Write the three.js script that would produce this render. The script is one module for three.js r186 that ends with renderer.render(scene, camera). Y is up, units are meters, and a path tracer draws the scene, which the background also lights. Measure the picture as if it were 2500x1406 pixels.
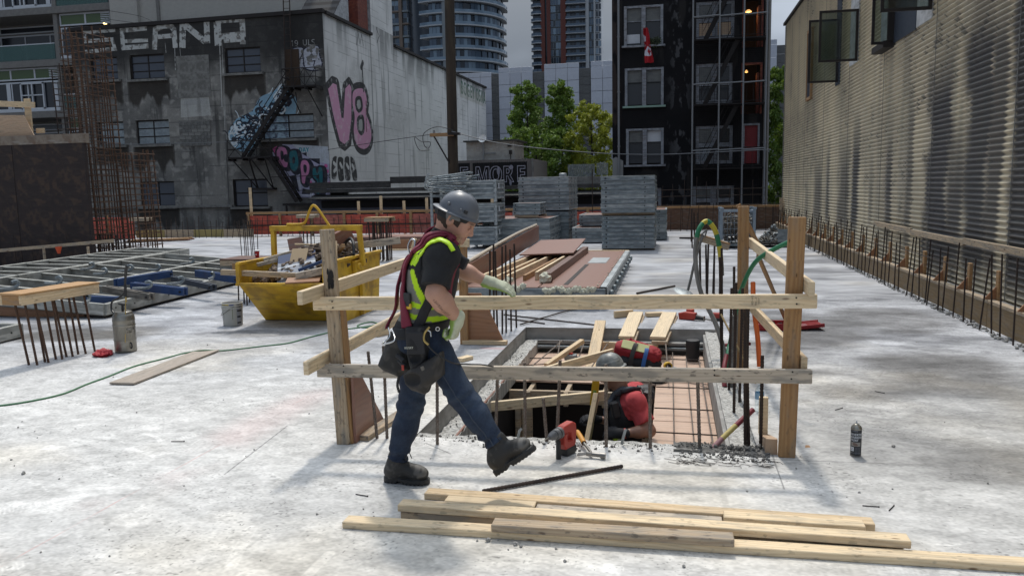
import * as THREE from 'three';
import { mergeGeometries } from 'three/addons/utils/BufferGeometryUtils.js';
import { FontLoader } from 'three/addons/loaders/FontLoader.js';
import { TextGeometry } from 'three/addons/geometries/TextGeometry.js';

// ---------- camera ----------
const scene = new THREE.Scene();
const camera = new THREE.PerspectiveCamera(39.65, 1024 / 575, 0.1, 1500);
camera.position.set(0, 1.73, 0);
camera.rotation.order = 'YXZ';
camera.rotation.set(-7.2 * Math.PI / 180, 11.38 * Math.PI / 180, -0.02);

// ---------- noise ----------
function rng(seed) { let a = seed >>> 0; return () => { a = (a + 0x6D2B79F5) >>> 0; let t = a; t = Math.imul(t ^ (t >>> 15), t | 1); t ^= t + Math.imul(t ^ (t >>> 7), t | 61); return ((t ^ (t >>> 14)) >>> 0) / 4294967296; }; }
const PERM = new Uint16Array(65536); { const r = rng(11); for (let i = 0; i < 65536; i++) PERM[i] = r() * 65536; }
const hash2 = (x, y) => PERM[(PERM[x & 65535] + y) & 65535] / 65535;
function vnoise(x, y) { // smooth value noise, about 0..1
  const xi = Math.floor(x), yi = Math.floor(y), fx = x - xi, fy = y - yi, u = fx * fx * (3 - 2 * fx), v = fy * fy * (3 - 2 * fy);
  const a = hash2(xi, yi), b = hash2(xi + 1, yi), c = hash2(xi, yi + 1), d = hash2(xi + 1, yi + 1);
  return a + (b - a) * u + (c - a) * v + (a - b - c + d) * u * v;
}
function fbm(x, y, n = 5, g = 0.5) { let s = 0, a = 1, t = 0; for (let i = 0; i < n; i++) { s += a * vnoise(x, y); t += a; x = x * 2.03 + 17.3; y = y * 2.03 + 9.1; a *= g; } return s / t; }
const sm = (a, b, x) => { const t = Math.min(1, Math.max(0, (x - a) / (b - a))); return t * t * (3 - 2 * t); };
const mix = (a, b, t) => a + (b - a) * t;
const mix3 = (a, b, t) => [mix(a[0], b[0], t), mix(a[1], b[1], t), mix(a[2], b[2], t)];
const clamp = (x, a = 0, b = 1) => Math.min(b, Math.max(a, x));

// ---------- sky: broken grey cloud, brighter towards the hidden sun ----------
const SUN = new THREE.Vector3(-0.10, 1.52, -0.8).normalize();
{
  const w = 1024, h = 512, d = new Float32Array(w * h * 4);
  for (let j = 0; j < h; j++) for (let i = 0; i < w; i++) {
    const el = ((j + 0.5) / h - 0.5) * Math.PI, az = ((i + 0.5) / w - 0.5) * 2 * Math.PI;
    const x = Math.cos(el) * Math.cos(az), y = Math.sin(el), z = Math.cos(el) * Math.sin(az);
    const t = 1 / (Math.max(y, 0) + 0.22), n = fbm(x * t * 2.1 + 31, z * t * 2.1 + 7, 6), m = fbm(x * t * 0.8 + 3, z * t * 0.8 + 51, 4);
    const cover = sm(0.36, 0.62, n * 0.6 + m * 0.4);
    let c = mix3([0.46, 0.54, 0.66], [0.115, 0.155, 0.215], cover);
    const up = 0.8 + 1.5 * sm(0.25, 1, y);
    const toSun = Math.max(0, x * SUN.x + y * SUN.y + z * SUN.z), glow = Math.pow(toSun, 5) * 1.5 + Math.pow(toSun, 40) * 1.2;
    c = [c[0] * up + glow, c[1] * up + glow * 0.985, c[2] * up + glow * 0.95];
    const low = 1 - sm(0.0, 0.17, y), gap = sm(0.5, 0.75, fbm(az * 5 + 2, el * 9, 4)); // a paler gap low over the skyline
    c = mix3(c, [0.64, 0.69, 0.76], low * (0.12 + 0.5 * gap));
    if (y < 0) c = [0.2, 0.2, 0.2];
    const k = (j * w + i) * 4; d[k] = c[0]; d[k + 1] = c[1]; d[k + 2] = c[2]; d[k + 3] = 1;
  }
  const sky = new THREE.DataTexture(d, w, h, THREE.RGBAFormat, THREE.FloatType);
  sky.mapping = THREE.EquirectangularReflectionMapping; sky.magFilter = sky.minFilter = THREE.LinearFilter; sky.needsUpdate = true;
  scene.background = sky; scene.environment = sky;
}
// ---------- sun through thin cloud ----------
const sun = new THREE.DirectionalLight(new THREE.Color(1, 0.94, 0.85), 2.1);
sun.position.set(SUN.x * 120 - 6, SUN.y * 120, SUN.z * 120 - 20); sun.target.position.set(-6, 0, -20); scene.add(sun, sun.target);
sun.castShadow = true; sun.shadow.radius = 7; sun.shadow.mapSize.set(4096, 4096);
Object.assign(sun.shadow.camera, { left: -40, right: 40, top: 50, bottom: -50, near: 1, far: 300 });

// ---------- renderer, exposure, air ----------
const renderer = new THREE.WebGLRenderer({ antialias: true });
renderer.toneMapping = THREE.LinearToneMapping;
renderer.toneMappingExposure = 1.02;
renderer.shadowMap.enabled = true;

// ---------- helpers ----------
const rnd = rng(2024), rr = (a, b) => a + (b - a) * rnd();
const V3 = (x, y, z) => Array.isArray(x) ? new THREE.Vector3(x[0], x[1], x[2]) : new THREE.Vector3(x, y, z);
const used = {};
function numbered(name) { const n = used[name] = (used[name] ?? -1) + 1; return n ? `${name}_${String(n).padStart(3, '0')}` : name; }
function tag(o, label, category, group) { o.userData.label = label; o.userData.category = category; if (group) o.userData.group = group; return o; }
function thing(name, label, category, pos = [0, 0, 0], turn = 0, group) {
  const o = new THREE.Group(); o.name = numbered(name); o.position.set(...pos); o.rotation.y = turn; scene.add(o); return tag(o, label, category, group);
}
function shadowed(o) { o.traverse(m => { if (m.isMesh) { m.castShadow = true; m.receiveShadow = true; } }); return o; }
function part(parent, name, geo, mat, pos, rot, label) {
  const m = new THREE.Mesh(Array.isArray(geo) ? merge(geo) : geo, mat); m.name = parent === scene ? numbered(name) : name; m.castShadow = m.receiveShadow = true;
  if (pos) m.position.set(...pos); if (rot) m.rotation.set(...rot); if (label) m.userData.label = label; parent.add(m); return m;
}
function single(name, label, category, geo, mat, pos, rot, group) { return tag(part(scene, name, geo, mat, pos, rot), label, category, group); }
function structure(name, geo, mat) { const m = part(scene, name, geo, mat); m.userData.kind = 'structure'; return m; }
function copyOf(o, label, pos, turn) { const c = o.clone(); c.name = numbered(o.name.replace(/_\d{3}$/, '')); c.userData = { ...o.userData, label }; if (pos) c.position.set(...pos); if (turn !== undefined) c.rotation.y = turn; scene.add(c); return c; }
const NI = g => { const q = g.index ? g.toNonIndexed() : g; for (const k of Object.keys(q.attributes)) if (!['position', 'normal', 'uv'].includes(k)) q.deleteAttribute(k); return q; };
const merge = list => list.length === 1 ? NI(list[0]) : mergeGeometries(list.map(NI), false);
// a box with small chamfers, its uv in metres (u along x)
const boxCache = {};
function box(w, h, d, x = 0, y = 0, z = 0, c = 0.003, uo = null) {
  c = Math.min(c, w / 4, h / 4, d / 4);
  const P = [], s = [w / 2, h / 2, d / 2];
  const pt = (sx, sy, sz, ax) => [sx * (s[0] - (ax === 0 ? 0 : c)), sy * (s[1] - (ax === 1 ? 0 : c)), sz * (s[2] - (ax === 2 ? 0 : c))];
  const tri = (a, b, e) => { // wind outwards
    const n = [(b[1] - a[1]) * (e[2] - a[2]) - (b[2] - a[2]) * (e[1] - a[1]), (b[2] - a[2]) * (e[0] - a[0]) - (b[0] - a[0]) * (e[2] - a[2]), (b[0] - a[0]) * (e[1] - a[1]) - (b[1] - a[1]) * (e[0] - a[0])];
    (n[0] * (a[0] + b[0] + e[0]) + n[1] * (a[1] + b[1] + e[1]) + n[2] * (a[2] + b[2] + e[2]) >= 0) ? P.push(a, b, e) : P.push(a, e, b);
  };
  const quad = (a, b, e, f) => { tri(a, b, e); tri(a, e, f); };
  const S = [-1, 1];
  for (const q of S) {
    quad(pt(q, -1, -1, 0), pt(q, 1, -1, 0), pt(q, 1, 1, 0), pt(q, -1, 1, 0));
    quad(pt(-1, q, -1, 1), pt(1, q, -1, 1), pt(1, q, 1, 1), pt(-1, q, 1, 1));
    quad(pt(-1, -1, q, 2), pt(1, -1, q, 2), pt(1, 1, q, 2), pt(-1, 1, q, 2));
    for (const r of S) {
      quad(pt(q, r, -1, 0), pt(q, r, 1, 0), pt(q, r, 1, 1), pt(q, r, -1, 1));
      quad(pt(q, -1, r, 0), pt(q, 1, r, 0), pt(q, 1, r, 2), pt(q, -1, r, 2));
      quad(pt(-1, q, r, 1), pt(1, q, r, 1), pt(1, q, r, 2), pt(-1, q, r, 2));
      for (const t of S) tri(pt(q, r, t, 0), pt(q, r, t, 1), pt(q, r, t, 2));
    }
  }
  const g = new THREE.BufferGeometry(), pos = new Float32Array(P.length * 3), uv = new Float32Array(P.length * 2);
  const o = uo ?? [rnd() * 7, rnd() * 7];
  P.forEach((p, i) => { pos[i * 3] = p[0] + x; pos[i * 3 + 1] = p[1] + y; pos[i * 3 + 2] = p[2] + z; });
  g.setAttribute('position', new THREE.BufferAttribute(pos, 3)); g.computeVertexNormals();
  const nn = g.attributes.normal.array;
  for (let i = 0; i < P.length; i++) {
    const ax = Math.abs(nn[i * 3]), ay = Math.abs(nn[i * 3 + 1]), az = Math.abs(nn[i * 3 + 2]), p = P[i];
    let u, v; if (ax > ay && ax > az) { u = p[2]; v = p[1]; } else if (ay > az) { u = p[0]; v = p[2] + h; } else { u = p[0]; v = p[1]; }
    uv[i * 2] = u + o[0]; uv[i * 2 + 1] = v + o[1];
  }
  g.setAttribute('uv', new THREE.BufferAttribute(uv, 2)); return g;
}
// move a geometry so that its x axis runs a->b and its y axis is near up
function along(g, a, b, up = V3(0, 1, 0)) {
  a = V3(a); b = V3(b); const x = b.clone().sub(a).normalize(); let z = new THREE.Vector3().crossVectors(x, up); if (z.lengthSq() < 1e-6) z.set(0, 0, 1); z.normalize();
  const y = new THREE.Vector3().crossVectors(z, x); const m = new THREE.Matrix4().makeBasis(x, y, z); m.setPosition(a.clone().add(b).multiplyScalar(0.5)); return g.applyMatrix4(m);
}
const board = (a, b, h, d, up, c = 0.003) => along(box(V3(a).distanceTo(V3(b)), h, d, 0, 0, 0, c), a, b, up);
function rod(a, b, r, n = 8, r2 = r) { const L = V3(a).distanceTo(V3(b)), g = new THREE.CylinderGeometry(r2, r, L, n, 1); g.rotateZ(-Math.PI / 2); return along(g, a, b); }
const barCache = {};
function rebarGeo(L, r) { const key = L.toFixed(2) + r; if (barCache[key]) return barCache[key].clone(); const n = Math.min(150, Math.round(L / 0.011)), g = new THREE.CylinderGeometry(r, r, L, 8, n), p = g.attributes.position; for (let i = 0; i < p.count; i++) { const k = Math.round((p.getY(i) / L + 0.5) * n); const f = k % 2 ? 1.0 : 0.82; p.setX(i, p.getX(i) * f); p.setZ(i, p.getZ(i) * f); } g.computeVertexNormals(); g.rotateZ(-Math.PI / 2); barCache[key] = g; return g.clone(); }
const ribbed = (a, b, r) => along(rebarGeo(V3(a).distanceTo(V3(b)), r), a, b);
function tube(pts, r, n = 40, m = 8, closed = false) { return new THREE.TubeGeometry(new THREE.CatmullRomCurve3(pts.map(p => V3(p)), closed, 'centripetal'), n, r, m, closed); }
const cyl = (r1, r2, h, n, x = 0, y = 0, z = 0, open = false) => { const g = new THREE.CylinderGeometry(r1, r2, h, n, 1, open); g.translate(x, y, z); return g; };
const lathe = (pts, n = 24) => new THREE.LatheGeometry(pts.map(p => new THREE.Vector2(p[0], p[1])), n);
const at = (g, x, y, z, rx = 0, ry = 0, rz = 0) => { if (rx) g.rotateX(rx); if (ry) g.rotateY(ry); if (rz) g.rotateZ(rz); g.translate(x, y, z); return g; };
function prism(poly, t, c = 0) { const s = new THREE.Shape(poly.map(p => new THREE.Vector2(p[0], p[1]))); const g = new THREE.ExtrudeGeometry(s, { depth: t, bevelEnabled: c > 0, bevelSize: c, bevelThickness: c, bevelSegments: 1 }); return g; }
// jitter the points of a geometry, for lumps and rubble
function lump(r, seed, f = 0.35, detail = 1) { const g = NI(new THREE.IcosahedronGeometry(r, detail)), p = g.attributes.position; for (let i = 0; i < p.count; i++) { const x = p.getX(i), y = p.getY(i), z = p.getZ(i), k = 1 + f * (hash2(Math.round(x / r * 40) + seed * 131, Math.round(y / r * 40) * 57 + Math.round(z / r * 40)) - 0.5) * 2; p.setXYZ(i, x * k, y * k, z * k); } g.computeVertexNormals(); return g; }

// ---------- textures ----------
const toS = new Uint8Array(4097); for (let i = 0; i <= 4096; i++) { const c = i / 4096; toS[i] = Math.round(255 * (c <= 0.0031308 ? 12.92 * c : 1.055 * Math.pow(c, 1 / 2.4) - 0.055)); }
function tex(w, h, fn, srgb = true, rep = null) {
  const d = new Uint8Array(w * h * 4);
  for (let j = 0; j < h; j++) for (let i = 0; i < w; i++) { const c = fn(i, j), k = (j * w + i) * 4; if (srgb) { d[k] = toS[clamp(c[0]) * 4096 | 0]; d[k + 1] = toS[clamp(c[1]) * 4096 | 0]; d[k + 2] = toS[clamp(c[2]) * 4096 | 0]; } else { const v = clamp(c) * 255; d[k] = d[k + 1] = d[k + 2] = v; } d[k + 3] = 255; }
  const t = new THREE.DataTexture(d, w, h); t.wrapS = t.wrapT = THREE.RepeatWrapping; t.magFilter = THREE.LinearFilter; t.minFilter = THREE.LinearMipmapLinearFilter; t.generateMipmaps = true; if (srgb) t.colorSpace = THREE.SRGBColorSpace; if (rep) t.repeat.set(rep[0], rep[1]); t.needsUpdate = true; return t;
}
// noise that repeats over w x h
function tile(fn, i, j, w, h) { const u = i / w, v = j / h, a = sm(0.0, 1, u), b = sm(0, 1, v); const e = 0.15, wu = u < e ? sm(0, e, u) : 1, wv = v < e ? sm(0, e, v) : 1; const f = (x, y) => fn(x, y); let c = f(i, j); if (wu < 1) c = mix(f(i + w, j), c, wu); if (wv < 1) { let d = f(i, j + h); if (wu < 1) d = mix(f(i + w, j + h), d, wu); c = mix(d, c, wv); } return c; }
function canvasTex(w, h, draw, srgb = true) { const c = document.createElement('canvas'); c.width = w; c.height = h; const x = c.getContext('2d'); draw(x, w, h); const t = new THREE.CanvasTexture(c); if (srgb) t.colorSpace = THREE.SRGBColorSpace; t.anisotropy = 8; return t; }
const rgb = (r, g, b) => new THREE.Color().setRGB(r, g, b);
const std = (c, rough = 0.7, metal = 0, more = {}) => new THREE.MeshStandardMaterial({ color: Array.isArray(c) ? rgb(...c) : c, roughness: rough, metalness: metal, ...more });

// wood: one texture tile is 2 m long and 0.28 m across
function woodTex(light, dark, knots, grime, seed, grain = 1) {
  const w = 1024, h = 256, r = rng(seed), K = []; for (let i = 0; i < knots; i++) K.push([r() * w, r() * h, 3 + r() * 4.5]);
  const wet = []; for (let i = 0; i < 10; i++) wet.push(0);
  return tex(w, h, (i, j) => {
    let yy = j; let kn = 0;
    for (const k of K) { let dx = (i - k[0]); if (dx > w / 2) dx -= w; if (dx < -w / 2) dx += w; let dy = j - k[1]; if (dy > h / 2) dy -= h; if (dy < -h / 2) dy += h; const q = Math.hypot(dx * 0.55, dy) / k[2]; yy += dy * 0.9 * Math.exp(-q * q * 0.25) ; if (q < 1.6) kn = Math.max(kn, 1 - sm(0.5, 1.6, q)); }
    const g = tile((a, b) => fbm(a * 0.006 + seed, b * 0.16 * grain + 5 * vnoise(a * 0.008, b * 0.01), 3), i, yy, w, h), ring = 0.5 + 0.5 * Math.sin((yy * 0.09 * grain + 5 * vnoise(i * 0.005 + seed, yy * 0.012)) * 3.0);
    const fine = tile((a, b) => vnoise(a * 0.05, b * 0.9), i, j, w, h), dirt = tile((a, b) => fbm(a * 0.012 + seed * 3, b * 0.03, 5), i, j, w, h), spot = tile((a, b) => fbm(a * 0.05 + 40, b * 0.06 + seed, 4), i, j, w, h);
    let t = clamp(0.34 * g + 0.40 * ring * (0.5 + g) + 0.2 * fine); let c = mix3(light, dark, t); c = mix3(c, [dark[0] * 0.33, dark[1] * 0.25, dark[2] * 0.2], kn * 0.85);
    c = mix3(c, [0.2, 0.19, 0.17], grime * sm(0.45, 0.75, dirt)); c = mix3(c, [0.05, 0.045, 0.04], grime * 0.9 * sm(0.62, 0.78, spot)); return c;
  }, true, [0.5, 1 / 0.28]);
}
const woodMat = (t, rough = 0.75) => new THREE.MeshStandardMaterial({ map: t, roughness: rough, bumpMap: t, bumpScale: 0.0012 });
const M = {};
M.pine = woodMat(woodTex([0.82, 0.675, 0.455], [0.60, 0.435, 0.255], 8, 0.34, 3));
M.pine2 = woodMat(woodTex([0.72, 0.57, 0.37], [0.52, 0.36, 0.20], 7, 0.28, 4));
M.pinePale = woodMat(woodTex([0.76, 0.62, 0.42], [0.58, 0.44, 0.275], 4, 0.15, 5));
M.pineOld = woodMat(woodTex([0.50, 0.40, 0.28], [0.29, 0.20, 0.12], 6, 0.6, 6));
M.pineGrey = woodMat(woodTex([0.56, 0.48, 0.38], [0.40, 0.335, 0.26], 5, 0.7, 7));
M.fir = woodMat(woodTex([0.40, 0.235, 0.105], [0.26, 0.135, 0.05], 6, 0.30, 8));
M.ply = woodMat(woodTex([0.52, 0.37, 0.25], [0.40, 0.26, 0.16], 1, 0.25, 9, 0.4), 0.6);
M.plyPink = woodMat(woodTex([0.56, 0.40, 0.30], [0.45, 0.30, 0.215], 0, 0.16, 10, 0.3), 0.55);
M.formply = woodMat(woodTex([0.16, 0.075, 0.048], [0.09, 0.04, 0.027], 0, 0.28, 12, 0.5), 0.45);
M.formplyRed = woodMat(woodTex([0.27, 0.135, 0.095], [0.19, 0.085, 0.06], 0, 0.30, 13, 0.5), 0.42);
M.brownply = woodMat(woodTex([0.36, 0.18, 0.09], [0.24, 0.11, 0.05], 1, 0.12, 14, 0.5), 0.5);
// mottled galvanised steel: 1 m tile
function mottle(a, b, c, seed, rust = 0, rustC = [0.2, 0.08, 0.03], size = 256, sc = 1) { return tex(size, size, (i, j) => { const n = tile((x, y) => fbm(x * 0.03 * sc + seed, y * 0.03 * sc, 5), i, j, size, size), s = tile((x, y) => fbm(x * 0.012 * sc + seed * 2, y * 0.07 * sc, 5), i, j, size, size), f = hash2(i + seed * 7, j); let q = mix3(a, b, sm(0.3, 0.7, n)); q = mix3(q, c, 0.55 * sm(0.55, 0.75, s)); q = mix3(q, rustC, rust * sm(0.5, 0.72, tile((x, y) => fbm(x * 0.02 * sc + 90 + seed, y * 0.02 * sc, 5), i, j, size, size))); const k = 0.94 + 0.12 * f; return [q[0] * k, q[1] * k, q[2] * k]; }); }
const tmat = (t, rough, metal, bump = 0, rep = null) => { if (rep) { t = t.clone(); t.repeat.set(rep, rep); t.needsUpdate = true; } const m = new THREE.MeshStandardMaterial({ map: t, roughness: rough, metalness: metal }); if (bump) { m.bumpMap = t; m.bumpScale = bump; } return m; };
M.galv = tmat(mottle([0.235, 0.27, 0.285], [0.15, 0.175, 0.19], [0.42, 0.44, 0.44], 21), 0.5, 0.35, 0.001);
M.galvLight = tmat(mottle([0.36, 0.39, 0.40], [0.25, 0.275, 0.285], [0.52, 0.53, 0.52], 22), 0.5, 0.35, 0.001);
M.alu = tmat(mottle([0.36, 0.36, 0.33], [0.23, 0.23, 0.21], [0.55, 0.54, 0.50], 23), 0.6, 0.1, 0.001);
M.aluDark = tmat(mottle([0.17, 0.15, 0.125], [0.10, 0.09, 0.078], [0.30, 0.27, 0.23], 24), 0.7, 0.0, 0.001);
M.rust = tmat(mottle([0.115, 0.062, 0.036], [0.062, 0.036, 0.025], [0.20, 0.095, 0.045], 25), 0.85, 0.15, 0.001, 2);
M.rustDark = tmat(mottle([0.05, 0.034, 0.027], [0.03, 0.022, 0.02], [0.085, 0.05, 0.032], 26), 0.8, 0.2, 0.001, 2);
M.rustGrey = tmat(mottle([0.19, 0.155, 0.13], [0.10, 0.075, 0.06], [0.29, 0.27, 0.25], 27), 0.85, 0.15, 0.001, 3);
M.yellow = tmat(mottle([0.64, 0.395, 0.022], [0.54, 0.31, 0.016], [0.30, 0.16, 0.03], 28, 0.5, [0.14, 0.065, 0.02]), 0.55, 0.0, 0.0008);
M.iron = std([0.022, 0.018, 0.017], 0.7, 0.3); M.black = std([0.018, 0.018, 0.02], 0.6); M.blackGloss = std([0.015, 0.015, 0.017], 0.3); M.dark = std([0.012, 0.012, 0.013], 0.9);
M.chrome = std([0.6, 0.6, 0.6], 0.25, 1); M.steel = tmat(mottle([0.30, 0.285, 0.25], [0.22, 0.205, 0.175], [0.38, 0.365, 0.33], 29), 0.34, 0.85, 0.0004);
M.glassDark = new THREE.MeshPhysicalMaterial({ color: rgb(0.018, 0.021, 0.027), roughness: 0.15, metalness: 0.0 });
M.pane = new THREE.MeshPhysicalMaterial({ color: rgb(0.85, 0.9, 0.88), roughness: 0.05, transmission: 1, thickness: 0, ior: 1.45 });
M.white = std([0.72, 0.72, 0.70], 0.6); M.whiteDirty = tmat(mottle([0.50, 0.51, 0.52], [0.36, 0.37, 0.38], [0.2, 0.2, 0.2], 30), 0.7, 0);
M.conc = tmat(mottle([0.33, 0.32, 0.30], [0.24, 0.235, 0.22], [0.42, 0.41, 0.39], 31), 0.9, 0, 0.003);
M.concRough = tmat(mottle([0.50, 0.49, 0.46], [0.28, 0.275, 0.26], [0.60, 0.59, 0.56], 32, 0, [0, 0, 0], 256, 4), 0.95, 0, 0.02);
M.crumb = tmat(mottle([0.16, 0.155, 0.145], [0.085, 0.082, 0.078], [0.27, 0.26, 0.245], 33), 0.95, 0);

// foliage: many small folded leaves through the volume of a crown
function plantCrown(parent, name, n, rad, size, cols, seed, fn = null) {
  const r = rng(seed), g = new THREE.BufferGeometry(); const P = [0, 0, 0, 0.5, 0.12, 0.42, 0.5, 0.0, 1.0, 0, 0, 0, 0.5, 0, 1.0, -0.05, 0.02, 0.55, 0.1, 0.1, 0.1, 0.95, 0.16, 0.3, 0.7, 0.02, 0.75, -0.5, 0.1, 0.1, 0.05, 0.03, 0.05, -0.35, 0.05, 0.7];
  const d = new THREE.Object3D(), v = new THREE.Vector3(), Q = [], C = [];
  for (let i = 0; i < n; i++) { let p; do { p = [r() * 2 - 1, r() * 2 - 1, r() * 2 - 1]; } while (p[0] * p[0] + p[1] * p[1] + p[2] * p[2] > 1); p = [p[0] * rad[0], p[1] * rad[1], p[2] * rad[2]]; if (fn) p = fn(p, r); d.position.set(...p); d.rotation.set(r() * 6.3, r() * 6.3, r() * 6.3); d.scale.setScalar(size * (0.6 + 0.8 * r())); d.updateMatrix(); const q = mix3(cols[0], cols[1], r()); for (let k = 0; k < 36; k += 3) { v.set(P[k], P[k + 1], P[k + 2]).applyMatrix4(d.matrix); Q.push(v.x, v.y, v.z); C.push(...q); } }
  g.setAttribute('position', new THREE.Float32BufferAttribute(Q, 3)); g.setAttribute('color', new THREE.Float32BufferAttribute(C, 3)); g.computeVertexNormals(); return part(parent, name, g, M.leaf);
}
M.leaf = new THREE.MeshPhysicalMaterial({ vertexColors: true, roughness: 0.8, transmission: 0.3, thickness: 0, side: THREE.DoubleSide });
const paneTower = box(0.66, 1.7, 0.06);
M.brownDark = std([0.05, 0.03, 0.018], 0.9); M.sage = std([0.22, 0.33, 0.27], 0.7); M.doorRed = std([0.20, 0.012, 0.016], 0.6); M.curtain = std([0.20, 0.22, 0.24], 0.8); M.pipeGrey = std([0.22, 0.225, 0.23], 0.6, 0.2); M.pipeBeige = std([0.22, 0.205, 0.185], 0.7);
M.paneSmoke = new THREE.MeshPhysicalMaterial({ color: rgb(0.55, 0.6, 0.58), roughness: 0.05, transmission: 1, thickness: 0, ior: 1.45 }); M.beigeGrey = std([0.24, 0.215, 0.195], 0.8);
M.orangePly = woodMat(woodTex([0.50, 0.29, 0.12], [0.42, 0.23, 0.09], 0, 0.15, 15, 0.3), 0.5); M.brownBoard = woodMat(woodTex([0.13, 0.068, 0.035], [0.085, 0.042, 0.024], 1, 0.3, 16, 0.5), 0.6); M.yellowPly = std([0.30, 0.24, 0.09], 0.8);
M.beamBlue = tmat(mottle([0.022, 0.06, 0.17], [0.015, 0.045, 0.135], [0.05, 0.09, 0.19], 97, 0.2, [0.10, 0.08, 0.07]), 0.5, 0.1); M.beamDark = std([0.045, 0.055, 0.075], 0.5, 0.2); M.cardboard = std([0.46, 0.34, 0.21], 0.85); M.scrapMix = tmat(mottle([0.17, 0.12, 0.085], [0.06, 0.042, 0.032], [0.34, 0.31, 0.27], 98), 0.9, 0);
M.scrapPanel = std(0xffffff, 0.5, 0, { map: canvasTex(128, 128, (c, w, h) => { c.fillStyle = '#8a8d94'; c.fillRect(0, 0, w, h); c.fillStyle = '#1b3158'; c.beginPath(); c.moveTo(0, 128); c.lineTo(0, 92); c.quadraticCurveTo(64, 70, 128, 84); c.lineTo(128, 128); c.fill(); c.fillStyle = '#d2d4d6'; c.fillRect(0, 66, 128, 5); }) });
M.ply2 = woodMat(woodTex([0.40, 0.34, 0.28], [0.30, 0.25, 0.20], 0, 0.3, 17, 0.3), 0.7); M.levelYellow = std([0.62, 0.38, 0.02], 0.45); M.levelGreen = std([0.25, 0.38, 0.08], 0.3); M.conduit = std([0.20, 0.215, 0.25], 0.6); M.toolRed = std([0.38, 0.035, 0.022], 0.5); M.toolGrey = std([0.12, 0.12, 0.125], 0.5); M.toolOrange = std([0.55, 0.25, 0.03], 0.5); M.steelDark = std([0.22, 0.21, 0.20], 0.4, 0.8); M.caseRed = std([0.34, 0.018, 0.022], 0.5);
M.bagBlack = std([0.016, 0.016, 0.018], 0.85); M.bagRed = std([0.30, 0.016, 0.024], 0.8); M.paleYellow = std([0.58, 0.58, 0.27], 0.6); M.strapBlack = std([0.03, 0.026, 0.024], 0.8, 0, { side: THREE.DoubleSide }); M.strapBlue = std([0.025, 0.10, 0.30], 0.7, 0, { side: THREE.DoubleSide });
M.hoseGrey = tmat(mottle([0.20, 0.195, 0.18], [0.12, 0.115, 0.105], [0.30, 0.29, 0.27], 101), 0.8, 0); M.tapeGreen = std([0.015, 0.17, 0.075], 0.45); M.tapeYellow = std([0.50, 0.42, 0.04], 0.5); M.tapeStraw = std([0.46, 0.37, 0.12], 0.6); M.hoseRed = std([0.20, 0.025, 0.035], 0.6); M.hosePurple = std([0.24, 0.12, 0.13], 0.7); M.cane = std([0.33, 0.23, 0.10], 0.6); M.orange = std([0.68, 0.13, 0.02], 0.45);
M.pet = new THREE.MeshPhysicalMaterial({ color: rgb(0.92, 0.96, 0.97), roughness: 0.04, transmission: 1, thickness: 0, ior: 1.4, side: THREE.DoubleSide }); M.labelBlue = std([0.25, 0.42, 0.58], 0.5, 0, { side: THREE.DoubleSide }); M.brass = std([0.45, 0.33, 0.12], 0.4, 0.8); M.bucketWhite = std([0.52, 0.51, 0.47], 0.5); M.hoseGreenThin = std([0.06, 0.18, 0.085], 0.5);
M.hatGrey = tmat(mottle([0.115, 0.125, 0.145], [0.105, 0.115, 0.133], [0.13, 0.14, 0.155], 111), 0.38, 0); M.hatCamo = tmat(mottle([0.20, 0.21, 0.20], [0.10, 0.105, 0.10], [0.36, 0.36, 0.33], 112, 0, [0, 0, 0], 256, 2.2), 0.4, 0); M.webGrey = std([0.04, 0.045, 0.055], 0.8);

M.scrapPanel.map.repeat.set(2, 1.6); M.scrapPanel.map.wrapS = M.scrapPanel.map.wrapT = THREE.RepeatWrapping;
M.ochre = woodMat(woodTex([0.23, 0.155, 0.075], [0.15, 0.10, 0.048], 1, 0.3, 18, 0.5), 0.7);
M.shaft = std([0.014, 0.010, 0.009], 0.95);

// ---------- the concrete deck ----------
const segD = (x, z, a, b) => { const dx = b[0] - a[0], dz = b[2] - a[2], t = clamp(((x - a[0]) * dx + (z - a[2]) * dz) / (dx * dx + dz * dz)); return Math.hypot(x - a[0] - t * dx, z - a[2] - t * dz); };
const CHALK = [[[-3.106, 0, -2.942], [-3.089, 0, -3.811]], [[-3.089, 0, -3.811], [-3.074, 0, -4.461]], [[-3.074, 0, -4.461], [-3.03, 0, -6.223]]], JOINT = [[[0.647, 0, -5.828], [0.634, 0, -4.563]], [[0.496, 0, -5.057], [1.291, 0, -5.086]], [[-2.712, 0, -4.319], [-2.801, 0, -5.322]], [[-1.645, 0, -5.075], [-1.417, 0, -4.885]]];
const CHALK2 = [[[-17.641, 0, -23.762], [-16.118, 0, -27.049]], [[-2.001, 0, -8.295], [-1.457, 0, -8.283]]];
const WET = [[[-7.211, 0, -8.681], 1.1, 0.55, 0.8], [[-8.097, 0, -9.048], 0.8, 0.35, 0.5], [[-6.717, 0, -9.165], 0.5, 0.2, 0.45], [[-5.039, 0, -8.875], 0.8, 0.3, 0.4], [[1.536, 0, -9.865], 0.8, 1.4, 0.5], [[2.561, 0, -10.535], 1.0, 1.1, 0.5], [[2.437, 0, -7.797], 0.7, 0.9, 0.55], [[1.482, 0, -6.932], 0.6, 0.4, 0.35], [[1.97, 0, -5.189], 0.5, 0.5, 0.4], [[0.428, 0, -14.289], 1.2, 0.9, 0.35], [[-1.459, 0, -5.603], 0.3, 0.3, 0.2]];
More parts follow.
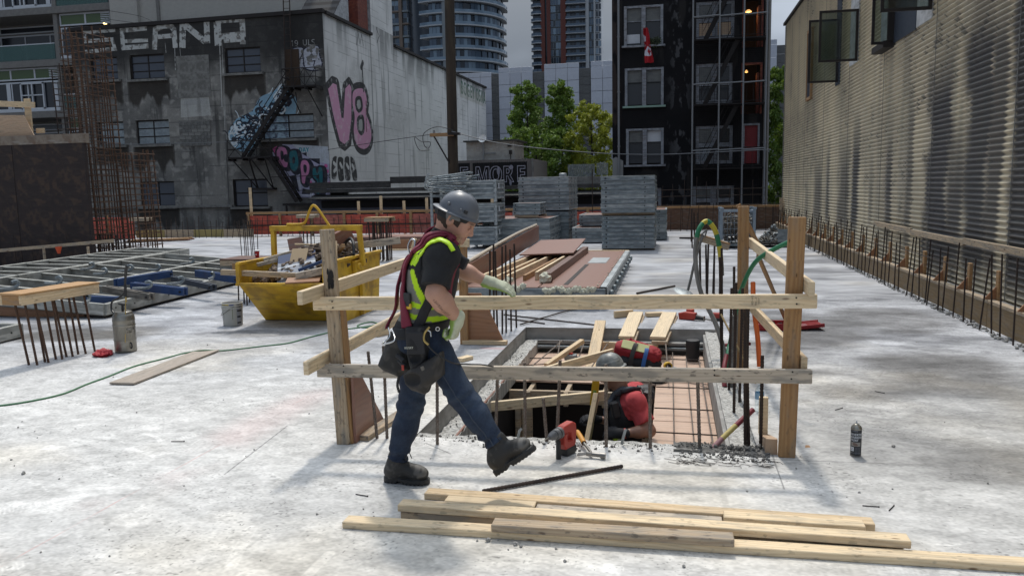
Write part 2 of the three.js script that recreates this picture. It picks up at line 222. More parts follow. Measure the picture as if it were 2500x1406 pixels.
function slabTone(x, z, fine) {
  const wx = x + 0.5 * (fbm(x * 0.8, z * 0.8, 3) - 0.5), wz = z + 0.5 * (fbm(x * 0.8 + 50, z * 0.8, 3) - 0.5);
  const n1 = fbm(wx * 0.42 + 5, wz * 0.42, 4), n2 = fbm(wx * 1.5 + 20, wz * 2.6 + 3, 5), st = fbm(wx * 1.5 + 70 + wz * 0.4, wz * 4.4 - wx * 0.3, 6);
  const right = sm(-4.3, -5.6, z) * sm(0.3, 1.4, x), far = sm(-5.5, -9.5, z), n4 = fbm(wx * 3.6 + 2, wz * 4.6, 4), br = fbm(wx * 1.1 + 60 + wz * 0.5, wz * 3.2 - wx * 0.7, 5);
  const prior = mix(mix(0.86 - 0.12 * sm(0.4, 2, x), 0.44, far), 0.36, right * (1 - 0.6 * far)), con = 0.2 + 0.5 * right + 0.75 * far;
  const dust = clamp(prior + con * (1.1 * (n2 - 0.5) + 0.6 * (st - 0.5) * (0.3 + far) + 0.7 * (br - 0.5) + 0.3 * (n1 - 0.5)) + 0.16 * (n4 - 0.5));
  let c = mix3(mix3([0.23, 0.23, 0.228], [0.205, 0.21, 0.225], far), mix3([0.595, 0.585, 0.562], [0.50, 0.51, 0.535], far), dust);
  let k = 1 + 0.16 * (n4 - 0.5);
  let wet = 0; for (const w of WET) { const q = Math.hypot((wx - w[0][0]) / w[1], (wz - w[0][2]) / w[2]); wet = Math.max(wet, w[3] * (1 - sm(0.55, 1.15, q + 0.5 * (n2 - 0.5)))); }
  c = mix3(c, [0.09, 0.085, 0.078], clamp(wet * 1.1));
  if (fine) {
    const n3 = fbm(x * 11, z * 16, 5), sp = vnoise(x * 75, z * 95), pm = fbm(x * 2.2 + 8, z * 2.8 + 30, 4); k *= 1 + 0.32 * (n3 - 0.5) + 0.3 * (vnoise(x * 62, z * 84) - 0.5) + 0.14 * sm(0.54, 0.66, fbm(x * 5 + 40, z * 8, 5)) - 0.12 * sm(0.56, 0.66, fbm(x * 7 + 90, z * 12 + 5, 5));
    k *= 1 - 0.5 * sm(0.80, 0.93, sp) * sm(0.46, 0.66, pm); k *= 1 - 0.28 * sm(0.84, 0.95, vnoise(x * 28 + 4, z * 60)) * sm(0.4, 0.62, fbm(x * 1.4 + 3, z * 1.4, 3));
    const scr = Math.abs(2 * fbm(x * 2.6 + 9, z * 3.4 + 2, 3) - 1); k *= 1 + 0.35 * (1 - sm(0, 0.022, scr)) * (1.2 - dust) * sm(0.42, 0.6, n2);
  }
  c = [c[0] * k, c[1] * k, c[2] * k];
  const warm = sm(0.5, 0.72, fbm(x * 0.6 + 33, z * 0.7 + 8, 4)); c = [c[0] * (1 + 0.04 * warm), c[1], c[2] * (1 - 0.07 * warm)];
  for (const [a, b] of CHALK) { const d = segD(x, z, a, b); if (d < 0.35) { const l = (1 - sm(0.003, 0.008, d)) * 0.35 * sm(0.3, 0.6, fbm(x * 4, z * 4, 3)), s = 0.17 * (1 - sm(0.02, 0.34, d)) * sm(0.42, 0.66, fbm(x * 1.1 + 2, z * 1.1 + 5, 3)); c = mix3(c, [0.55, 0.22, 0.2], Math.max(l, s)); } }
  for (const [a, b] of CHALK2) { const d = segD(x, z, a, b); c = mix3(c, [0.5, 0.2, 0.22], 0.4 * (1 - sm(0.015, 0.06, d))); }
  if (fine) for (const [a, b] of JOINT) c = mix3(c, [0.10, 0.10, 0.10], 0.75 * (1 - sm(0.002, 0.006, segD(x, z, a, b))));
  return c;
}
const DA = [-8.5, 4.02, 2.6, 12.6], DB = [-40, 4.02, -4, 31]; // x0, x1, then the span of -z
// trowel arcs, scuffs, boot prints and dust smears, drawn in metres over the near pour
const scuff = (() => { const c = document.createElement('canvas'); c.width = 2048; c.height = 1640; const g = c.getContext('2d'), r = rng(55), k = 2048 / (DA[1] - DA[0]); g.setTransform(k, 0, 0, k, -DA[0] * k, -DA[2] * k); g.fillStyle = 'rgb(128,128,128)'; g.fillRect(-99, -99, 999, 999); g.lineCap = 'round';
  for (let i = 0; i < 4200; i++) { const x = mix(DA[0], DA[1], r()), y = mix(DA[2], 11, Math.pow(r(), 1.5)), a = (r() - 0.5) * 1.4 + (r() < 0.2 ? 1.5 : 0), L = 0.04 + 0.6 * r() * r(), v = r() < 0.5 ? 205 + r() * 50 : 20 + r() * 70; g.strokeStyle = `rgba(${v},${v},${v},${0.05 + 0.22 * r() * r()})`; g.lineWidth = r() < 0.66 ? 0.005 + r() * 0.012 : 0.025 + r() * 0.06; g.beginPath(); g.moveTo(x, y); g.quadraticCurveTo(x + L * Math.cos(a) * 0.6, y + L * Math.sin(a) * 0.6 + (r() - 0.5) * 0.08, x + L * Math.cos(a), y + L * Math.sin(a)); g.stroke(); }
  for (let i = 0; i < 110; i++) { const x = mix(-7, 3.8, r()), y = mix(2.8, 9, r()), a = r() * 6.3, v = r() < 0.6 ? 210 : 60; g.save(); g.translate(x, y); g.rotate(a); g.strokeStyle = `rgba(${v},${v},${v},${0.12 + 0.2 * r()})`; g.lineWidth = 0.009; for (let q = -6; q < 7; q++) { const w = 0.035 + 0.012 * Math.sin(q); g.beginPath(); g.moveTo(-w, q * 0.021); g.lineTo(w, q * 0.021 + 0.008 * (r() - 0.5)); if (r() < 0.85) g.stroke(); } g.restore(); }
  return g.getImageData(0, 0, 2048, 1640).data; })();
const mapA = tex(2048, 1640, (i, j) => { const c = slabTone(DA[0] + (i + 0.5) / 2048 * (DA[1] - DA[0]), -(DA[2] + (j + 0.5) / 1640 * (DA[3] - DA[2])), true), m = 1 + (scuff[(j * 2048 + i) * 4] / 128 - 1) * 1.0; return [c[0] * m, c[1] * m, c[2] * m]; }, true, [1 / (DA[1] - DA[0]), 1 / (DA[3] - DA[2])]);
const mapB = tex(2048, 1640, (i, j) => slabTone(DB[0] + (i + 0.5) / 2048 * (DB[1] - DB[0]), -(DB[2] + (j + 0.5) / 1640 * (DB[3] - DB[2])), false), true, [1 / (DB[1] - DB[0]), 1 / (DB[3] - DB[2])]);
mapA.offset.set(-DA[0] * mapA.repeat.x, -DA[2] * mapA.repeat.y); mapB.offset.set(-DB[0] * mapB.repeat.x, -DB[2] * mapB.repeat.y);
const deckBump = tex(512, 512, (i, j) => [tile((x, y) => 0.75 * fbm(x * 0.05, y * 0.05, 6, 0.6) + 0.25 * (1 - sm(0.8, 0.95, vnoise(x * 0.23, y * 0.23))), i, j, 512, 512)].concat([0, 0])[0], false, [1 / 1.7, 1 / 1.7]);
function grey(w, h, fn, rep) { return tex(w, h, fn, false, rep); }
const deckRough = grey(256, 256, (i, j) => 0.72 + 0.28 * tile((x, y) => fbm(x * 0.02, y * 0.05, 5), i, j, 256, 256), [1 / 5, 1 / 3]);
const deckMat = m => new THREE.MeshPhysicalMaterial({ map: m, specularIntensity: 0.55, roughness: 1, roughnessMap: deckRough, bumpMap: deckBump, bumpScale: 0.007 });
const HOLE = []; { const r = rng(5); const push = (a, b, n, jit) => { for (let i = 0; i < n; i++) { const t = i / n; HOLE.push([mix(a[0], b[0], t) + (i ? (r() - 0.5) * jit : 0), mix(a[1], b[1], t) + (i ? (r() - 0.5) * jit : 0)]); } }; push([-1.77, 5.2], [0.56, 5.22], 46, 0.035); push([0.56, 5.22], [0.56, 9.65], 1, 0); push([0.56, 9.65], [-1.77, 9.62], 1, 0); push([-1.77, 9.62], [-1.77, 5.2], 1, 0); }
const deck = new THREE.Group(); deck.name = 'concrete_deck'; deck.userData.kind = 'structure'; scene.add(deck);
{
  const rect = (a) => [[a[0], a[2]], [a[1], a[2]], [a[1], a[3]], [a[0], a[3]]].map(p => new THREE.Vector2(...p));
  const a = new THREE.Shape(rect(DA)); a.holes.push(new THREE.Path(HOLE.map(p => new THREE.Vector2(...p)).reverse())); const b = new THREE.Shape(rect(DB)); b.holes.push(new THREE.Path(rect(DA).reverse()));
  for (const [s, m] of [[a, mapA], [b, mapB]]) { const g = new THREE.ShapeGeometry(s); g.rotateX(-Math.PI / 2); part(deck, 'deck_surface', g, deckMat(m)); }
  part(deck, 'deck_edge', box(44.02, 0.3, 0.3, -17.99, -0.156, -30.9), M.conc);
}
structure('street_ground', at(new THREE.PlaneGeometry(1400, 1400, 1, 1), 0, -1.6, -400, -Math.PI / 2), std([0.07, 0.07, 0.072], 0.9));

// ---------- the recess and the shaft opening in the deck ----------
const pit = new THREE.Group(); pit.name = 'deck_recess'; pit.userData.kind = 'structure'; scene.add(pit);
{
  part(pit, 'kerb_face', box(0.2, 0.23, 4.44, -1.871, -0.12, -7.41), M.conc); // left slab edge
  part(pit, 'kerb_face', box(2.72, 0.3, 0.2, -0.61, -0.155, -9.742), M.conc); // back slab edge
  part(pit, 'kerb_face', box(0.2, 0.36, 4.44, 0.672, -0.185, -7.43), M.conc);
  part(pit, 'kerb_face', box(2.72, 0.3, 0.15, -0.61, -0.156, -5.118), M.conc);
  // rough ledges of fresh concrete
  const ledge = (x0, x1, z0, z1, y, th, seed, amp) => { const nx = Math.max(3, Math.round((x1 - x0) / 0.025)), nz = Math.round((z1 - z0) / 0.03), g = new THREE.BoxGeometry(x1 - x0, th, z1 - z0, nx, 1, nz), p = g.attributes.position; for (let i = 0; i < p.count; i++) if (p.getY(i) > 0) { const X = p.getX(i), Z = p.getZ(i); p.setY(i, p.getY(i) + amp * (fbm(X * 14 + seed, Z * 14, 4) - 0.5) * 2); } g.computeVertexNormals(); g.translate((x0 + x1) / 2, y - th / 2, (z0 + z1) / 2); const uv = g.attributes.uv; for (let i = 0; i < uv.count; i++) uv.setXY(i, p.getX(i) * 2, p.getZ(i) * 2); return g; };
  part(pit, 'rough_ledge', ledge(-1.765, -1.60, -9.6, -5.2, -0.16, 0.14, 3, 0.03), M.concRough);
  part(pit, 'rough_ledge', ledge(0.40, 0.568, -9.62, -5.2, -0.03, 0.06, 8, 0.02), M.concRough);
  part(pit, 'rough_ledge', ledge(-1.77, 0.42, -5.32, -5.16, -0.012, 0.2, 5, 0.018), M.concRough);
  part(pit, 'rubble_bank', ledge(0.02, 0.62, -5.29, -5.13, 0.006, 0.03, 13, 0.026), M.crumb);
  part(pit, 'formed_face', box(0.03, 0.27, 4.3, 0.388, -0.19, -7.45), M.conc);
  part(pit, 'step_strip', box(2.1, 0.03, 0.12, -0.6, -0.16, -9.56), M.conc); part(pit, 'step_strip', box(2.1, 0.03, 0.10, -0.6, -0.21, -9.50), M.galv);
  // plywood form deck, sheet by sheet
  const sheets = [[-1.60, -0.9, -9.5, -8.72], [-0.9, -0.15, -9.5, -8.72], [-0.15, 0.37, -9.5, -8.8], [-1.60, -0.78, -8.715, -8.02], [-0.78, -0.15, -8.715, -8.02], [-0.15, 0.37, -8.795, -8.1], [-0.15, 0.37, -8.095, -7.35], [-0.15, 0.37, -7.345, -6.75], [-0.15, 0.37, -6.745, -6.12], [-0.15, 0.37, -6.115, -5.34]];
  for (const [a, b, c, d] of sheets) part(pit, 'plywood_sheet', box(b - a - 0.004, 0.018, d - c - 0.004, (a + b) / 2, -0.287 + rr(-0.003, 0.003), (c + d) / 2), M.plyPink);
  part(pit, 'plywood_sheet', at(box(0.34, 0.018, 0.42), 0.24, -0.24, -5.62, 0.02, 0.06, 0.05), M.ply);
  // shaft below
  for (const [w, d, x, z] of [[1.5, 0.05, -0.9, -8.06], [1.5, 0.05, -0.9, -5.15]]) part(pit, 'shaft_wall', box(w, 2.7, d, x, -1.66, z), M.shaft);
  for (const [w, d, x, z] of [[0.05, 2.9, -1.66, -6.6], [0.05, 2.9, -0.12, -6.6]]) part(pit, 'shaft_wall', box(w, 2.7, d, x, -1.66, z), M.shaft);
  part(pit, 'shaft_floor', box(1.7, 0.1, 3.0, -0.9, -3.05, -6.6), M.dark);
  part(pit, 'sheet_edge', board([-1.615, -0.18, -8.0], [-1.615, -0.18, -5.3], 0.06, 0.02), M.formplyRed);
  for (const x of [-1.40, -1.02, -0.64]) part(pit, 'joist', box(0.045, 0.14, 0.4, x, -0.37, -7.85), M.pineOld);
  part(pit, 'joist', board([-1.6, -0.36, -7.7], [-0.18, -0.36, -7.72], 0.13, 0.045), M.pineOld);
  part(pit, 'stud', box(0.05, 2.3, 0.09, -1.43, -1.5, -7.3), M.pineOld); part(pit, 'stud', box(0.10, 2.3, 0.04, -1.35, -1.5, -7.32), M.pineOld);
  part(pit, 'stud', box(0.04, 2.4, 0.09, -0.2, -1.45, -6.9), M.pineOld); part(pit, 'stud', box(0.04, 2.4, 0.09, -0.2, -1.45, -6.1), M.pineOld);
}
single('shaft_ledger_board', 'pale timber ledger spanning the dark shaft opening below the lower front rail', 'timber', board([-1.566, -0.204, -6.75], [-0.541, -0.07, -6.75], 0.085, 0.045), M.pine);
single('shaft_post_board', 'upright pale timber at the edge of the shaft opening, left of the worker in red', 'timber', board([-0.676, -0.419, -6.2], [-0.609, -0.006, -6.5], 0.04, 0.11, V3(1, 0, 0)), M.pine2);

// reinforcing mat over the plywood
{
  const t = thing('rebar_mat', 'grid of thin rusty reinforcing bars lying over the pink plywood in the recess', 'rebar');
  const y = -0.235;
  for (const [x, z0, z1] of [[0.02, -9.4, -5.4], [0.17, -9.1, -5.42], [0.31, -9.3, -5.7]]) part(t, 'bar', ribbed([x, y, z0], [x + 0.01, y, z1], 0.0065), M.rustGrey);
  for (const z of [-5.75, -6.25, -6.95, -7.7]) part(t, 'bar', rod([-0.14, y + 0.012, z], [0.36, y + 0.014, z + 0.03], 0.006), M.rustDark);
  for (const [a, b] of [[[-1.58, y, -8.55], [-0.7, y + 0.02, -8.75]], [[-1.6, y, -8.9], [-0.6, y, -9.1]], [[-1.6, y + 0.1, -9.45], [-0.72, y + 0.13, -9.3]], [[-0.3, y, -9.05], [0.37, y, -9.0]], [[-0.3, y + 0.01, -8.55], [0.37, y + 0.01, -8.5]], [[-1.1, y, -8.2], [0.36, y, -8.12]]]) part(t, 'bar', ribbed(a, b, 0.007), M.rustDark);
  for (const [a, b] of [[[-1.5, y + 0.02, -8.3], [-1.28, y + 0.12, -9.4]], [[-1.0, y + 0.03, -8.2], [-1.02, y + 0.1, -9.4]], [[-0.85, y + 0.02, -8.3], [-0.72, y + 0.12, -9.42]], [[-1.2, y + 0.03, -8.25], [-1.3, y + 0.14, -9.3]], [[-0.02, y + 0.03, -7.9], [-0.06, y + 0.16, -9.2]]]) part(t, 'bar', ribbed(a, b, 0.008), M.rustGrey);
}
// starter bars round the opening
{
  const t = thing('starter_bars', 'row of ribbed steel starter bars standing along the near edge of the opening', 'rebar');
  for (const [x, y0, y1, z, dx] of [[-2.02, 0, 0.62, -5.13, -0.04], [-1.95, 0, 0.66, -5.14, 0], [-1.56, 0, 0.66, -5.06, 0.02], [-1.21, -0.15, 0.5, -5.3, 0.03], [-0.977, -0.01, 0.55, -5.21, 0.005], [-0.83, -0.01, 0.3, -5.23, -0.02], [-0.76, -0.01, 0.57, -5.22, 0.03], [-0.42, -0.01, 0.56, -5.17, 0], [-0.13, -0.01, 0.55, -5.18, -0.005], [0.19, -0.02, 0.52, -5.22, -0.02]]) part(t, 'bar', ribbed([x, y0, z], [x + dx, y1, z], 0.0125), M.rustGrey);
  const u = thing('starter_bars', 'clump of dark upright bars at the near right corner of the opening', 'rebar');
  for (const [x, y1, z, dx] of [[0.492, 1.0, -5.36, -0.02], [0.515, 0.5, -5.37, -0.02], [0.58, 0.62, -5.27, 0], [0.53, 0.95, -5.75, 0.0], [0.48, 0.98, -6.2, 0], [0.545, 0.9, -6.5, 0.01], [0.49, 0.85, -6.9, 0.01], [0.55, 1.0, -7.2, -0.01], [0.47, 1.05, -7.6, -0.03], [0.5, 1.1, -8.0, -0.02]]) part(u, 'bar', ribbed([x, -0.03, z], [x + dx, y1, z], 0.0125), M.rustDark);
  const v = thing('starter_bars', 'bunch of upright bars beyond the walking man, at the far left corner of the opening', 'rebar');
  for (const [x, z] of [[-2.09, -9.0], [-2.04, -9.01], [-1.99, -8.97], [-1.97, -9.15], [-1.94, -9.23], [-1.9, -9.34], [-1.88, -9.57]]) part(v, 'bar', ribbed([x, 0, z], [x + rr(-0.02, 0.03), 1.05 + rr(-0.06, 0.06), z], 0.0125), M.rustDark);
}
// broken concrete along the near edge: uncountable crumbs
{
  const gs = [], r = rng(77);
  for (let i = 0; i < 1500; i++) { const right = r() < 0.6; const x = right ? mix(0.05, 0.62, Math.pow(r(), 0.8)) : mix(-1.9, 0.6, r()), z = -5.2 + (r() - 0.5) * (right ? 0.16 : 0.12) + (r() < 0.25 ? 0.1 : 0) + (x > 0.3 ? 0.03 : 0), s = 0.002 + 0.010 * Math.pow(r(), 5) + (right ? 0.001 : 0); gs.push(at(lump(s, i, 0.4, 0), x, s * 0.4 + (right && z < -5.18 ? r() * 0.025 : 0), z)); }
  for (let i = 0; i < 260; i++) { const s = 0.002 + 0.006 * Math.pow(r(), 2); gs.push(at(lump(s, i + 31, 0.4, 0), mix(-1.85, -1.62, r()), -0.14 + s * 0.4, mix(-8.8, -5.3, r()))); }
  const m = part(scene, 'concrete_rubble', gs, M.crumb); m.userData = { kind: 'stuff', label: 'grey crumbs of broken concrete along the near edge of the opening', category: 'rubble' };
  const hs = []; // swirls of tie wire and shavings
  for (let i = 0; i < 46; i++) { const x = mix(0.02, 0.62, r()), z = -5.02 + 0.13 * r(), a = r() * 6, L = 0.05 + r() * 0.1; hs.push(tube([[x, 0.004, z], [x + L * 0.5 * Math.cos(a), 0.006, z + L * 0.3 * Math.sin(a)], [x + L * Math.cos(a + 0.7), 0.004, z + L * 0.4 * Math.sin(a + 0.9)]], 0.0016, 8, 4)); }
  const w = part(scene, 'wire_debris', hs, M.iron); w.userData = { kind: 'stuff', label: 'dark swirl of wire and shavings on the deck in front of the recess', category: 'debris' };
  const ps = []; for (let i = 0; i < 230; i++) { const near = r() < 0.6, x = mix(-6, 3.2, r()), z = near ? -3 - 2.2 * r() : -5 - 6 * r(), s = 0.002 + 0.006 * Math.pow(r(), 3); if (x > -1.9 && x < 0.6 && z < -5.1) continue; ps.push(at(lump(s, i, 0.35, 0), x, s * 0.5, z)); }
  for (const [p, s] of [[[-0.879, 0, -3.646], 0.013], [[-0.739, 0, -3.627], 0.011], [[-0.708, 0, -3.609], 0.008], [[-0.933, 0, -3.638], 0.006], [[-0.833, 0, -3.663], 0.005], [[-3.991, 0, -4.135], 0.012], [[1.427, 0, -5.411], 0.011], [[0.75, 0, -4.907], 0.006], [[0.063, 0, -3.522], 0.008], [[-0.477, 0, -3.49], 0.007], [[-0.538, 0, -3.613], 0.006]]) ps.push(at(lump(s, s * 9000, 0.3, 1), p[0], s * 0.6, p[2]));
  const q = part(scene, 'stone_gravel', ps, M.conc); q.userData = { kind: 'stuff', label: 'loose grit and small stones scattered over the concrete deck', category: 'gravel' };
}
// loose nails and a leaf
for (const [a, b, l] of [[[-1.768, 0, -4.123], [-1.688, 0, -4.104], 'bent nail on the deck left of the timber pile'], [[-3.446, 0, -4.856], [-3.355, 0, -4.869], 'nail lying on bare deck left of the left timber post'], [[1.01, 0, -4.37], [1.091, 0, -4.366], 'straight nail right of the timber pile, below the tall post'], [[1.131, 0, -4.323], [1.173, 0, -4.395], 'short crooked nail right of the straight nail by the pile'], [[1.226, 0, -6.255], [1.292, 0, -6.32], 'nail on the grey deck between thick post and spray can'], [[1.651, 0, -6.871], [1.709, 0, -6.812], 'thin wire offcut on the grey deck beyond the spray can']]) single('nail', l, 'nail', [rod([a[0], 0.004, a[2]], [b[0], 0.004, b[2]], 0.0028, 6), rod([b[0], 0.004, b[2]], [b[0] + 0.002, 0.004, b[2]], 0.006, 8)], M.iron);
single('dry_leaf', 'dry orange leaf on the deck right of the thick near post', 'leaf', at(prism([[-0.02, -0.012], [0, -0.02], [0.022, -0.006], [0.018, 0.016], [-0.004, 0.02], [-0.012, 0.006]], 0.002), ...[0.881, 0, -5.335], -1.1, 0.3, 0), std([0.42, 0.24, 0.12], 0.8));

// ---------- formwork kerb and bars along the corrugated wall ----------
{
  const t = thing('kerb_form', 'long brown plywood kerb form with timber brackets along the corrugated wall', 'formwork', [0, 0, 0]);
  const yT = 0.28, x = 3.62;
  for (let z = -29.6; z < -5.2; z += 2.44) part(t, 'form_board', box(0.022, yT, 2.43, x, yT / 2, z + 1.22), M.ochre);
  for (let z = -29.6; z < -5.2; z += 2.44) part(t, 'top_strip', box(0.09, 0.04, 2.43, x + 0.03, yT + 0.021, z + 1.22), M.pineOld);
  for (let z = -28.8; z < -5.5; z += z > -14 ? 0.93 : 1.0) {
    const tilt = rr(-0.06, 0.06), br = part(t, 'bracket', [at(box(0.04, 0.36, 0.085), x + 0.10, yT + 0.2, z, tilt, 0, 0)], M.fir);
    part(br, 'gusset', at(prism([[0, 0], [-0.17, 0], [0, 0.2]], 0.02), x + 0.12, yT + 0.045, z - 0.03), M.brownply);
  }
  for (let z = -16.6; z < -5.2; z += 2.44) part(t, 'top_rail', box(0.04, 0.085, 2.435, x + 0.25, 0.88 + 0.012 * Math.sin(z), z + 1.22), M.pineOld);
  part(t, 'fresh_concrete', box(0.28, 0.25, 24.4, x + 0.165, 0.125, -17.4), M.conc);
  const u = thing('wall_starter_bars', 'long row of dark upright starter bars in front of the corrugated wall', 'rebar');
  for (let z = -29.4; z < -5.8; z += 0.30) { const zz = z + rr(-0.09, 0.09), h = 0.86 + rr(-0.12, 0.1); part(u, 'bar', rod([3.5 + rr(-0.05, 0.02), 0, zz], [3.5 + rr(-0.04, 0.06), h, zz + rr(-0.05, 0.05)], 0.0095, 7), M.rustDark); }
  for (let z = -29; z < -13; z += 2.6) part(u, 'tie_bar', rod([3.5, 0.62 + rr(-0.02, 0.05), z], [3.5, 0.6 + rr(-0.02, 0.05), z + 2.7], 0.006, 6), M.rustDark);
  const gs = [], r = rng(9); for (let i = 0; i < 700; i++) { const s = 0.006 + 0.02 * Math.pow(r(), 2.5); gs.push(at(lump(s, i, 0.4, 0), 3.44 + 0.14 * r(), s * 0.4, mix(-29, -6, Math.sqrt(r())))); }
  const m = part(scene, 'kerb_rubble', gs, M.concRough); m.userData = { kind: 'stuff', label: 'pale strip of rough concrete crumbs at the foot of the wall bars', category: 'rubble' };
}

// ---------- buildings ----------
// paint = a canvas in metres (y up) laid over a wall of given extent; base(x, y) gives the bare wall's colour
function wallTex(w, h, ext, draw, base) {
  const c = document.createElement('canvas'); c.width = w; c.height = h; const g = c.getContext('2d'); g.setTransform(w / (ext[1] - ext[0]), 0, 0, -h / (ext[3] - ext[2]), -ext[0] * w / (ext[1] - ext[0]), ext[3] * h / (ext[3] - ext[2]));
  g.lineJoin = 'round'; g.lineCap = 'round'; draw(g); const d = g.getImageData(0, 0, w, h).data, lin = v => Math.pow(v / 255, 2.2);
  const t = tex(w, h, (i, j) => { const k = ((h - 1 - j) * w + i) * 4, a = d[k + 3] / 255, x = ext[0] + (i + 0.5) / w * (ext[1] - ext[0]), y = ext[2] + (j + 0.5) / h * (ext[3] - ext[2]); return base(x, y, a, a ? [lin(d[k]), lin(d[k + 1]), lin(d[k + 2])] : null); }, true, [1 / (ext[1] - ext[0]), 1 / (ext[3] - ext[2])]);
  t.offset.set(-ext[0] * t.repeat.x, -ext[2] * t.repeat.y); return t;
}
const poly = (g, pts, fill, stroke, lw) => { g.beginPath(); pts.forEach((p, i) => i ? g.lineTo(p[0], p[1]) : g.moveTo(p[0], p[1])); if (fill) { g.closePath(); g.fillStyle = fill; g.fill(); } if (stroke) { if (fill) g.closePath(); g.strokeStyle = stroke; g.lineWidth = lw; g.stroke(); } };
const smoothPoly = (pts, closed = true, n = 60) => new THREE.CatmullRomCurve3(pts.map(p => V3(p[0], p[1], 0)), closed).getPoints(n).map(p => [p.x, p.y]);
const flipText = (g, s, x, y, size, fill, font = 'bold', rot = 0) => { g.save(); g.translate(x, y); g.rotate(rot); g.scale(size / 100, -size / 100); g.font = font + ' 100px sans-serif'; g.fillStyle = fill; g.fillText(s, 0, 0); g.restore(); };
// a window of cols x rows panes in the plane z, frame proud of the panes
function windowPart(parent, x0, y0, x1, y1, z, cols, rows, fm, pm, fw = 0.06, mw = 0.035, pick = null) {
  const w = x1 - x0, h = y1 - y0, cx = (x0 + x1) / 2, cy = (y0 + y1) / 2, bars = [box(fw, h, 0.09, x0 + fw / 2, cy, z), box(fw, h, 0.09, x1 - fw / 2, cy, z), box(w - 2 * fw, fw, 0.09, cx, y0 + fw / 2, z), box(w - 2 * fw, fw, 0.09, cx, y1 - fw / 2, z)];
  for (let i = 1; i < cols; i++) bars.push(box(mw, h - 2 * fw, 0.05, x0 + w * i / cols, cy, z)); for (let j = 1; j < rows; j++) bars.push(box(w - 2 * fw, mw * 0.8, 0.04, cx, y0 + h * j / rows, z));
  const f = part(parent, 'window', bars, fm); const pg = box(w / cols - mw, h / rows - mw, 0.012);
  for (let i = 0; i < cols; i++) for (let j = 0; j < rows; j++) part(f, 'pane', pg, pick ? pick(i, j) : pm, [x0 + w * (i + 0.5) / cols, y0 + h * (j + 0.5) / rows, z - 0.012]);
  return f;
}
function wallWithHoles(outline, holes, depth) { const s = new THREE.Shape(outline.map(p => new THREE.Vector2(...p))); for (const [a, b, c, d] of holes) s.holes.push(new THREE.Path([[a, b], [a, d], [c, d], [c, b]].map(p => new THREE.Vector2(...p)))); return new THREE.ExtrudeGeometry(s, { depth, bevelEnabled: false }); }
const R4 = (a, b) => [Math.min(a[0], b[0]), Math.min(a[1], b[1]), Math.max(a[0], b[0]), Math.max(a[1], b[1])];
M.paneBlue = new THREE.MeshPhysicalMaterial({ color: rgb(0.055, 0.065, 0.085), roughness: 0.25 });
M.panePale = tmat(mottle([0.23, 0.27, 0.29], [0.17, 0.2, 0.22], [0.33, 0.37, 0.38], 41), 0.4, 0);
M.redPaint = tmat(mottle([0.20, 0.045, 0.025], [0.13, 0.03, 0.02], [0.26, 0.10, 0.06], 43), 0.8, 0);
M.paneMural = tmat(mottle([0.30, 0.42, 0.50], [0.06, 0.07, 0.11], [0.5, 0.55, 0.58], 45), 0.5, 0);
M.cement2 = tmat(mottle([0.15, 0.148, 0.14], [0.10, 0.098, 0.09], [0.2, 0.195, 0.18], 44), 0.9, 0);
M.cement = tmat(mottle([0.19, 0.185, 0.17], [0.13, 0.125, 0.115], [0.25, 0.245, 0.23], 42), 0.9, 0);

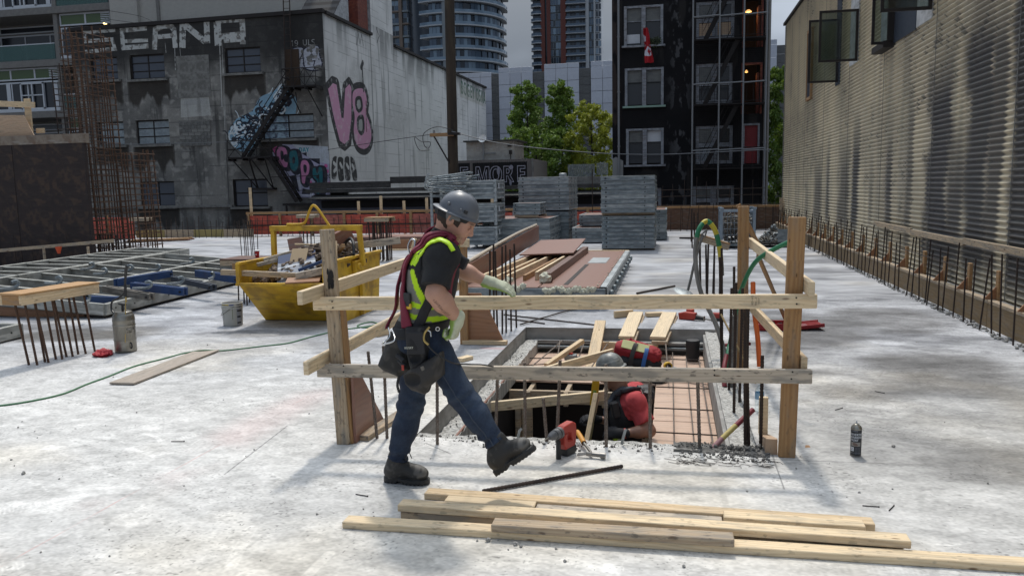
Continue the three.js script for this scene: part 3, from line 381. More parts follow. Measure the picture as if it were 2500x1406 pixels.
// --- the old concrete warehouse with graffiti: a front that faces the site and a long side wall
{
  const EX = [-32.9, -17.7, -1.7, 11.1], wins = [[[-31.637, 8.044], [-29.954, 9.285]], [[-29.184, 7.979], [-27.066, 9.291]], [[-23.451, 8.043], [-21.387, 9.359]], [[-31.516, 4.479], [-29.869, 5.773]], [[-29.117, 4.453], [-27.058, 5.784]], [[-21.534, 4.511], [-18.545, 5.799]], [[-29.11, 1.041], [-27.006, 2.429]], [[-23.44, 0.958], [-21.427, 2.443]]].map(p => R4(...p));
  const NAVY = '#20202e', rs = rng(404);
  const front = wallTex(1400, 1180, EX, g => {
    const L = (pts, w, c) => poly(g, pts, null, c, w), white = '#b9bab6'; g.lineCap = 'butt'; g.lineJoin = 'miter';
    L([[-29.901, 10.676], [-31.845, 10.654], [-31.841, 10.172], [-30.149, 10.19], [-30.018, 9.682], [-31.975, 9.607]], 0.21, white);
    L([[-27.967, 10.674], [-29.5, 10.631], [-29.51, 9.699], [-27.949, 9.725]], 0.26, white); L([[-29.478, 10.045], [-27.948, 10.027]], 0.2, white);
    L([[-27.594, 9.513], [-27.455, 10.559], [-26.996, 10.726], [-26.528, 10.72], [-26.35, 10.497], [-26.33, 9.533]], 0.3, white); L([[-27.339, 10.167], [-26.449, 10.182]], 0.24, white);
    L([[-25.914, 9.511], [-25.79, 10.763]], 0.38, white); L([[-25.672, 10.714], [-24.532, 9.758]], 0.34, white); L([[-24.418, 9.667], [-24.382, 10.787]], 0.34, white);
    L([[-23.779, 9.506], [-23.762, 10.73]], 0.42, white); L([[-23.875, 10.821], [-22.305, 10.813], [-22.311, 10.018], [-23.841, 9.975]], 0.32, white); L([[-22.331, 9.724], [-22.345, 9.515]], 0.34, '#8a8a86'); L([[-23.448, 9.764], [-22.233, 9.782]], 0.26, white);
    g.lineCap = 'round'; g.lineJoin = 'round';
    for (const [a, b, w] of [[[-23.553, 9.642], [-23.714, 5.035], 0.03], [[-23.696, 9.65], [-23.79, 6.339], 0.05], [[-26.073, 9.67], [-25.862, 4.225], 0.03], [[-26.367, 9.685], [-26.422, 8.396], 0.05], [[-26.923, 9.822], [-26.914, 9.327], 0.04], [[-23.541, 8.474], [-23.648, 4.598], 0.018]]) L([a, b], w, 'rgba(190,190,185,.75)');
    poly(g, [[-26.22, 6.912], [-24.546, 6.974], [-24.48, 5.888], [-26.305, 5.845]], 'rgba(175,175,170,.75)'); poly(g, [[-26.082, 6.471], [-24.654, 6.502], [-24.601, 6.89], [-25.977, 6.859]], 'rgba(150,150,146,.6)');
    // silver throw-up
    const sil = [smoothPoly([[-19.654, 9.081], [-18.957, 9.169], [-18.818, 8.767], [-18.957, 8.357], [-18.88, 8.082], [-19.482, 8.069], [-19.689, 8.498]]), smoothPoly([[-18.893, 9.083], [-18.084, 9.206], [-18.019, 8.727], [-17.904, 8.306], [-18.057, 8.002], [-18.834, 8.08], [-18.945, 8.565]])];
    for (const s of sil) poly(g, s, '#a9abb4', NAVY, 0.07); for (let i = 0; i < 60; i++) { const q = [-19.566, 9.013], x = q[0] + rs() * 1.5, y = q[1] - rs() * 0.95; L([[x, y], [x + 0.25, y + 0.05]], 0.012, 'rgba(225,225,235,.6)'); }
    L([[-19.293, 8.937], [-19.178, 8.514], [-18.973, 8.879]], 0.06, NAVY); L([[-18.755, 8.66], [-18.477, 8.708], [-18.538, 8.441], [-18.307, 8.471], [-18.389, 8.226]], 0.05, NAVY); L([[-19.584, 8.701], [-19.22, 8.6], [-18.895, 8.625]], 0.04, NAVY);
    flipText(g, '19  ULS', ...[-19.643, 9.267], 0.42, '#9c9c9c', '');
    // blue mural of curls
    const mural = smoothPoly([[-23.535, 4.812], [-23.019, 5.619], [-22.03, 6.057], [-21.534, 6.722], [-20.712, 7.028], [-20.221, 7.388], [-19.956, 7.123], [-19.474, 6.596], [-19.509, 6.004], [-19.641, 5.329], [-19.585, 4.686], [-20.349, 4.496], [-21.055, 4.561], [-21.738, 4.322], [-22.392, 3.863], [-23.194, 4.148]], true, 120);
    g.save(); poly(g, mural, '#7fa3b8'); g.beginPath(); mural.forEach((p, i) => i ? g.lineTo(...p) : g.moveTo(...p)); g.clip();
    for (let i = 0; i < 85; i++) { const q = [-23.492, 4.047], u = rs(), x = q[0] + u * 3.7, y = q[1] + rs() * 1.1 + Math.pow(u, 1.2) * 2.2, a = rs() * 6.3, r = 0.12 + rs() * 0.3, pts = []; for (let k = 0; k < 9; k++) { const t = a + k * 0.62, e = r * (1 - k * 0.09) + (k < 2 ? 0.15 : 0); pts.push([x + Math.cos(t) * e * 1.2 + k * 0.02, y + Math.sin(t) * e]); } L(smoothPoly(pts, false, 24), 0.05 + rs() * 0.07, i % 3 === 2 ? '#d5dde0' : i % 3 ? NAVY : '#1b2634'); }
    g.restore(); for (let i = 0; i < 14; i++) { const q = mural[(i * 9) % mural.length], a = -0.6 + rs() * 2.6; L(smoothPoly([q, [q[0] - 0.1 + Math.cos(a) * 0.2, q[1] + Math.sin(a) * 0.25], [q[0] + Math.cos(a + 0.6) * 0.35, q[1] + Math.sin(a + 0.6) * 0.42]], false, 12), 0.05, i % 2 ? '#c9d2d6' : NAVY); }
    // bubble letters C O P Y on a lilac ground
    poly(g, [[-21.006, 3.825], [-20.364, 4.238], [-18.452, 4.096], [-17.777, 3.735], [-17.807, 1.374], [-19.917, 1.409], [-20.479, 2.336], [-20.854, 3.214]], '#a29fb5'); poly(g, [[-19.847, 4.223], [-17.808, 4.035], [-17.739, 3.136], [-18.498, 3.263], [-19.333, 3.779]], '#b3b8bf'); poly(g, [[-20.993, 4.041], [-20.7, 4.162], [-20.834, 3.539]], '#b04a7c');
    for (const p of [[-18.352, 2.507], [-17.921, 2.755], [-17.838, 2.108], [-18.906, 2.195], [-17.975, 3.035]]) { g.beginPath(); g.arc(p[0], p[1], 0.1, 0, 7); g.fillStyle = '#c05a90'; g.fill(); } flipText(g, '20', ...[-18.034, 2.371], 0.3, NAVY, 'bold'); flipText(g, 'DAY', ...[-19.472, 3.804], 0.3, '#2b8590', 'bold');
    poly(g, [[-19.335, 3.736], [-19.029, 3.77], [-19.041, 3.556]], '#20202e'); poly(g, [[-18.954, 3.446], [-18.303, 3.429], [-18.32, 3.108]], '#20202e'); poly(g, [[-20.087, 2.545], [-19.706, 2.602], [-19.571, 1.665], [-19.883, 1.997]], '#20202e'); poly(g, [[-19.37, 1.879], [-18.953, 1.784], [-18.871, 1.565], [-19.435, 1.575]], '#20202e'); poly(g, [[-19.675, 2.319], [-19.461, 2.358], [-19.479, 1.62]], '#b9b9c2');
    L([[-19.579, 1.534], [-18.688, 1.475]], 0.07, '#c4c4cf'); L([[-18.859, 1.782], [-18.815, 1.304]], 0.08, '#c4c4cf'); L([[-18.936, 1.653], [-18.927, 1.393]], 0.05, '#c4c4cf');
    const shape = (pts, fill, holes, off) => { const s = smoothPoly(pts, true, 60); poly(g, s.map(p => [p[0] + 0.12, p[1] - 0.07]), NAVY, NAVY, 0.2); poly(g, s, fill, NAVY, 0.09); for (const h of holes) poly(g, smoothPoly(h, true, 24), NAVY); };
    shape([[-20.607, 4.138], [-20.21, 4.061], [-20.115, 3.671], [-20.306, 3.633], [-20.298, 3.373], [-20.115, 3.282], [-20.203, 2.981], [-20.485, 3.032], [-20.769, 3.429], [-20.787, 3.905]], '#c0789e', [[[-20.503, 3.897], [-20.388, 3.851], [-20.388, 3.462], [-20.486, 3.4], [-20.543, 3.639]]]);
    shape([[-20.009, 3.862], [-19.63, 3.916], [-19.509, 3.568], [-19.544, 2.966], [-19.791, 2.755], [-20.017, 2.934], [-20.083, 3.411]], '#1c6169', [[[-19.839, 3.556], [-19.723, 3.531], [-19.765, 3.209], [-19.859, 3.211]]]);
    shape([[-19.331, 3.391], [-19.051, 3.384], [-18.878, 3.122], [-18.954, 2.606], [-19.102, 2.48], [-19.217, 2.093], [-19.403, 2.14], [-19.445, 2.639], [-19.463, 3.136]], '#c0789e', [[[-19.229, 3.13], [-19.091, 3.084], [-19.136, 2.697], [-19.229, 2.721]]]);
    shape([[-18.748, 2.946], [-18.559, 2.985], [-18.48, 2.725], [-18.394, 3.024], [-18.187, 2.976], [-18.189, 2.072], [-18.356, 1.556], [-18.681, 1.605], [-18.751, 2.04], [-18.555, 2.209], [-18.774, 2.473]], '#1c6169', [[[-18.536, 2.554], [-18.443, 2.552], [-18.452, 2.38], [-18.545, 2.382]]]);
  }, (x, y, a, col) => {
    const n = fbm(x * 0.7, y * 0.7 + 4, 5), f = fbm(x * 4, y * 4, 5), run = fbm(x * 3.1 + 7, y * 0.22, 5), fine = vnoise(x * 26, y * 26);
    let c = mix3([0.22, 0.21, 0.19], [0.12, 0.116, 0.108], sm(0.3, 0.7, n)); c = mix3(c, [0.34, 0.325, 0.295], 0.6 * sm(0.5, 0.75, f)); // bare board-marked concrete
    const b = y * 1.25, line = Math.abs(b - Math.round(b)); c = mix3(c, [0.04, 0.04, 0.04], 0.55 * (1 - sm(0.01, 0.05, line)) * sm(0.35, 0.6, fbm(x * 1.2, Math.round(b) * 7.7, 3)));
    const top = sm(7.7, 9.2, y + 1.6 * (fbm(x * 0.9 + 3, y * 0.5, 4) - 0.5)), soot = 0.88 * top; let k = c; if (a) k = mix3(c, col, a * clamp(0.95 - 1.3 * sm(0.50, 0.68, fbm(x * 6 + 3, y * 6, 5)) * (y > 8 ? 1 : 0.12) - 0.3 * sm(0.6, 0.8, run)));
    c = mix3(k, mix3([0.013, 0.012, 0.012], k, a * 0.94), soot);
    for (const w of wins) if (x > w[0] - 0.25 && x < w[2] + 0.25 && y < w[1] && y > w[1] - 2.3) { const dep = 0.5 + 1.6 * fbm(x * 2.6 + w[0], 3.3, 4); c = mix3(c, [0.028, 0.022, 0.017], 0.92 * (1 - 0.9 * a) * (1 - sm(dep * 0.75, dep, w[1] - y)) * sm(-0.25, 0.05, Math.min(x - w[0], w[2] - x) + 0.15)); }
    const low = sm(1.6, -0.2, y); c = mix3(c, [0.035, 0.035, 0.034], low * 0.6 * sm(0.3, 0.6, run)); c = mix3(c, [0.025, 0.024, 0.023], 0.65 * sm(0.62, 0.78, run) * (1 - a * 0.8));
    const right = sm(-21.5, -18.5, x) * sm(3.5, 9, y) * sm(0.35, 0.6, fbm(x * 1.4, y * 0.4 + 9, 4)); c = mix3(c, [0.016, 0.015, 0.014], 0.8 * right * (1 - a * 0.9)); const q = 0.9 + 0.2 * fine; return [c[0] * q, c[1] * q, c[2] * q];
  });
  const t = thing('concrete_warehouse', 'old stained concrete warehouse with big white block letters and a long white side wall', 'building');
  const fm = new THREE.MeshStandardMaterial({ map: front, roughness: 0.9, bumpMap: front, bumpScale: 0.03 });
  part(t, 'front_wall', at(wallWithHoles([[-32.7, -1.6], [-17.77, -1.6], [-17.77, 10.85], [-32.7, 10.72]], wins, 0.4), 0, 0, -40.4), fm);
  part(t, 'back_panel', box(14.6, 12.2, 0.1, -25.2, 4.55, -40.75), M.dark);
  part(t, 'parapet', along(box(15.1, 0.2, 0.3), [-32.8, 10.83, -40.02], [-17.7, 10.96, -40.02]), M.iron);
  wins.forEach((w, i) => windowPart(t, w[0], w[1], w[2], w[3], -40.16, 2, i > 5 ? 2 : 3, M.iron, i < 3 || i > 5 ? M.paneBlue : M.panePale, 0.07, 0.06, i === 5 ? (c, r) => c ? M.panePale : M.paneMural : null));
  for (const w of wins) part(t, 'sill', box(w[2] - w[0] + 0.3, 0.12, 0.22, (w[0] + w[2]) / 2, w[1] - 0.065, -39.95), M.cement);
  const brickGeo = box(0.36, 0.17, 0.05), none = 0; // bricked-up openings
  for (const r of [R4([-26.322, 6.873], [-24.388, 9.091]), R4([-26.43, 4.286], [-24.545, 5.673])]) { const q = part(t, 'bricked_opening', box(r[2] - r[0], r[3] - r[1], 0.04, (r[0] + r[2]) / 2, (r[1] + r[3]) / 2, -39.99), M.cement); let row = 0; if (r[1] < 6) for (let y = r[1] + 0.1; y < r[3] - 0.05; y += 0.185, row++) for (let x = r[0] + 0.19 + (row % 2) * 0.19; x < r[2] - 0.15; x += 0.375) part(q, 'brick', brickGeo, (row * 7 + Math.round(x * 9)) % 3 ? M.cement2 : M.cement, [x, y, -39.965 + rr(-0.006, 0.006)]); }
  // side wall: white painted blockwork, s = -z
  const EW = [39.9, 77.4, -1.7, 11.6];
  const sideTex = wallTex(2048, 720, EW, g => {
    const S = p => [-p[0], p[1]], P = a => a.map(S), L = (pts, w, c) => poly(g, P(pts), null, c, w), K = '#17151a', pink = '#d094b2';
    const V = P([[-40.266, 7.038], [-40.934, 7.413], [-41.411, 7.384], [-41.87, 5.664], [-42.153, 5.686], [-42.568, 7.321], [-43.181, 7.637], [-43.454, 7.466], [-43.254, 5.728], [-42.762, 4.519], [-42.101, 4.261], [-41.503, 4.409], [-40.876, 5.543]]), E8 = smoothPoly(P([[-43.663, 7.218], [-44.489, 7.539], [-45.432, 7.528], [-45.757, 6.971], [-45.543, 6.239], [-46.006, 5.702], [-46.259, 4.994], [-45.856, 4.392], [-44.912, 4.111], [-43.876, 4.346], [-43.529, 5.018], [-43.752, 5.904], [-43.534, 6.615]]), true, 80);
    poly(g, V, K, K, 0.75); poly(g, E8, K, K, 0.7); poly(g, V, pink); poly(g, E8, pink); 
    for (const h of [[[-44.047, 6.893], [-44.866, 7.023], [-44.998, 6.521], [-44.398, 6.211], [-43.994, 6.429]], [[-44.166, 5.799], [-45.063, 5.986], [-45.102, 5.21], [-44.627, 4.945], [-44.158, 5.196]]]) { const p = smoothPoly(P(h), true, 30); poly(g, p, K, K, 0.12); const m = p.reduce((s, q) => [s[0] + q[0] / p.length, s[1] + q[1] / p.length], [0, 0]); poly(g, p.map(q => [mix(m[0], q[0], 0.55), mix(m[1], q[1], 0.66)]), '#a8a9a4'); }
    L([[-45.3, 7.49], [-45.219, 8.998]], 0.16, K); L([[-45.069, 8.791], [-45.359, 9.111]], 0.3, K); L([[-45.62, 6.91], [-45.487, 5.187]], 0.12, '#6d3543');
    // black throw-up with a white outline
    const bl = [[[-40.371, 3.469], [-41.027, 3.599], [-41.114, 2.944], [-40.658, 2.282], [-40.137, 2.366]], [[-41.071, 3.513], [-41.899, 3.495], [-41.872, 2.287], [-41.087, 2.239]], [[-42.018, 3.544], [-42.716, 3.611], [-42.739, 2.291], [-41.986, 2.287]], [[-42.839, 3.661], [-43.524, 3.407], [-43.762, 2.295], [-43.147, 2.223], [-42.851, 2.749]]];
    for (const b of bl) poly(g, smoothPoly(P(b), true, 30), '#131316', '#c9c9c6', 0.14); for (const [p, q] of [[[-40.55, 3.194], [-40.857, 3.07]], [[-40.553, 2.76], [-40.837, 2.895]], [[-41.415, 3.171], [-41.617, 2.998]], [[-42.314, 3.148], [-42.525, 2.971]], [[-43.131, 3.121], [-43.29, 2.94]]]) L([p, q], 0.22, '#c9c9c6');
    L([[-44.48, 10.647], [-44.519, 9.927], [-44.849, 10.667], [-45.032, 10.103], [-45.353, 10.711], [-45.535, 10.092]], 0.05, '#222'); L([[-47.793, 12.446], [-48.301, 12.013], [-47.821, 11.485], [-48.271, 11.127], [-47.867, 10.668]], 0.06, '#222');
    const b0 = S([-67.666, 10.1]); flipText(g, 'BOGEY OSKAR', b0[0], b0[1] - 0.35, 1.55, '#4d6f5d', 'bold', -0.0);
    poly(g, P([[-67.44, 10.518], [-76.229, 10.412], [-76.127, 9.441], [-67.324, 9.448]]), 'rgba(150,145,120,.35)');
  }, (x, y, a, col) => {
    const n = fbm(x * 0.5, y * 0.5 + 40, 5), run = fbm(x * 2.6 + 4, y * 0.25 + 9, 5), f = fbm(x * 5, y * 5, 4); let c = mix3([0.80, 0.79, 0.765], [0.61, 0.605, 0.58], sm(0.35, 0.7, n)); c = mix3(c, [0.76, 0.755, 0.73], 0.5 * sm(0.52, 0.7, f));
    const row = y / 0.4, lr = Math.abs(row - Math.round(row)), lc = Math.abs((x / 0.8 + (Math.floor(row) % 2) * 0.5) % 1 - 0.5); c = mix3(c, [0.2, 0.2, 0.19], 0.6 * (1 - sm(0.015, 0.06, lr)) * sm(0.42, 0.66, fbm(x * 0.8, Math.round(row) * 3.1, 3))); c = mix3(c, [0.27, 0.27, 0.26], 0.25 * sm(0.485, 0.495, lc));
    const edge = sm(8.8, 10.8, y) * sm(0.36, 0.62, fbm(x * 1.5, y * 0.3, 5)); c = mix3(c, [0.13, 0.13, 0.125], 0.65 * edge); c = mix3(c, [0.2, 0.2, 0.19], 0.5 * sm(0.62, 0.75, run));
    for (const p of [46.7, 53.5, 58.5, 64, 70]) c = mix3(c, p === 46.7 || p === 70 ? [0.1, 0.1, 0.1] : [0.55, 0.55, 0.53], 0.6 * (1 - sm(0.03, 0.14, Math.abs(x - p - 0.1 * (n - 0.5)))));
    c = mix3(c, [0.3, 0.3, 0.29], 0.35 * sm(42, 40, x)); const big = sm(0.1, -0.2, y - 5.2 - 0.03 * (x - 40)) * sm(0.4, 0.6, n); c = mix3(c, [0.72, 0.715, 0.69], 0.4 * big);
    if (a) c = mix3(c, col, a * (0.93 - 0.35 * sm(0.6, 0.75, f))); return c;
  });
  const sg = new THREE.ShapeGeometry(new THREE.Shape([[40.02, -1.6], [77.2, -1.6], [77.2, 11.25], [50.8, 10.9], [50.8, 15.2], [46.9, 15.2], [46.9, 10.9], [40.02, 10.85]].map(p => new THREE.Vector2(...p)))); sg.rotateY(Math.PI / 2); sg.translate(-17.765, 0, 0);
  part(t, 'side_wall', sg, new THREE.MeshStandardMaterial({ map: sideTex, roughness: 0.85, bumpMap: sideTex, bumpScale: 0.02 }));
  part(t, 'side_core', box(3, 12.3, 36.8, -19.32, 4.6, -58.78), M.cement); part(t, 'tower_block', box(3.2, 5, 3.86, -19.4, 12.7, -48.85), M.whiteDirty);
  part(t, 'side_coping', board([-17.8, 10.93, -40.2], [-17.8, 10.98, -46.8], 0.16, 0.36), M.iron); part(t, 'side_coping', board([-17.8, 10.98, -50.9], [-17.8, 11.33, -77.2], 0.16, 0.36), M.iron);
  part(t, 'roof', box(14.7, 0.1, 36, -25.2, 10.6, -58.6), M.dark);
  part(t, 'chimney', box(1.2, 4.4, 1.5, -18.45, 12.9, -45.9), M.redPaint); part(t, 'roof_post', box(0.4, 4, 0.4, -18.5, 12.8, -44.2), M.iron); part(t, 'roof_brace', rod([-18.3, 10.9, -44.9], [-18.3, 12.6, -44.3], 0.06, 6), M.iron);
  const gb = part(t, 'roof_gable', at(prism([[42.0, 10.9], [44.6, 10.9], [44.6, 12.9], [44.1, 12.9]], 2.0), -20.2, 0, 0, 0, Math.PI / 2, 0), M.whiteDirty);
  const sh = box(2.1, 0.03, 0.36); for (let i = 0; i < 10; i++) part(gb, 'shingle', sh, i % 2 ? M.iron : M.black, [-19.2, 11.0 + i * 0.205, -42.08 - i * 0.213], [0.85, 0, 0]);
  part(t, 'ledge', box(9.2, 0.14, 0.2, -28.1, 1.02, -39.93), M.cement); part(t, 'pipe', rod([[-23.648, 4.598], -39.9].flat(), [-23.7, 0.6, -39.9], 0.03, 6), M.cement2);
}

// --- iron fire escape on the warehouse front
{
  const t = thing('fire_escape', 'rusty black iron fire escape zigzagging down the stained warehouse front', 'fire escape'); const z0 = -39.9, z1 = -39.1, zc = -39.5;
  const plat = (x0, x1, y, nm) => { part(t, 'platform', [box(x1 - x0, 0.08, 0.8, (x0 + x1) / 2, y, zc), ...[0, 1, 2, 3].map(i => box(0.06, 0.12, 0.8, mix(x0, x1, i / 3), y - 0.09, zc))], M.iron); const rs = []; for (const h of [0.45, 0.9]) rs.push(rod([x0, y + h, z1], [x1, y + h, z1], 0.025, 6), rod([x0, y + h, z0], [x0, y + h, z1], 0.02, 6), rod([x1, y + h, z0], [x1, y + h, z1], 0.02, 6)); for (let i = 0; i <= 3; i++) rs.push(rod([mix(x0, x1, i / 3), y, z1], [mix(x0, x1, i / 3), y + 0.9, z1], 0.02, 6)); for (let i = 0; i < 3; i++) rs.push(rod([mix(x0, x1, i / 3), y, z1], [mix(x0, x1, (i + 1) / 3), y + 0.9, z1], 0.016, 6), rod([mix(x0, x1, i / 3), y + 0.9, z1], [mix(x0, x1, (i + 1) / 3), y, z1], 0.016, 6)); part(t, 'railing', rs, M.iron); };
  plat(-19.75, -17.9, 7.1); plat(-23.1, -20.6, 3.55);
  const stair = (a, b) => { for (const z of [-39.75, -39.2]) part(t, 'stringer', board([a[0], a[1], z], [b[0], b[1], z], 0.2, 0.05), M.iron); const n = 11, tr = []; for (let i = 1; i < n; i++) tr.push(box(0.26, 0.035, 0.5, mix(a[0], b[0], i / n), mix(a[1], b[1], i / n), -39.47)); part(t, 'treads', tr, M.iron); part(t, 'handrail', [rod([a[0], a[1] + 0.8, -39.15], [b[0], b[1] + 0.8, -39.15], 0.022, 6), rod([a[0], a[1] + 0.45, -39.15], [b[0], b[1] + 0.45, -39.15], 0.018, 6)], M.iron); };
  stair([-22.3, 3.6], [-19.5, 7.1]); stair([-19.35, 1.2], [-20.8, 3.5]);
  part(t, 'brackets', [rod([-22.9, 3.5, z1], [-21.9, 1.9, z0], 0.035, 6), rod([-21.9, 3.5, z1], [-21.9, 1.9, z0], 0.05, 6), rod([-21.8, 3.5, z1], [-21.0, 1.9, z0], 0.035, 6), rod([-21.0, 3.5, z1], [-21.0, 1.9, z0], 0.035, 6), rod([-18.4, 7.0, z1], [-18.0, 5.6, z0], 0.03, 6), rod([-19.4, 7.0, z1], [-19.2, 5.8, z0], 0.03, 6), box(1.5, 0.1, 0.5, -21.6, 1.9, -39.8)], M.iron);
  const lad = [rod([-19.9, 7.2, -39.75], [-19.75, 12.6, -39.75], 0.03, 6), rod([-19.55, 7.2, -39.75], [-19.4, 12.6, -39.75], 0.03, 6)]; for (let y = 7.5; y < 12; y += 0.33) lad.push(rod([-19.9 + (y - 7.2) * 0.028, y, -39.75], [-19.55 + (y - 7.2) * 0.028, y, -39.75], 0.014, 5)); part(t, 'ladder', lad, M.rustDark);
  part(t, 'doorway', box(0.75, 1.9, 0.12, -19.55, 8.15, -39.95), M.brownDark); part(t, 'landing', [box(2.6, 0.12, 0.7, -18.9, 1.05, -39.6), rod([-18.0, 1, z1], [-18.0, -1.5, z1], 0.05, 6), rod([-19.9, 1, z1], [-19.9, -1.5, z1], 0.05, 6)], M.iron);
  part(t, 'drop_bars', [rod([-20.7, 2.5, z1], [-18.0, 2.52, z1], 0.022, 6), rod([-20.2, 1.75, z1], [-18.0, 1.8, z1], 0.022, 6), rod([-18.0, 1.0, z1], [-18.0, 2.6, z1], 0.02, 6)], M.iron);
}
// --- apartment block behind, at the left
{
  const t = thing('apartment_block', 'grey apartment block with white framed windows and green glass balconies behind the warehouse', 'building'); const z = -46;
  M.aptWall = tmat(mottle([0.20, 0.19, 0.175], [0.175, 0.165, 0.155], [0.22, 0.21, 0.195], 51), 0.85, 0); M.aptBlank = tmat(mottle([0.42, 0.40, 0.36], [0.395, 0.375, 0.34], [0.45, 0.43, 0.39], 52), 0.85, 0);
  M.aptFrame = std([0.55, 0.57, 0.60], 0.6); M.greenGlass = new THREE.MeshPhysicalMaterial({ color: rgb(0.06, 0.10, 0.03), roughness: 0.2 }); M.glassTeal = new THREE.MeshPhysicalMaterial({ color: rgb(0.05, 0.12, 0.11), roughness: 0.15, transparent: true, opacity: 0.75 });
  part(t, 'back_wall', box(22, 26, 0.4, -38, 7, z - 2.4), M.aptWall);
  part(t, 'blank_wall', box(14, 19, 3, -27.05, 8, z - 1.2), M.aptBlank); part(t, 'blank_wall', box(1.9, 19, 3.3, -33.2 - 0.1, 8, z - 1.1), M.aptBlank); part(t, 'wall_joint', box(0.2, 19, 0.12, -31.05, 8, z + 0.33), M.aptWall);
  for (let f = -1; f < 6; f++) {
    const y = 0.55 + f * 3.22; // floor level of this storey
    part(t, 'floor_slab', box(16, 0.42, 2.6, -42.2, y + 0.0, z - 1.0), M.aptWall);
    for (const x of [-46.2, -38.55, -34.45]) part(t, 'pier', box(0.3, 2.8, 2.4, x, y + 1.61, z - 1.05), M.aptWall);
    const bay = f % 2 === 0; // window bays and recessed balconies alternate between the two sides
    const wx0 = bay ? -46 : -38.35, wx1 = bay ? -38.75 : -34.65, bx0 = bay ? -38.35 : -46, bx1 = bay ? -34.65 : -38.75;
    const top = windowPart(t, wx0, y + 2.25, wx1, y + 3.0, z - 0.05, bay ? 4 : 2, 1, M.aptFrame, M.greenGlass, 0.09, 0.12); part(top, 'louvre', [0, 1, 2, 3, 4, 5].map(i => box(0.6, 0.05, 0.08, wx1 - 0.4, y + 2.33 + i * 0.11, z - 0.02)), M.aptFrame);
    windowPart(t, wx0, y + 0.35, wx1, y + 2.15, z - 0.05, bay ? 6 : 3, 1, M.aptFrame, M.glassDark, 0.1, 0.09);
    const sash = [box(1.75, 0.1, 0.08, 0, 1.6, 0), box(1.75, 0.1, 0.08, 0, 0, 0), box(0.09, 1.7, 0.08, -0.83, 0.8, 0), box(0.09, 1.7, 0.08, 0.83, 0.8, 0), box(0.09, 1.6, 0.07, 0, 0.8, 0), box(1.7, 0.07, 0.07, 0, 0.85, 0)]; part(t, 'casement', sash, M.aptFrame, [(wx0 + wx1) / 2 + (bay ? 1.6 : 0), y + 0.42, z + 0.06]);
    if (bay) for (const x of [wx0 + 3.4, wx1 - 0.3]) part(t, 'curtain', box(0.3, 1.6, 0.02, x, y + 1.25, z + 0.005), M.aptFrame);
    part(t, 'spandrel', box(wx1 - wx0, 0.16, 0.3, (wx0 + wx1) / 2, y + 0.29, z - 0.02), M.aptFrame);
    part(t, 'balcony_glass', box(bx1 - bx0, 0.95, 0.03, (bx0 + bx1) / 2, y + 0.72, z + 0.12), M.glassTeal); part(t, 'balcony_rail', [box(bx1 - bx0, 0.06, 0.06, (bx0 + bx1) / 2, y + 1.22, z + 0.12), ...[0, 1, 2, 3].map(i => box(0.04, 1.0, 0.05, mix(bx0 + 0.1, bx1 - 0.1, i / 3), y + 0.7, z + 0.08))], M.aptFrame);
    windowPart(t, bx0 + 1.2, y + 0.3, bx1 - 0.2, y + 2.3, z - 2.1, 3, 1, M.aptFrame, M.glassDark, 0.1, 0.1); windowPart(t, bx0 + 1.2, y + 2.4, bx1 - 0.2, y + 2.85, z - 2.1, 1, 1, M.aptFrame, M.glassDark, 0.08, 0.08);
  }
  const lamp = part(t, 'ceiling_lamp', lathe([[0, 0], [0.1, 0.01], [0.12, 0.06], [0, 0.08]], 14), new THREE.MeshStandardMaterial({ color: rgb(1, 0.85, 0.5), emissive: rgb(1, 0.72, 0.3), emissiveIntensity: 4 }), [-35.155, 12.429, -46.1]);
  const st = thing('balcony_stool', 'pale plastic stool standing on the green glass balcony of the apartment block', 'stool', [-39.7, 6.99 + 0.21, -46.35]); part(st, 'seat', box(0.34, 0.05, 0.34, 0, 0.55, 0), M.aptFrame); for (const [a, b] of [[-1, -1], [1, -1], [-1, 1], [1, 1]]) part(st, 'leg', rod([a * 0.2, 0, b * 0.2], [a * 0.13, 0.54, b * 0.13], 0.022, 6), M.aptFrame);
}
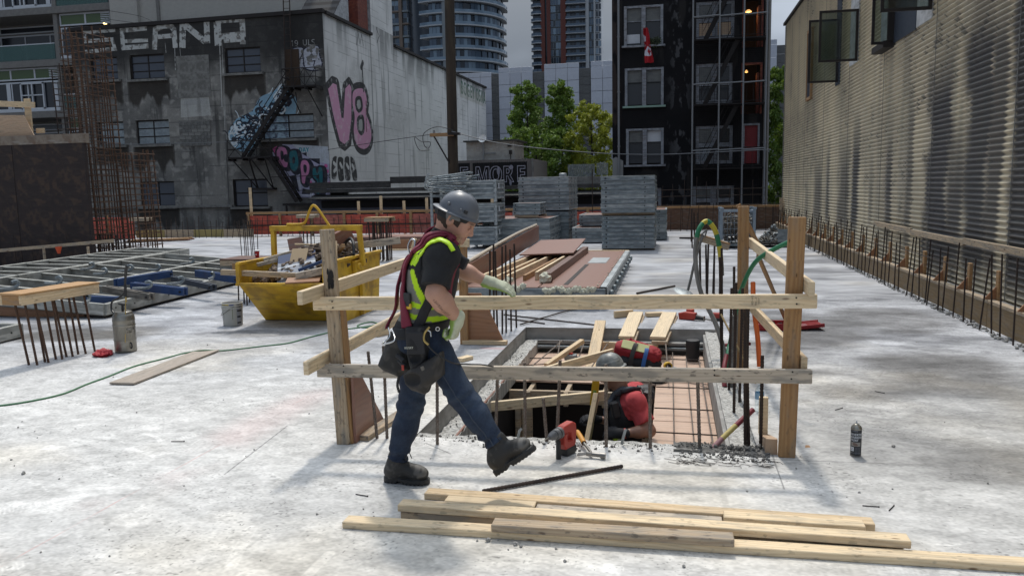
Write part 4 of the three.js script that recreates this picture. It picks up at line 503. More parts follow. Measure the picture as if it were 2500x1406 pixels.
// --- pale panel-clad building across the street
{
  const t = thing('panel_clad_building', 'large pale grey building clad in square metal panels with dark ribbed strips', 'building'); const z = -79;
  M.clad = tmat(mottle([0.55, 0.57, 0.64], [0.52, 0.54, 0.61], [0.58, 0.60, 0.665], 53), 0.45, 0.1); M.clad2 = tmat(mottle([0.50, 0.52, 0.59], [0.48, 0.495, 0.56], [0.52, 0.54, 0.61], 54), 0.45, 0.1); M.strip = tmat(mottle([0.135, 0.135, 0.135], [0.11, 0.11, 0.11], [0.16, 0.16, 0.155], 55), 0.8, 0);
  part(t, 'core_wall', box(52, 14.6, 6, 0, 5.6, z - 3.35), M.strip);
  const pg = box(1.105, 1.145, 0.12, 0, 0, 0, 0.008), cap = box(1.105, 0.42, 0.12, 0, 0, 0, 0.008), sg = box(1.15, 0.78, 0.1, 0, 0, 0, 0.01), tall = box(1.105, 2.325, 0.12, 0, 0, 0, 0.008);
  let k = 0; const bays = [[-21.0, 3, 12.6], [-16.85, 3, 12.95], [-12.3, 3, 13.1], [-7.75, 3, 13.15], [-3.2, 3, 13.2], [1.4, 3, 13.3], [6.0, 3, 14.3], [10.6, 3, 14.6]];
  for (const [x0, n, top] of bays) { for (let c = 0; c < n; c++) { const x = x0 + 0.6 + c * 1.14; part(t, 'panel', cap, M.clad, [x, top + 0.2, z]); for (let y = top - 0.62, r = 0; y > 0.5; y -= 1.18, r++) { const big = (k * 7 + c * 3) % 11 === 4 && y > 2; part(t, 'panel', big ? tall : pg, (k + c) % 4 ? M.clad : M.clad2, [x, big ? y - 0.59 : y, z + (big ? 0.02 : 0)]); if (big) { y -= 1.18; } k++; } } for (let y = top - 0.5; y > 0.5; y -= 0.8) part(t, 'ribbed_panel', sg, M.strip, [x0 + 3.98, y, z - 0.12]); }
}
// --- towers far behind
M.towerGlass = new THREE.MeshPhysicalMaterial({ color: rgb(0.07, 0.10, 0.14), roughness: 0.12, metalness: 0.35 }); M.towerGlass2 = new THREE.MeshPhysicalMaterial({ color: rgb(0.16, 0.22, 0.28), roughness: 0.12, metalness: 0.35 }); M.towerDark = new THREE.MeshPhysicalMaterial({ color: rgb(0.03, 0.038, 0.05), roughness: 0.15, metalness: 0.3 });
M.towerPale = std([0.40, 0.42, 0.44], 0.7); M.towerBrown = std([0.20, 0.155, 0.125], 0.85); M.towerRed = std([0.13, 0.04, 0.03], 0.8); M.mull = std([0.20, 0.225, 0.24], 0.5, 0.2);
const glassPick = (i, j, s) => { const h = hash2(i * 13 + s, j * 29 + 5); return h < 0.45 ? M.towerGlass : h < 0.72 ? M.towerGlass2 : M.towerDark; };
{
  const t = thing('brown_grid_tower', 'apartment tower with a brown concrete grid, blue windows and stacked balconies', 'building'); const z = -150, y0 = 14, fh = 2.32, nf = 14;
  part(t, 'core_wall', box(16, 60, 10, -46.5, 20, z - 5.8), M.towerDark);
  const cols = [-54.2, -50.75, -47.55, -43.95, -40.75]; for (const x of cols.slice(1, 4)) part(t, 'pier', box(0.62, 40, 0.5, x, 28, z), M.towerBrown);
  for (let f = 0; f < nf; f++) { const y = y0 + f * fh + 0.2; for (let b = 0; b < 4; b++) { const xa = cols[b] + 0.34, xb = cols[b + 1] - 0.34, n = 3; const w = windowPart(t, xa, y + 0.32, xb, y + fh - 0.06, z - (b === 2 ? 1.0 : 0.25), n, b === 2 ? 1 : 2, M.mull, M.towerGlass, 0.1, 0.09, (i, j) => glassPick(i + b * 3 + f * 7, j, f)); if (b === 2) { part(t, 'balcony', [box(xb - xa, 0.75, 0.1, (xa + xb) / 2, y + 0.45, z + 0.45), box(xb - xa, 0.15, 1.3, (xa + xb) / 2, y + 0.02, z - 0.2)], M.towerPale); for (let i = 0; i < 5; i++) part(w, 'post', box(0.05, 1.05, 0.05, mix(xa, xb, (i + 0.5) / 5), y + 0.6, z + 0.52), M.mull); } else part(t, 'spandrel', box(xb - xa, 0.3, 0.45, (xa + xb) / 2, y + 0.13, z - 0.02), (f + b) % 2 && b !== 3 ? M.towerBrown : M.mull); } }
}
{
  const t = thing('curved_glass_tower', 'round fronted glass tower ringed by pale curved balcony slabs', 'building', [-41, 0, -152]); const fh = 2.06, R = 10.9;
  part(t, 'core_wall', cyl(9.2, 9.2, 52, 40, 0, 20, -2), M.towerDark);
  const arc = (r0, r1, th, a0, a1) => { const s = new THREE.Shape(); s.absarc(0, 0, r1, a0, a1, false); s.absarc(0, 0, r0, a1, a0, true); const g = new THREE.ExtrudeGeometry(s, { depth: th, bevelEnabled: false, curveSegments: 30 }); g.rotateX(-Math.PI / 2); return g; };
  for (let f = 0; f < 17; f++) { const y = 10 + f * fh, r = R * (0.965 + 0.035 * Math.sin(f * 0.5)); part(t, 'balcony_slab', arc(6, r, 0.2, -Math.PI * 0.62, Math.PI * 0.1), M.towerPale, [0, y, 0]).rotation.y = 0; part(t, 'balcony_glass', arc(r - 0.12, r - 0.06, 0.5, -Math.PI * 0.62, Math.PI * 0.1), M.towerGlass2, [0, y + 0.2, 0]); for (let i = 0; i < 26; i++) { const a = -1.75 + i * 0.075, h = hash2(i * 5 + f, f * 17), rr2 = h < 0.2 ? 9.25 : 9.45; part(t, 'pane', paneTower, glassPick(i, f, 9), [Math.cos(a) * rr2, y + 1.15, -Math.sin(a) * rr2], [0, a + Math.PI / 2, 0]); } }
  part(t, 'corner_pier', box(1.2, 46, 0.6, -0.6 + 1.9, 22, 9.9), M.mull); 
}
{
  const t = thing('red_brick_tower', 'slim dark apartment tower with red brick strips and curved side balconies', 'building', [-29.4, 0, -230]); const y0 = 28, fh = 2.0, nf = 15;
  part(t, 'core_wall', box(19, 62, 12, 0, 30, -7), M.towerDark); for (const [x, w] of [[-6.6, 1.2], [-4.9, 1.0], [-0.7, 1.5]]) part(t, 'brick_strip', box(w, 34, 1.0, x, 42, -0.6 + (w > 1.3 ? 0.3 : 0)), M.towerRed); part(t, 'pier', box(0.9, 34, 1.0, 6.0, 42, -0.5), M.towerPale); part(t, 'pier', box(0.35, 34, 0.8, 8.0, 42, -0.5), M.towerPale);
  for (let f = 0; f < nf; f++) { const y = y0 + f * fh; const sl = cyl(2.0, 2.0, 0.2, 20, 0, 0, 0); part(t, 'balcony_slab', sl, M.towerPale, [-8.2, y, -1.6]); part(t, 'balcony_glass', cyl(1.95, 1.95, 0.7, 20, 0, 0, 0, true), M.towerGlass, [-8.2, y + 0.45, -1.6]);
    windowPart(t, -4.4, y + 0.2, -1.5, y + fh, -0.7, 4, 1, M.mull, M.towerGlass, 0.08, 0.08, (i) => glassPick(i, f, 31)); windowPart(t, 0.1, y + 0.3, 5.5, y + fh - 0.1, -0.9, 6, 1, M.mull, M.towerDark, 0.08, 0.07, (i) => i % 3 ? M.towerDark : M.towerGlass); part(t, 'balcony_slab', box(5.6, 0.16, 1.6, 2.8, y + 0.08, -0.1), M.towerPale); part(t, 'balcony_glass', box(5.5, 0.55, 0.06, 2.8, y + 0.45, 0.6), M.towerGlass); windowPart(t, 6.5, y + 0.2, 7.8, y + fh, -0.7, 2, 1, M.mull, M.towerGlass, 0.08, 0.07, (i) => glassPick(i, f, 37)); windowPart(t, 8.2, y + 0.2, 9.9, y + fh, -0.8, 2, 1, M.towerPale, M.towerGlass, 0.16, 0.12, (i) => glassPick(i, f, 41)); }
}
// --- soot-black apartment house with fire escape behind a wire cage
{
  const EX = [-3, 4.6, -1.7, 17], wl = [[[-2.293, 8.356], [-0.437, 10.204]], [[-2.259, 5.509], [-0.406, 7.303]], [[-2.206, 2.688], [-0.395, 4.427]]].map(p => R4(...p)), wr = [[1.08, 8.5, 2.85, 10.2], [1.1, 5.5, 2.8, 7.35], [1.12, 2.65, 2.85, 4.45], [1.0, 0.2, 2.95, 1.6], [-1.1, 0.3, -0.5, 1.55]], dr = [[3.2, 8.0, 4.15, 10.3], [3.2, 4.95, 4.15, 7.3], [3.3, 2.6, 4.08, 4.5]];
  const t = thing('black_tenement', 'soot black old apartment house with peeling white windows and a caged fire escape', 'building'); const z = -40;
  const wt = wallTex(512, 1024, EX, g => { poly(g, [[-2.9, -1.6], [-2.35, -1.6], [-2.35, 2.9], [-2.7, 3.1], [-2.9, 3.0]], '#9a9a98'); }, (x, y, a, col) => { const n = fbm(x * 1.3, y * 1.1, 5), p = fbm(x * 5 + 30, y * 2.4, 5); let c = mix3([0.0105, 0.0105, 0.012], [0.019, 0.018, 0.019], n); const patch = Math.exp(-Math.pow((x - 0.35) / 0.45, 2)); c = mix3(c, [0.11, 0.11, 0.115], 0.7 * patch * sm(0.57, 0.68, p)); c = mix3(c, [0.045, 0.042, 0.04], 0.5 * sm(0.62, 0.75, fbm(x * 2.4, y * 0.5 + 7, 4))); const e = sm(-2.3, -2.7, x) * sm(0.5, 0.6, fbm(x * 2, y * 0.8, 4)); c = mix3(c, [0.06, 0.045, 0.04], e * 0.7); return a ? mix3(c, col, a * 0.9) : c; });
  part(t, 'front_wall', at(wallWithHoles([[-2.87, -1.6], [4.5, -1.6], [4.5, 17], [-2.87, 17]], [...wl, ...wr, ...dr], 0.35), 0, 0, z - 0.35), new THREE.MeshPhysicalMaterial({ map: wt, roughness: 0.95, specularIntensity: 0.25 }));
  part(t, 'side_walls', [box(0.3, 18.6, 16, -2.72, 7.7, z - 8.36), box(0.3, 18.6, 16, 4.36, 7.7, z - 8.36), box(7.36, 18.6, 0.3, 0.82, 7.7, z - 16.5)], M.black); part(t, 'room_floor', [0, 1, 2, 3, 4].map(i => box(6.7, 0.2, 5, 0.82, 1.72 + i * 3.0, z - 3)), M.black); part(t, 'room_wall', box(6.7, 18, 0.2, 0.82, 7.7, z - 2.7), M.brownDark);
  M.peel = tmat(mottle([0.27, 0.285, 0.31], [0.19, 0.20, 0.22], [0.12, 0.085, 0.075], 61, 0.35, [0.10, 0.06, 0.05]), 0.8, 0); M.blind = tmat(mottle([0.13, 0.135, 0.13], [0.10, 0.105, 0.105], [0.16, 0.16, 0.15], 62), 0.5, 0);
  wl.forEach((w, i) => { const cx = (w[0] + w[2]) / 2; for (const [a, b, s] of [[w[0], cx - 0.1, 0], [cx + 0.1, w[2], 1]]) { const f = part(t, 'window', [box(0.13, w[3] - w[1], 0.16, s ? b - 0.065 : a + 0.065, (w[1] + w[3]) / 2, z - 0.05), box(b - a - 0.13, 0.1, 0.14, (a + b) / 2 + (s ? -0.065 : 0.065), w[3] - 0.05, z - 0.05)], M.peel); const m = w[3] - (w[3] - w[1]) * 0.38, ix = (a + b) / 2 + (s ? -0.06 : 0.06), iw = b - a - 0.15; part(f, 'pane', box(iw, w[3] - m - 0.1, 0.02, ix, (w[3] + m) / 2 - 0.05, z - 0.14), i === 2 && s ? M.aptFrame : M.blind); part(f, 'pane', box(iw, m - w[1] - 0.08, 0.02, ix, (m + w[1]) / 2 + 0.03, z - 0.2), M.glassDark); part(f, 'sash_bar', box(iw, 0.05, 0.05, ix, m, z - 0.13), i ? M.black : M.peel); } part(t, 'mullion', box(0.2, w[3] - w[1], 0.18, cx, (w[1] + w[3]) / 2, z - 0.03), M.peel); part(t, 'sill', box(w[2] - w[0] + 0.2, 0.09, 0.24, cx, w[1] - 0.05, z + 0.06), i === 1 ? M.sage : M.peel); });
  part(t, 'paper_sheet', box(0.62, 0.42, 0.012, -1.85, 8.7, z - 0.17), M.aptFrame);
  wr.forEach((w, i) => windowPart(t, w[0], w[1], w[2], w[3], z - 0.1, i === 4 ? 1 : 2, 2, M.peel, M.blind, 0.15, i === 4 ? 0.05 : 0.26, (c, r) => i === 0 && r === 0 ? M.ply : r === 1 && c === 0 ? M.blind : i === 2 && c === 0 ? M.curtain : M.glassDark));
  dr.forEach((d, i) => { const f = part(t, 'door_frame', [box(0.09, d[3] - d[1], 0.2, d[0] + 0.045, (d[1] + d[3]) / 2, z - 0.08), box(0.09, d[3] - d[1], 0.2, d[2] - 0.045, (d[1] + d[3]) / 2, z - 0.08), box(d[2] - d[0] - 0.18, 0.09, 0.2, (d[0] + d[2]) / 2, d[3] - 0.045, z - 0.08)], i === 2 ? M.peel : M.redPaint); if (i === 2) { part(f, 'door', box(0.6, 1.8, 0.05, 3.69, 3.53, z - 0.12), M.doorRed); part(f, 'door_panel', [box(0.42, 0.5, 0.02, 3.69, 3.95, z - 0.09), box(0.42, 0.7, 0.02, 3.69, 3.15, z - 0.09)], M.doorRed); part(f, 'handle', new THREE.SphereGeometry(0.035, 8, 6), M.chrome, [3.45, 3.4, z - 0.06]); } else part(f, 'door', box(0.1, 1.9, 0.7, d[2] - 0.16, d[1] + 0.97, z - 0.6), M.redPaint); });
  const lm = new THREE.MeshStandardMaterial({ color: rgb(1, 0.7, 0.35), emissive: rgb(1, 0.5, 0.16), emissiveIntensity: 1.2 });
  for (const [x, y, s] of [[3.55, 9.78, 1], [3.5, 6.98, 0.5]]) { part(t, 'hall_lamp', lathe([[0, 0], [0.14 * s, 0.0], [0.15 * s, 0.04], [0.05 * s, 0.11], [0, 0.12]], 18), lm, [x, y, z - 0.9]); const p = new THREE.PointLight(rgb(1, 0.6, 0.25), 0.7 * s, 6); p.position.set(x, y - 0.12, z - 0.9); p.castShadow = true; p.shadow.radius = 4; scene.add(p); }
  // downpipes
  for (const [x, m] of [[-2.55, M.pipeGrey], [4.28, M.pipeBeige], [4.42, M.pipeBeige]]) { const q = part(t, 'downpipe', rod([x, -1.5, z + 0.1], [x, 16, z + 0.1], 0.055, 8), m); for (let y = 1; y < 12; y += 2.6) part(q, 'collar', cyl(0.07, 0.07, 0.08, 8, x, y, z + 0.1), m); }
  // fire escape and cage
  const fe = thing('caged_fire_escape', 'black fire escape inside a grey pipe and wire mesh cage on the black building', 'fire escape'); const za = z + 0.1, zb = z + 1.1;
  for (const [i, y] of [[0, 2.4], [1, 5.35], [2, 8.3], [3, 11.3]]) { part(fe, 'platform', box(3.3, 0.06, 0.95, 2.6, y, z + 0.55), M.iron); const bs = [rod([0.98, y + 0.95, zb - 0.1], [4.2, y + 0.95, zb - 0.1], 0.022, 6), rod([0.98, y + 0.12, zb - 0.1], [4.2, y + 0.12, zb - 0.1], 0.016, 6)]; for (let x = 1.05; x < 4.2; x += 0.29) bs.push(rod([x, y + 0.1, zb - 0.1], [x, y + 0.95, zb - 0.1], 0.011, 5)); part(fe, 'railing', bs, M.iron); if (i < 3) { part(fe, 'stair', [board([1.5, y + 0.05, z + 0.75], [2.95, y + 2.9, z + 0.75], 0.2, 0.05), board([1.5, y + 0.05, z + 0.35], [2.95, y + 2.9, z + 0.35], 0.2, 0.05), ...[1, 2, 3, 4, 5, 6, 7, 8, 9].map(k => box(0.22, 0.03, 0.4, mix(1.5, 2.95, k / 10), y + 0.05 + 2.85 * k / 10, z + 0.55))], M.iron); part(fe, 'handrail', [rod([1.35, y + 0.7, z + 0.82], [2.7, y + 3.5, z + 0.82], 0.018, 6), rod([1.4, y + 0.4, z + 0.82], [2.75, y + 3.2, z + 0.82], 0.014, 6)], M.iron); } }
  for (const x of [0.93, 2.12, 3.2, 4.2]) part(fe, 'cage_post', rod([x, -1.5, zb], [x, 12, zb], 0.042, 8), M.pipeGrey); for (const y of [3.25, 6.28, 9.3]) for (const [a, b] of [[0.93, 2.12], [2.12, 3.2], [3.2, 4.2]]) part(fe, 'cage_rail', rod([a, y, zb + 0.02], [b, y + 0.04, zb + 0.02], 0.034, 8), M.pipeGrey);
  const ms = []; for (let x = 0.98; x < 4.2; x += 0.085) ms.push(box(0.004, 11.5, 0.004, x, 5, zb + 0.03)); for (let y = -0.7; y < 10.8; y += 0.085) ms.push(box(3.25, 0.004, 0.004, 2.57, y, zb + 0.035)); const mm = part(fe, 'wire_mesh', ms, M.iron); mm.userData.kind = 'stuff';
  // flag and plant at the upper window
  const fl = thing('hanging_flag', 'red and white maple leaf flag hanging limp from the upper window of the black building', 'flag', [0, 0, 0]); const W = 0.42, H = 1.62, fg = new THREE.PlaneGeometry(W, H, 10, 24), fp = fg.attributes.position; for (let i = 0; i < fp.count; i++) { const x = fp.getX(i), y = fp.getY(i), v = 0.5 - y / H; fp.setXYZ(i, x * (0.55 + 0.5 * v) * (0.9 + 0.1 * Math.sin(v * 9)) + 0.18 * v, y, 0.09 * Math.sin(x * 22 + v * 3)); } fg.computeVertexNormals();
  const ft = canvasTex(128, 512, (c, w, h) => { c.fillStyle = '#a81722'; c.fillRect(0, 0, w, h); c.fillStyle = '#cfcfd8'; c.beginPath(); c.moveTo(0, 100); c.lineTo(50, 120); c.lineTo(40, 190); c.lineTo(0, 200); c.fill(); c.beginPath(); c.moveTo(0, 330); c.lineTo(70, 270); c.lineTo(128, 300); c.lineTo(110, 400); c.lineTo(60, 420); c.lineTo(0, 400); c.fill(); c.fillStyle = '#a81722'; c.beginPath(); c.moveTo(50, 345); c.lineTo(64, 330); c.lineTo(90, 300); c.lineTo(96, 330); c.lineTo(128, 335); c.lineTo(90, 365); c.lineTo(84, 400); c.lineTo(66, 372); c.fill(); });
  part(fl, 'cloth', fg, new THREE.MeshStandardMaterial({ map: ft, roughness: 0.8, side: THREE.DoubleSide }), [[-1.26, 8.302], z + 0.25].flat()); part(fl, 'pole', rod([-1.4, 9.95, z - 0.05], [-1.32, 10.0, z + 0.4], 0.015, 6), M.white).position.y = -0.85;
  const pl = thing('window_plant', 'small green plant growing on the sill of the upper window beside the flag', 'plant', [[-0.815, 8.449], z + 0.12].flat()); plantCrown(pl, 'foliage', 260, [0.32, 0.26, 0.14], 0.06, [[0.035, 0.06, 0.014], [0.06, 0.075, 0.02]], 5); part(pl, 'stem', rod([0, -0.3, 0], [0, 0.1, 0], 0.012, 6), M.iron);
}

// --- corrugated metal wall along the right edge of the deck
{
  const t = thing('corrugated_building', 'long building clad in dirty beige corrugated metal with dark blotches, along the deck', 'building'); const zN = -3, zF = -30.9, yT = 7.3, pitch = 0.078, y0 = -0.6;
  const EX = [3, 31, -0.7, 7.4], rs = rng(88);
  const B = []; for (const [zc, y0, y1, w, k] of [[13.4, 0.2, 4.2, 0.9, 1], [11.8, 0.3, 4.6, 0.7, 1], [11.2, 0.4, 4.4, 0.4, 0.9], [12.6, 0.3, 2.6, 0.55, 0.9], [14.9, 0.3, 3.7, 0.22, 0.7], [16.2, 0.6, 3.2, 0.3, 0.9], [17.6, 0.7, 2.6, 0.25, 0.6], [19.0, 0.5, 3.3, 0.45, 1], [20.3, 0.5, 2.9, 0.8, 0.8], [22.2, 0.5, 2.7, 0.3, 0.9], [23.7, 0.4, 2.6, 0.7, 0.75], [25.5, 0.4, 2.3, 0.5, 0.5], [10.2, 0.2, 5.0, 0.8, 1], [8.8, 0.2, 5, 0.7, 1], [7.2, 0.2, 5, 0.9, 0.9]]) B.push([zc, y0, y1, w, k]);
  const tx = wallTex(1400, 512, EX, () => {}, (s, y) => {
    const n = fbm(s * 0.6, y * 0.8, 5), f = fbm(s * 4, y * 1.2 + 7, 5), run = fbm(s * 3.5, y * 0.2 + 3, 4); let c = mix3([0.64, 0.56, 0.405], [0.49, 0.43, 0.315], sm(0.3, 0.7, n)); c = mix3(c, [0.24, 0.215, 0.17], 0.5 * sm(0.5, 0.72, run)); c = mix3(c, [0.46, 0.42, 0.33], 0.4 * sm(0.55, 0.75, f));
    let d = 0; for (const [zc, a, b, w, k] of B) { const q = Math.abs(s - zc) / (w * 0.82) + 1.15 * (f - 0.5), e = sm(a - 0.2, a + 0.4, y) * (1 - sm(b - 1.2, b + 0.3, y + (n - 0.5) * 1.4)); d = Math.max(d, k * e * (1 - sm(0.55, 1.05, q))); }
    c = mix3(c, [0.028, 0.031, 0.044], 0.9 * d); c = mix3(c, [0.04, 0.04, 0.045], 0.7 * sm(0.66, 0.75, fbm(s * 9, y * 5, 4)) * sm(0.5, 0.6, n)); return c; });
  // profile of the sheet, near to far
  const pos = [], nor = [], uv = [], idx = [], N = Math.round((yT - y0) / pitch * 10), zs = [zN, -9, -16, -23, zF];
  for (let k = 0; k <= N; k++) { const y = y0 + (yT - y0) * k / N, a = y / pitch * 2 * Math.PI, dx = -0.018 * Math.sin(a), sl = -0.018 * Math.cos(a) * 2 * Math.PI / pitch, l = Math.hypot(1, sl); for (const z of zs) { pos.push(4 + dx, y, z); nor.push(-1 / l, sl / l, 0); uv.push(-z, y); } }
  const S = zs.length; for (let k = 0; k < N; k++) for (let i = 0; i < S - 1; i++) { const a = k * S + i; idx.push(a, a + S, a + 1, a + 1, a + S, a + S + 1); }
  const g = new THREE.BufferGeometry(); g.setAttribute('position', new THREE.Float32BufferAttribute(pos, 3)); g.setAttribute('normal', new THREE.Float32BufferAttribute(nor, 3)); g.setAttribute('uv', new THREE.Float32BufferAttribute(uv, 2)); g.setIndex(idx);
  part(t, 'corrugated_sheet', g, new THREE.MeshStandardMaterial({ map: tx, roughness: 0.55, metalness: 0.15, side: THREE.DoubleSide }));
  part(t, 'core_wall', box(8, 7.9, 28.2, 8.06, 3.3, -16.8), M.cement2); part(t, 'coping', box(0.3, 0.09, 28.2, 4.06, 7.33, -16.95), M.iron); part(t, 'corner_trim', box(0.07, 7.9, 0.07, 4.01, 3.3, -30.93), M.cement2);
  for (let z = -7.5; z > -30; z -= 3.1) part(t, 'sheet_lap', box(0.004, 7.6, 0.02, 3.981, 3.4, z), M.cement2);
  // opened windows: bright reveals in the wall and swung-out casements
  const reveal = (z0, z1, a, b, m) => part(t, 'window_reveal', [box(0.03, b - a, z1 - z0, 3.985, (a + b) / 2, (z0 + z1) / 2)], m); const W = M.whiteDirty;
  reveal(-19.9, -19.1, 4.3, 6.3, W); reveal(-21.5, -21.0, 4.05, 6.3, M.paneBlue); reveal(-16.5, -14.8, 4.2, 6.3, M.paneBlue); reveal(-14.75, -13.95, 4.22, 6.3, W); reveal(-17.1, -16.6, 4.22, 6.3, W);
  const casement = (z, x0, x1, a, b) => { const f = part(t, 'casement', [box(0.05, b - a, 0.045, x0 + 0.025, (a + b) / 2, z), box(0.05, b - a, 0.045, x1 - 0.025, (a + b) / 2, z), box(x1 - x0 - 0.1, 0.05, 0.045, (x0 + x1) / 2, a + 0.025, z), box(x1 - x0 - 0.1, 0.05, 0.045, (x0 + x1) / 2, b - 0.025, z)], M.iron); part(f, 'pane', box(x1 - x0 - 0.1, b - a - 0.1, 0.006, (x0 + x1) / 2, (a + b) / 2, z), M.paneSmoke); };
  casement(-19.1, 3.16, 3.97, 4.32, 5.42); casement(-21.2, 3.27, 3.98, 4.12, 5.62); casement(-13.95, 3.22, 3.97, 4.35, 5.6); casement(-16.2, 3.6, 3.97, 4.2, 5.5);
  part(t, 'window_box', [box(0.2, 0.12, 0.9, 3.9, 4.2, -16.6), box(0.12, 1.4, 0.06, 3.92, 4.95, -16.15)], M.iron); part(t, 'slit_window', [box(0.08, 2.0, 0.06, 3.97, 5.1, -25.75), box(0.08, 2.0, 0.06, 3.97, 5.1, -25.0), box(0.08, 0.08, 0.8, 3.97, 6.1, -25.4), box(0.08, 0.08, 0.8, 3.97, 4.15, -25.4)], M.fir); part(t, 'slit_pane', box(0.04, 1.9, 0.7, 3.975, 5.1, -25.4), M.paneBlue);
}
// --- low grey building behind the deck and the things on its roof
{
  const t = thing('low_grey_building', 'low blue-grey building with barred windows and a dark overhanging roof behind the red boards', 'building'); const z = -37.5;
  M.blueGrey = tmat(mottle([0.085, 0.095, 0.125], [0.07, 0.078, 0.105], [0.10, 0.11, 0.14], 71), 0.8, 0); M.roofDark = tmat(mottle([0.05, 0.048, 0.045], [0.035, 0.034, 0.033], [0.09, 0.085, 0.078], 72), 0.85, 0);
  part(t, 'wall', box(14.9, 3.2, 5, -10.3, -0.1, z - 2.6), M.blueGrey); part(t, 'roof_edge', box(15.1, 0.18, 5.3, -10.3, 1.72, z - 2.3), M.roofDark); part(t, 'awning', at(box(14.5, 0.05, 0.75), -10.3, 1.42, z + 0.35, 0.25), M.roofDark); part(t, 'fascia', [box(4.2, 0.32, 0.2, -15.6, 1.98, z + 0.1), box(3.4, 0.32, 0.2, -11.8, 2.18, z + 0.0)], M.roofDark); part(t, 'dark_recess', box(14.0, 0.35, 0.1, -10.2, 1.05, z - 0.06), M.dark);
  for (let x = -16; x < -4; x += 1.25) { const f = part(t, 'window', [box(0.9, 0.05, 0.06, x, 0.62, z - 0.05), box(0.9, 0.05, 0.06, x, 0.2, z - 0.05), ...[-0.4, -0.24, -0.08, 0.08, 0.24, 0.4].map(d => box(0.025, 0.42, 0.03, x + d, 0.41, z - 0.03))], M.iron); part(f, 'pane', box(0.88, 0.42, 0.03, x, 0.41, z - 0.088), M.glassDark); }
  part(t, 'parapet', box(8.4, 0.4, 0.2, -6.6, 1.95, z - 0.6), M.cement);
  // ribbed container with a black and white tag
  const tg = canvasTex(1024, 300, (c, w, h) => { const rs = rng(12); c.fillStyle = '#6c6764'; c.fillRect(0, 0, w, h); c.fillStyle = '#0d0d10'; c.fillRect(0, 30, w * 0.93, h - 30); c.fillStyle = '#6c6764'; c.fillRect(165, 0, 40, h - 20); c.strokeStyle = '#a9a8b4'; c.lineWidth = 9; c.lineCap = 'round'; const S = (...p) => { c.beginPath(); c.moveTo(p[0], p[1]); for (let i = 2; i < p.length; i += 2) c.lineTo(p[i], p[i + 1]); c.stroke(); };
    c.font = 'bold 250px sans-serif'; c.lineWidth = 8; ['E', 'M', 'O', 'R', 'E'].forEach((s, i) => c.strokeText(s, [10, 225, 430, 610, 800][i], 255)); c.beginPath(); c.ellipse(560, 130, 22, 45, 0, 0, 7); c.fillStyle = '#8d8c98'; c.fill(); c.beginPath(); c.ellipse(735, 90, 30, 26, 0, 0, 7); c.fill(); c.beginPath(); c.ellipse(725, 265, 16, 34, 0, 0, 7); c.fill(); c.font = 'bold 60px sans-serif'; c.lineWidth = 4; c.strokeText('20', 890, 285); });
  const u = thing('ribbed_container', 'grey ribbed container on the low roof with a black and white graffiti tag', 'container'); const ribs = []; const rg = new THREE.PlaneGeometry(3.65, 1.25, 140, 1), rp = rg.attributes.position; for (let i = 0; i < rp.count; i++) rp.setZ(i, ((i % 141) % 4 < 2 ? 0.03 : 0)); rg.computeVertexNormals(); part(u, 'front_sheet', at(rg, -8.34, 2.42, z - 0.35), new THREE.MeshStandardMaterial({ map: tg, roughness: 0.8 })); part(u, 'body', box(3.65, 1.25, 4.6, -8.34, 2.42, z - 2.72), M.beigeGrey); part(u, 'corner_post', box(0.1, 1.27, 0.1, -6.5, 2.42, z - 0.36), M.cement);
  const h = thing('roof_hut', 'small peeling white hut with rust stains on the low roof beside the utility pole', 'hut'); part(h, 'wall', box(2.45, 1.2, 2.6, -8.9, 3.4, z - 3.2), tmat(mottle([0.36, 0.35, 0.32], [0.29, 0.28, 0.26], [0.44, 0.43, 0.40], 73, 0.25, [0.26, 0.17, 0.08], 256, 0.7), 0.85, 0)); part(h, 'roof', [box(2.75, 0.07, 2.9, -8.85, 4.03, z - 3.1)], M.roofDark); part(h, 'meter_box', [box(0.14, 0.2, 0.1, -7.86, 3.45, z - 1.85), box(0.18, 0.12, 0.14, -7.9, 3.78, z - 1.85), rod([-7.86, 3.35, z - 1.85], [-7.86, 2.95, z - 1.85], 0.02, 6)], M.iron); part(h, 'conduit', [rod([-9.25, 2.9, z - 1.82], [-9.25, 3.95, z - 1.82], 0.025, 6), box(0.65, 0.06, 0.05, -8.95, 3.42, z - 1.86)], M.pipeGrey);
  const k = thing('corrugated_box', 'corrugated grey metal screen on legs on the low roof, right of the container', 'screen'); const kg = []; for (let i = 0; i < 26; i++) kg.push(box(0.034, 0.62, 0.04, -4.9 + i * 0.05, 2.44, z - 1.2 + (i % 2) * 0.02)); part(k, 'sheet', kg, M.galv); part(k, 'sheet', [...Array(11)].map((_, i) => box(0.034, 0.56, 0.04, -3.5 + i * 0.05, 2.5, z - 1.1 + (i % 2) * 0.02)), M.galv); for (const x of [-4.85, -4.3, -3.7, -3.2]) part(k, 'leg', rod([x, 1.8, z - 1.2], [x, 2.15, z - 1.2], 0.03, 6), M.iron); for (const x of [-4.7, -4.3, -3.9]) part(k, 'lamp', lathe([[0, 0], [0.1, 0], [0.05, 0.1], [0, 0.1]], 10), M.aptFrame, [x, 2.0, z - 1.0]);
  const v = (x, lab, m) => { const q = thing('roof_vent', lab, 'vent', [x, 1.8, z - 0.7]); part(q, 'pipe', cyl(0.13, 0.13, 0.3, 14, 0, 0.15, 0), M.pipeGrey); part(q, 'cowl', lathe([[0.14, 0.28], [0.19, 0.3], [0.19, 0.5], [0.15, 0.54], [0, 0.55]], 16), m); };
  v(-9.0 + 0.35, 'dark capped roof vent in front of the graffiti container', M.iron); v(-5.1, 'pale round roof vent left of the corrugated roof screen', M.galvLight);
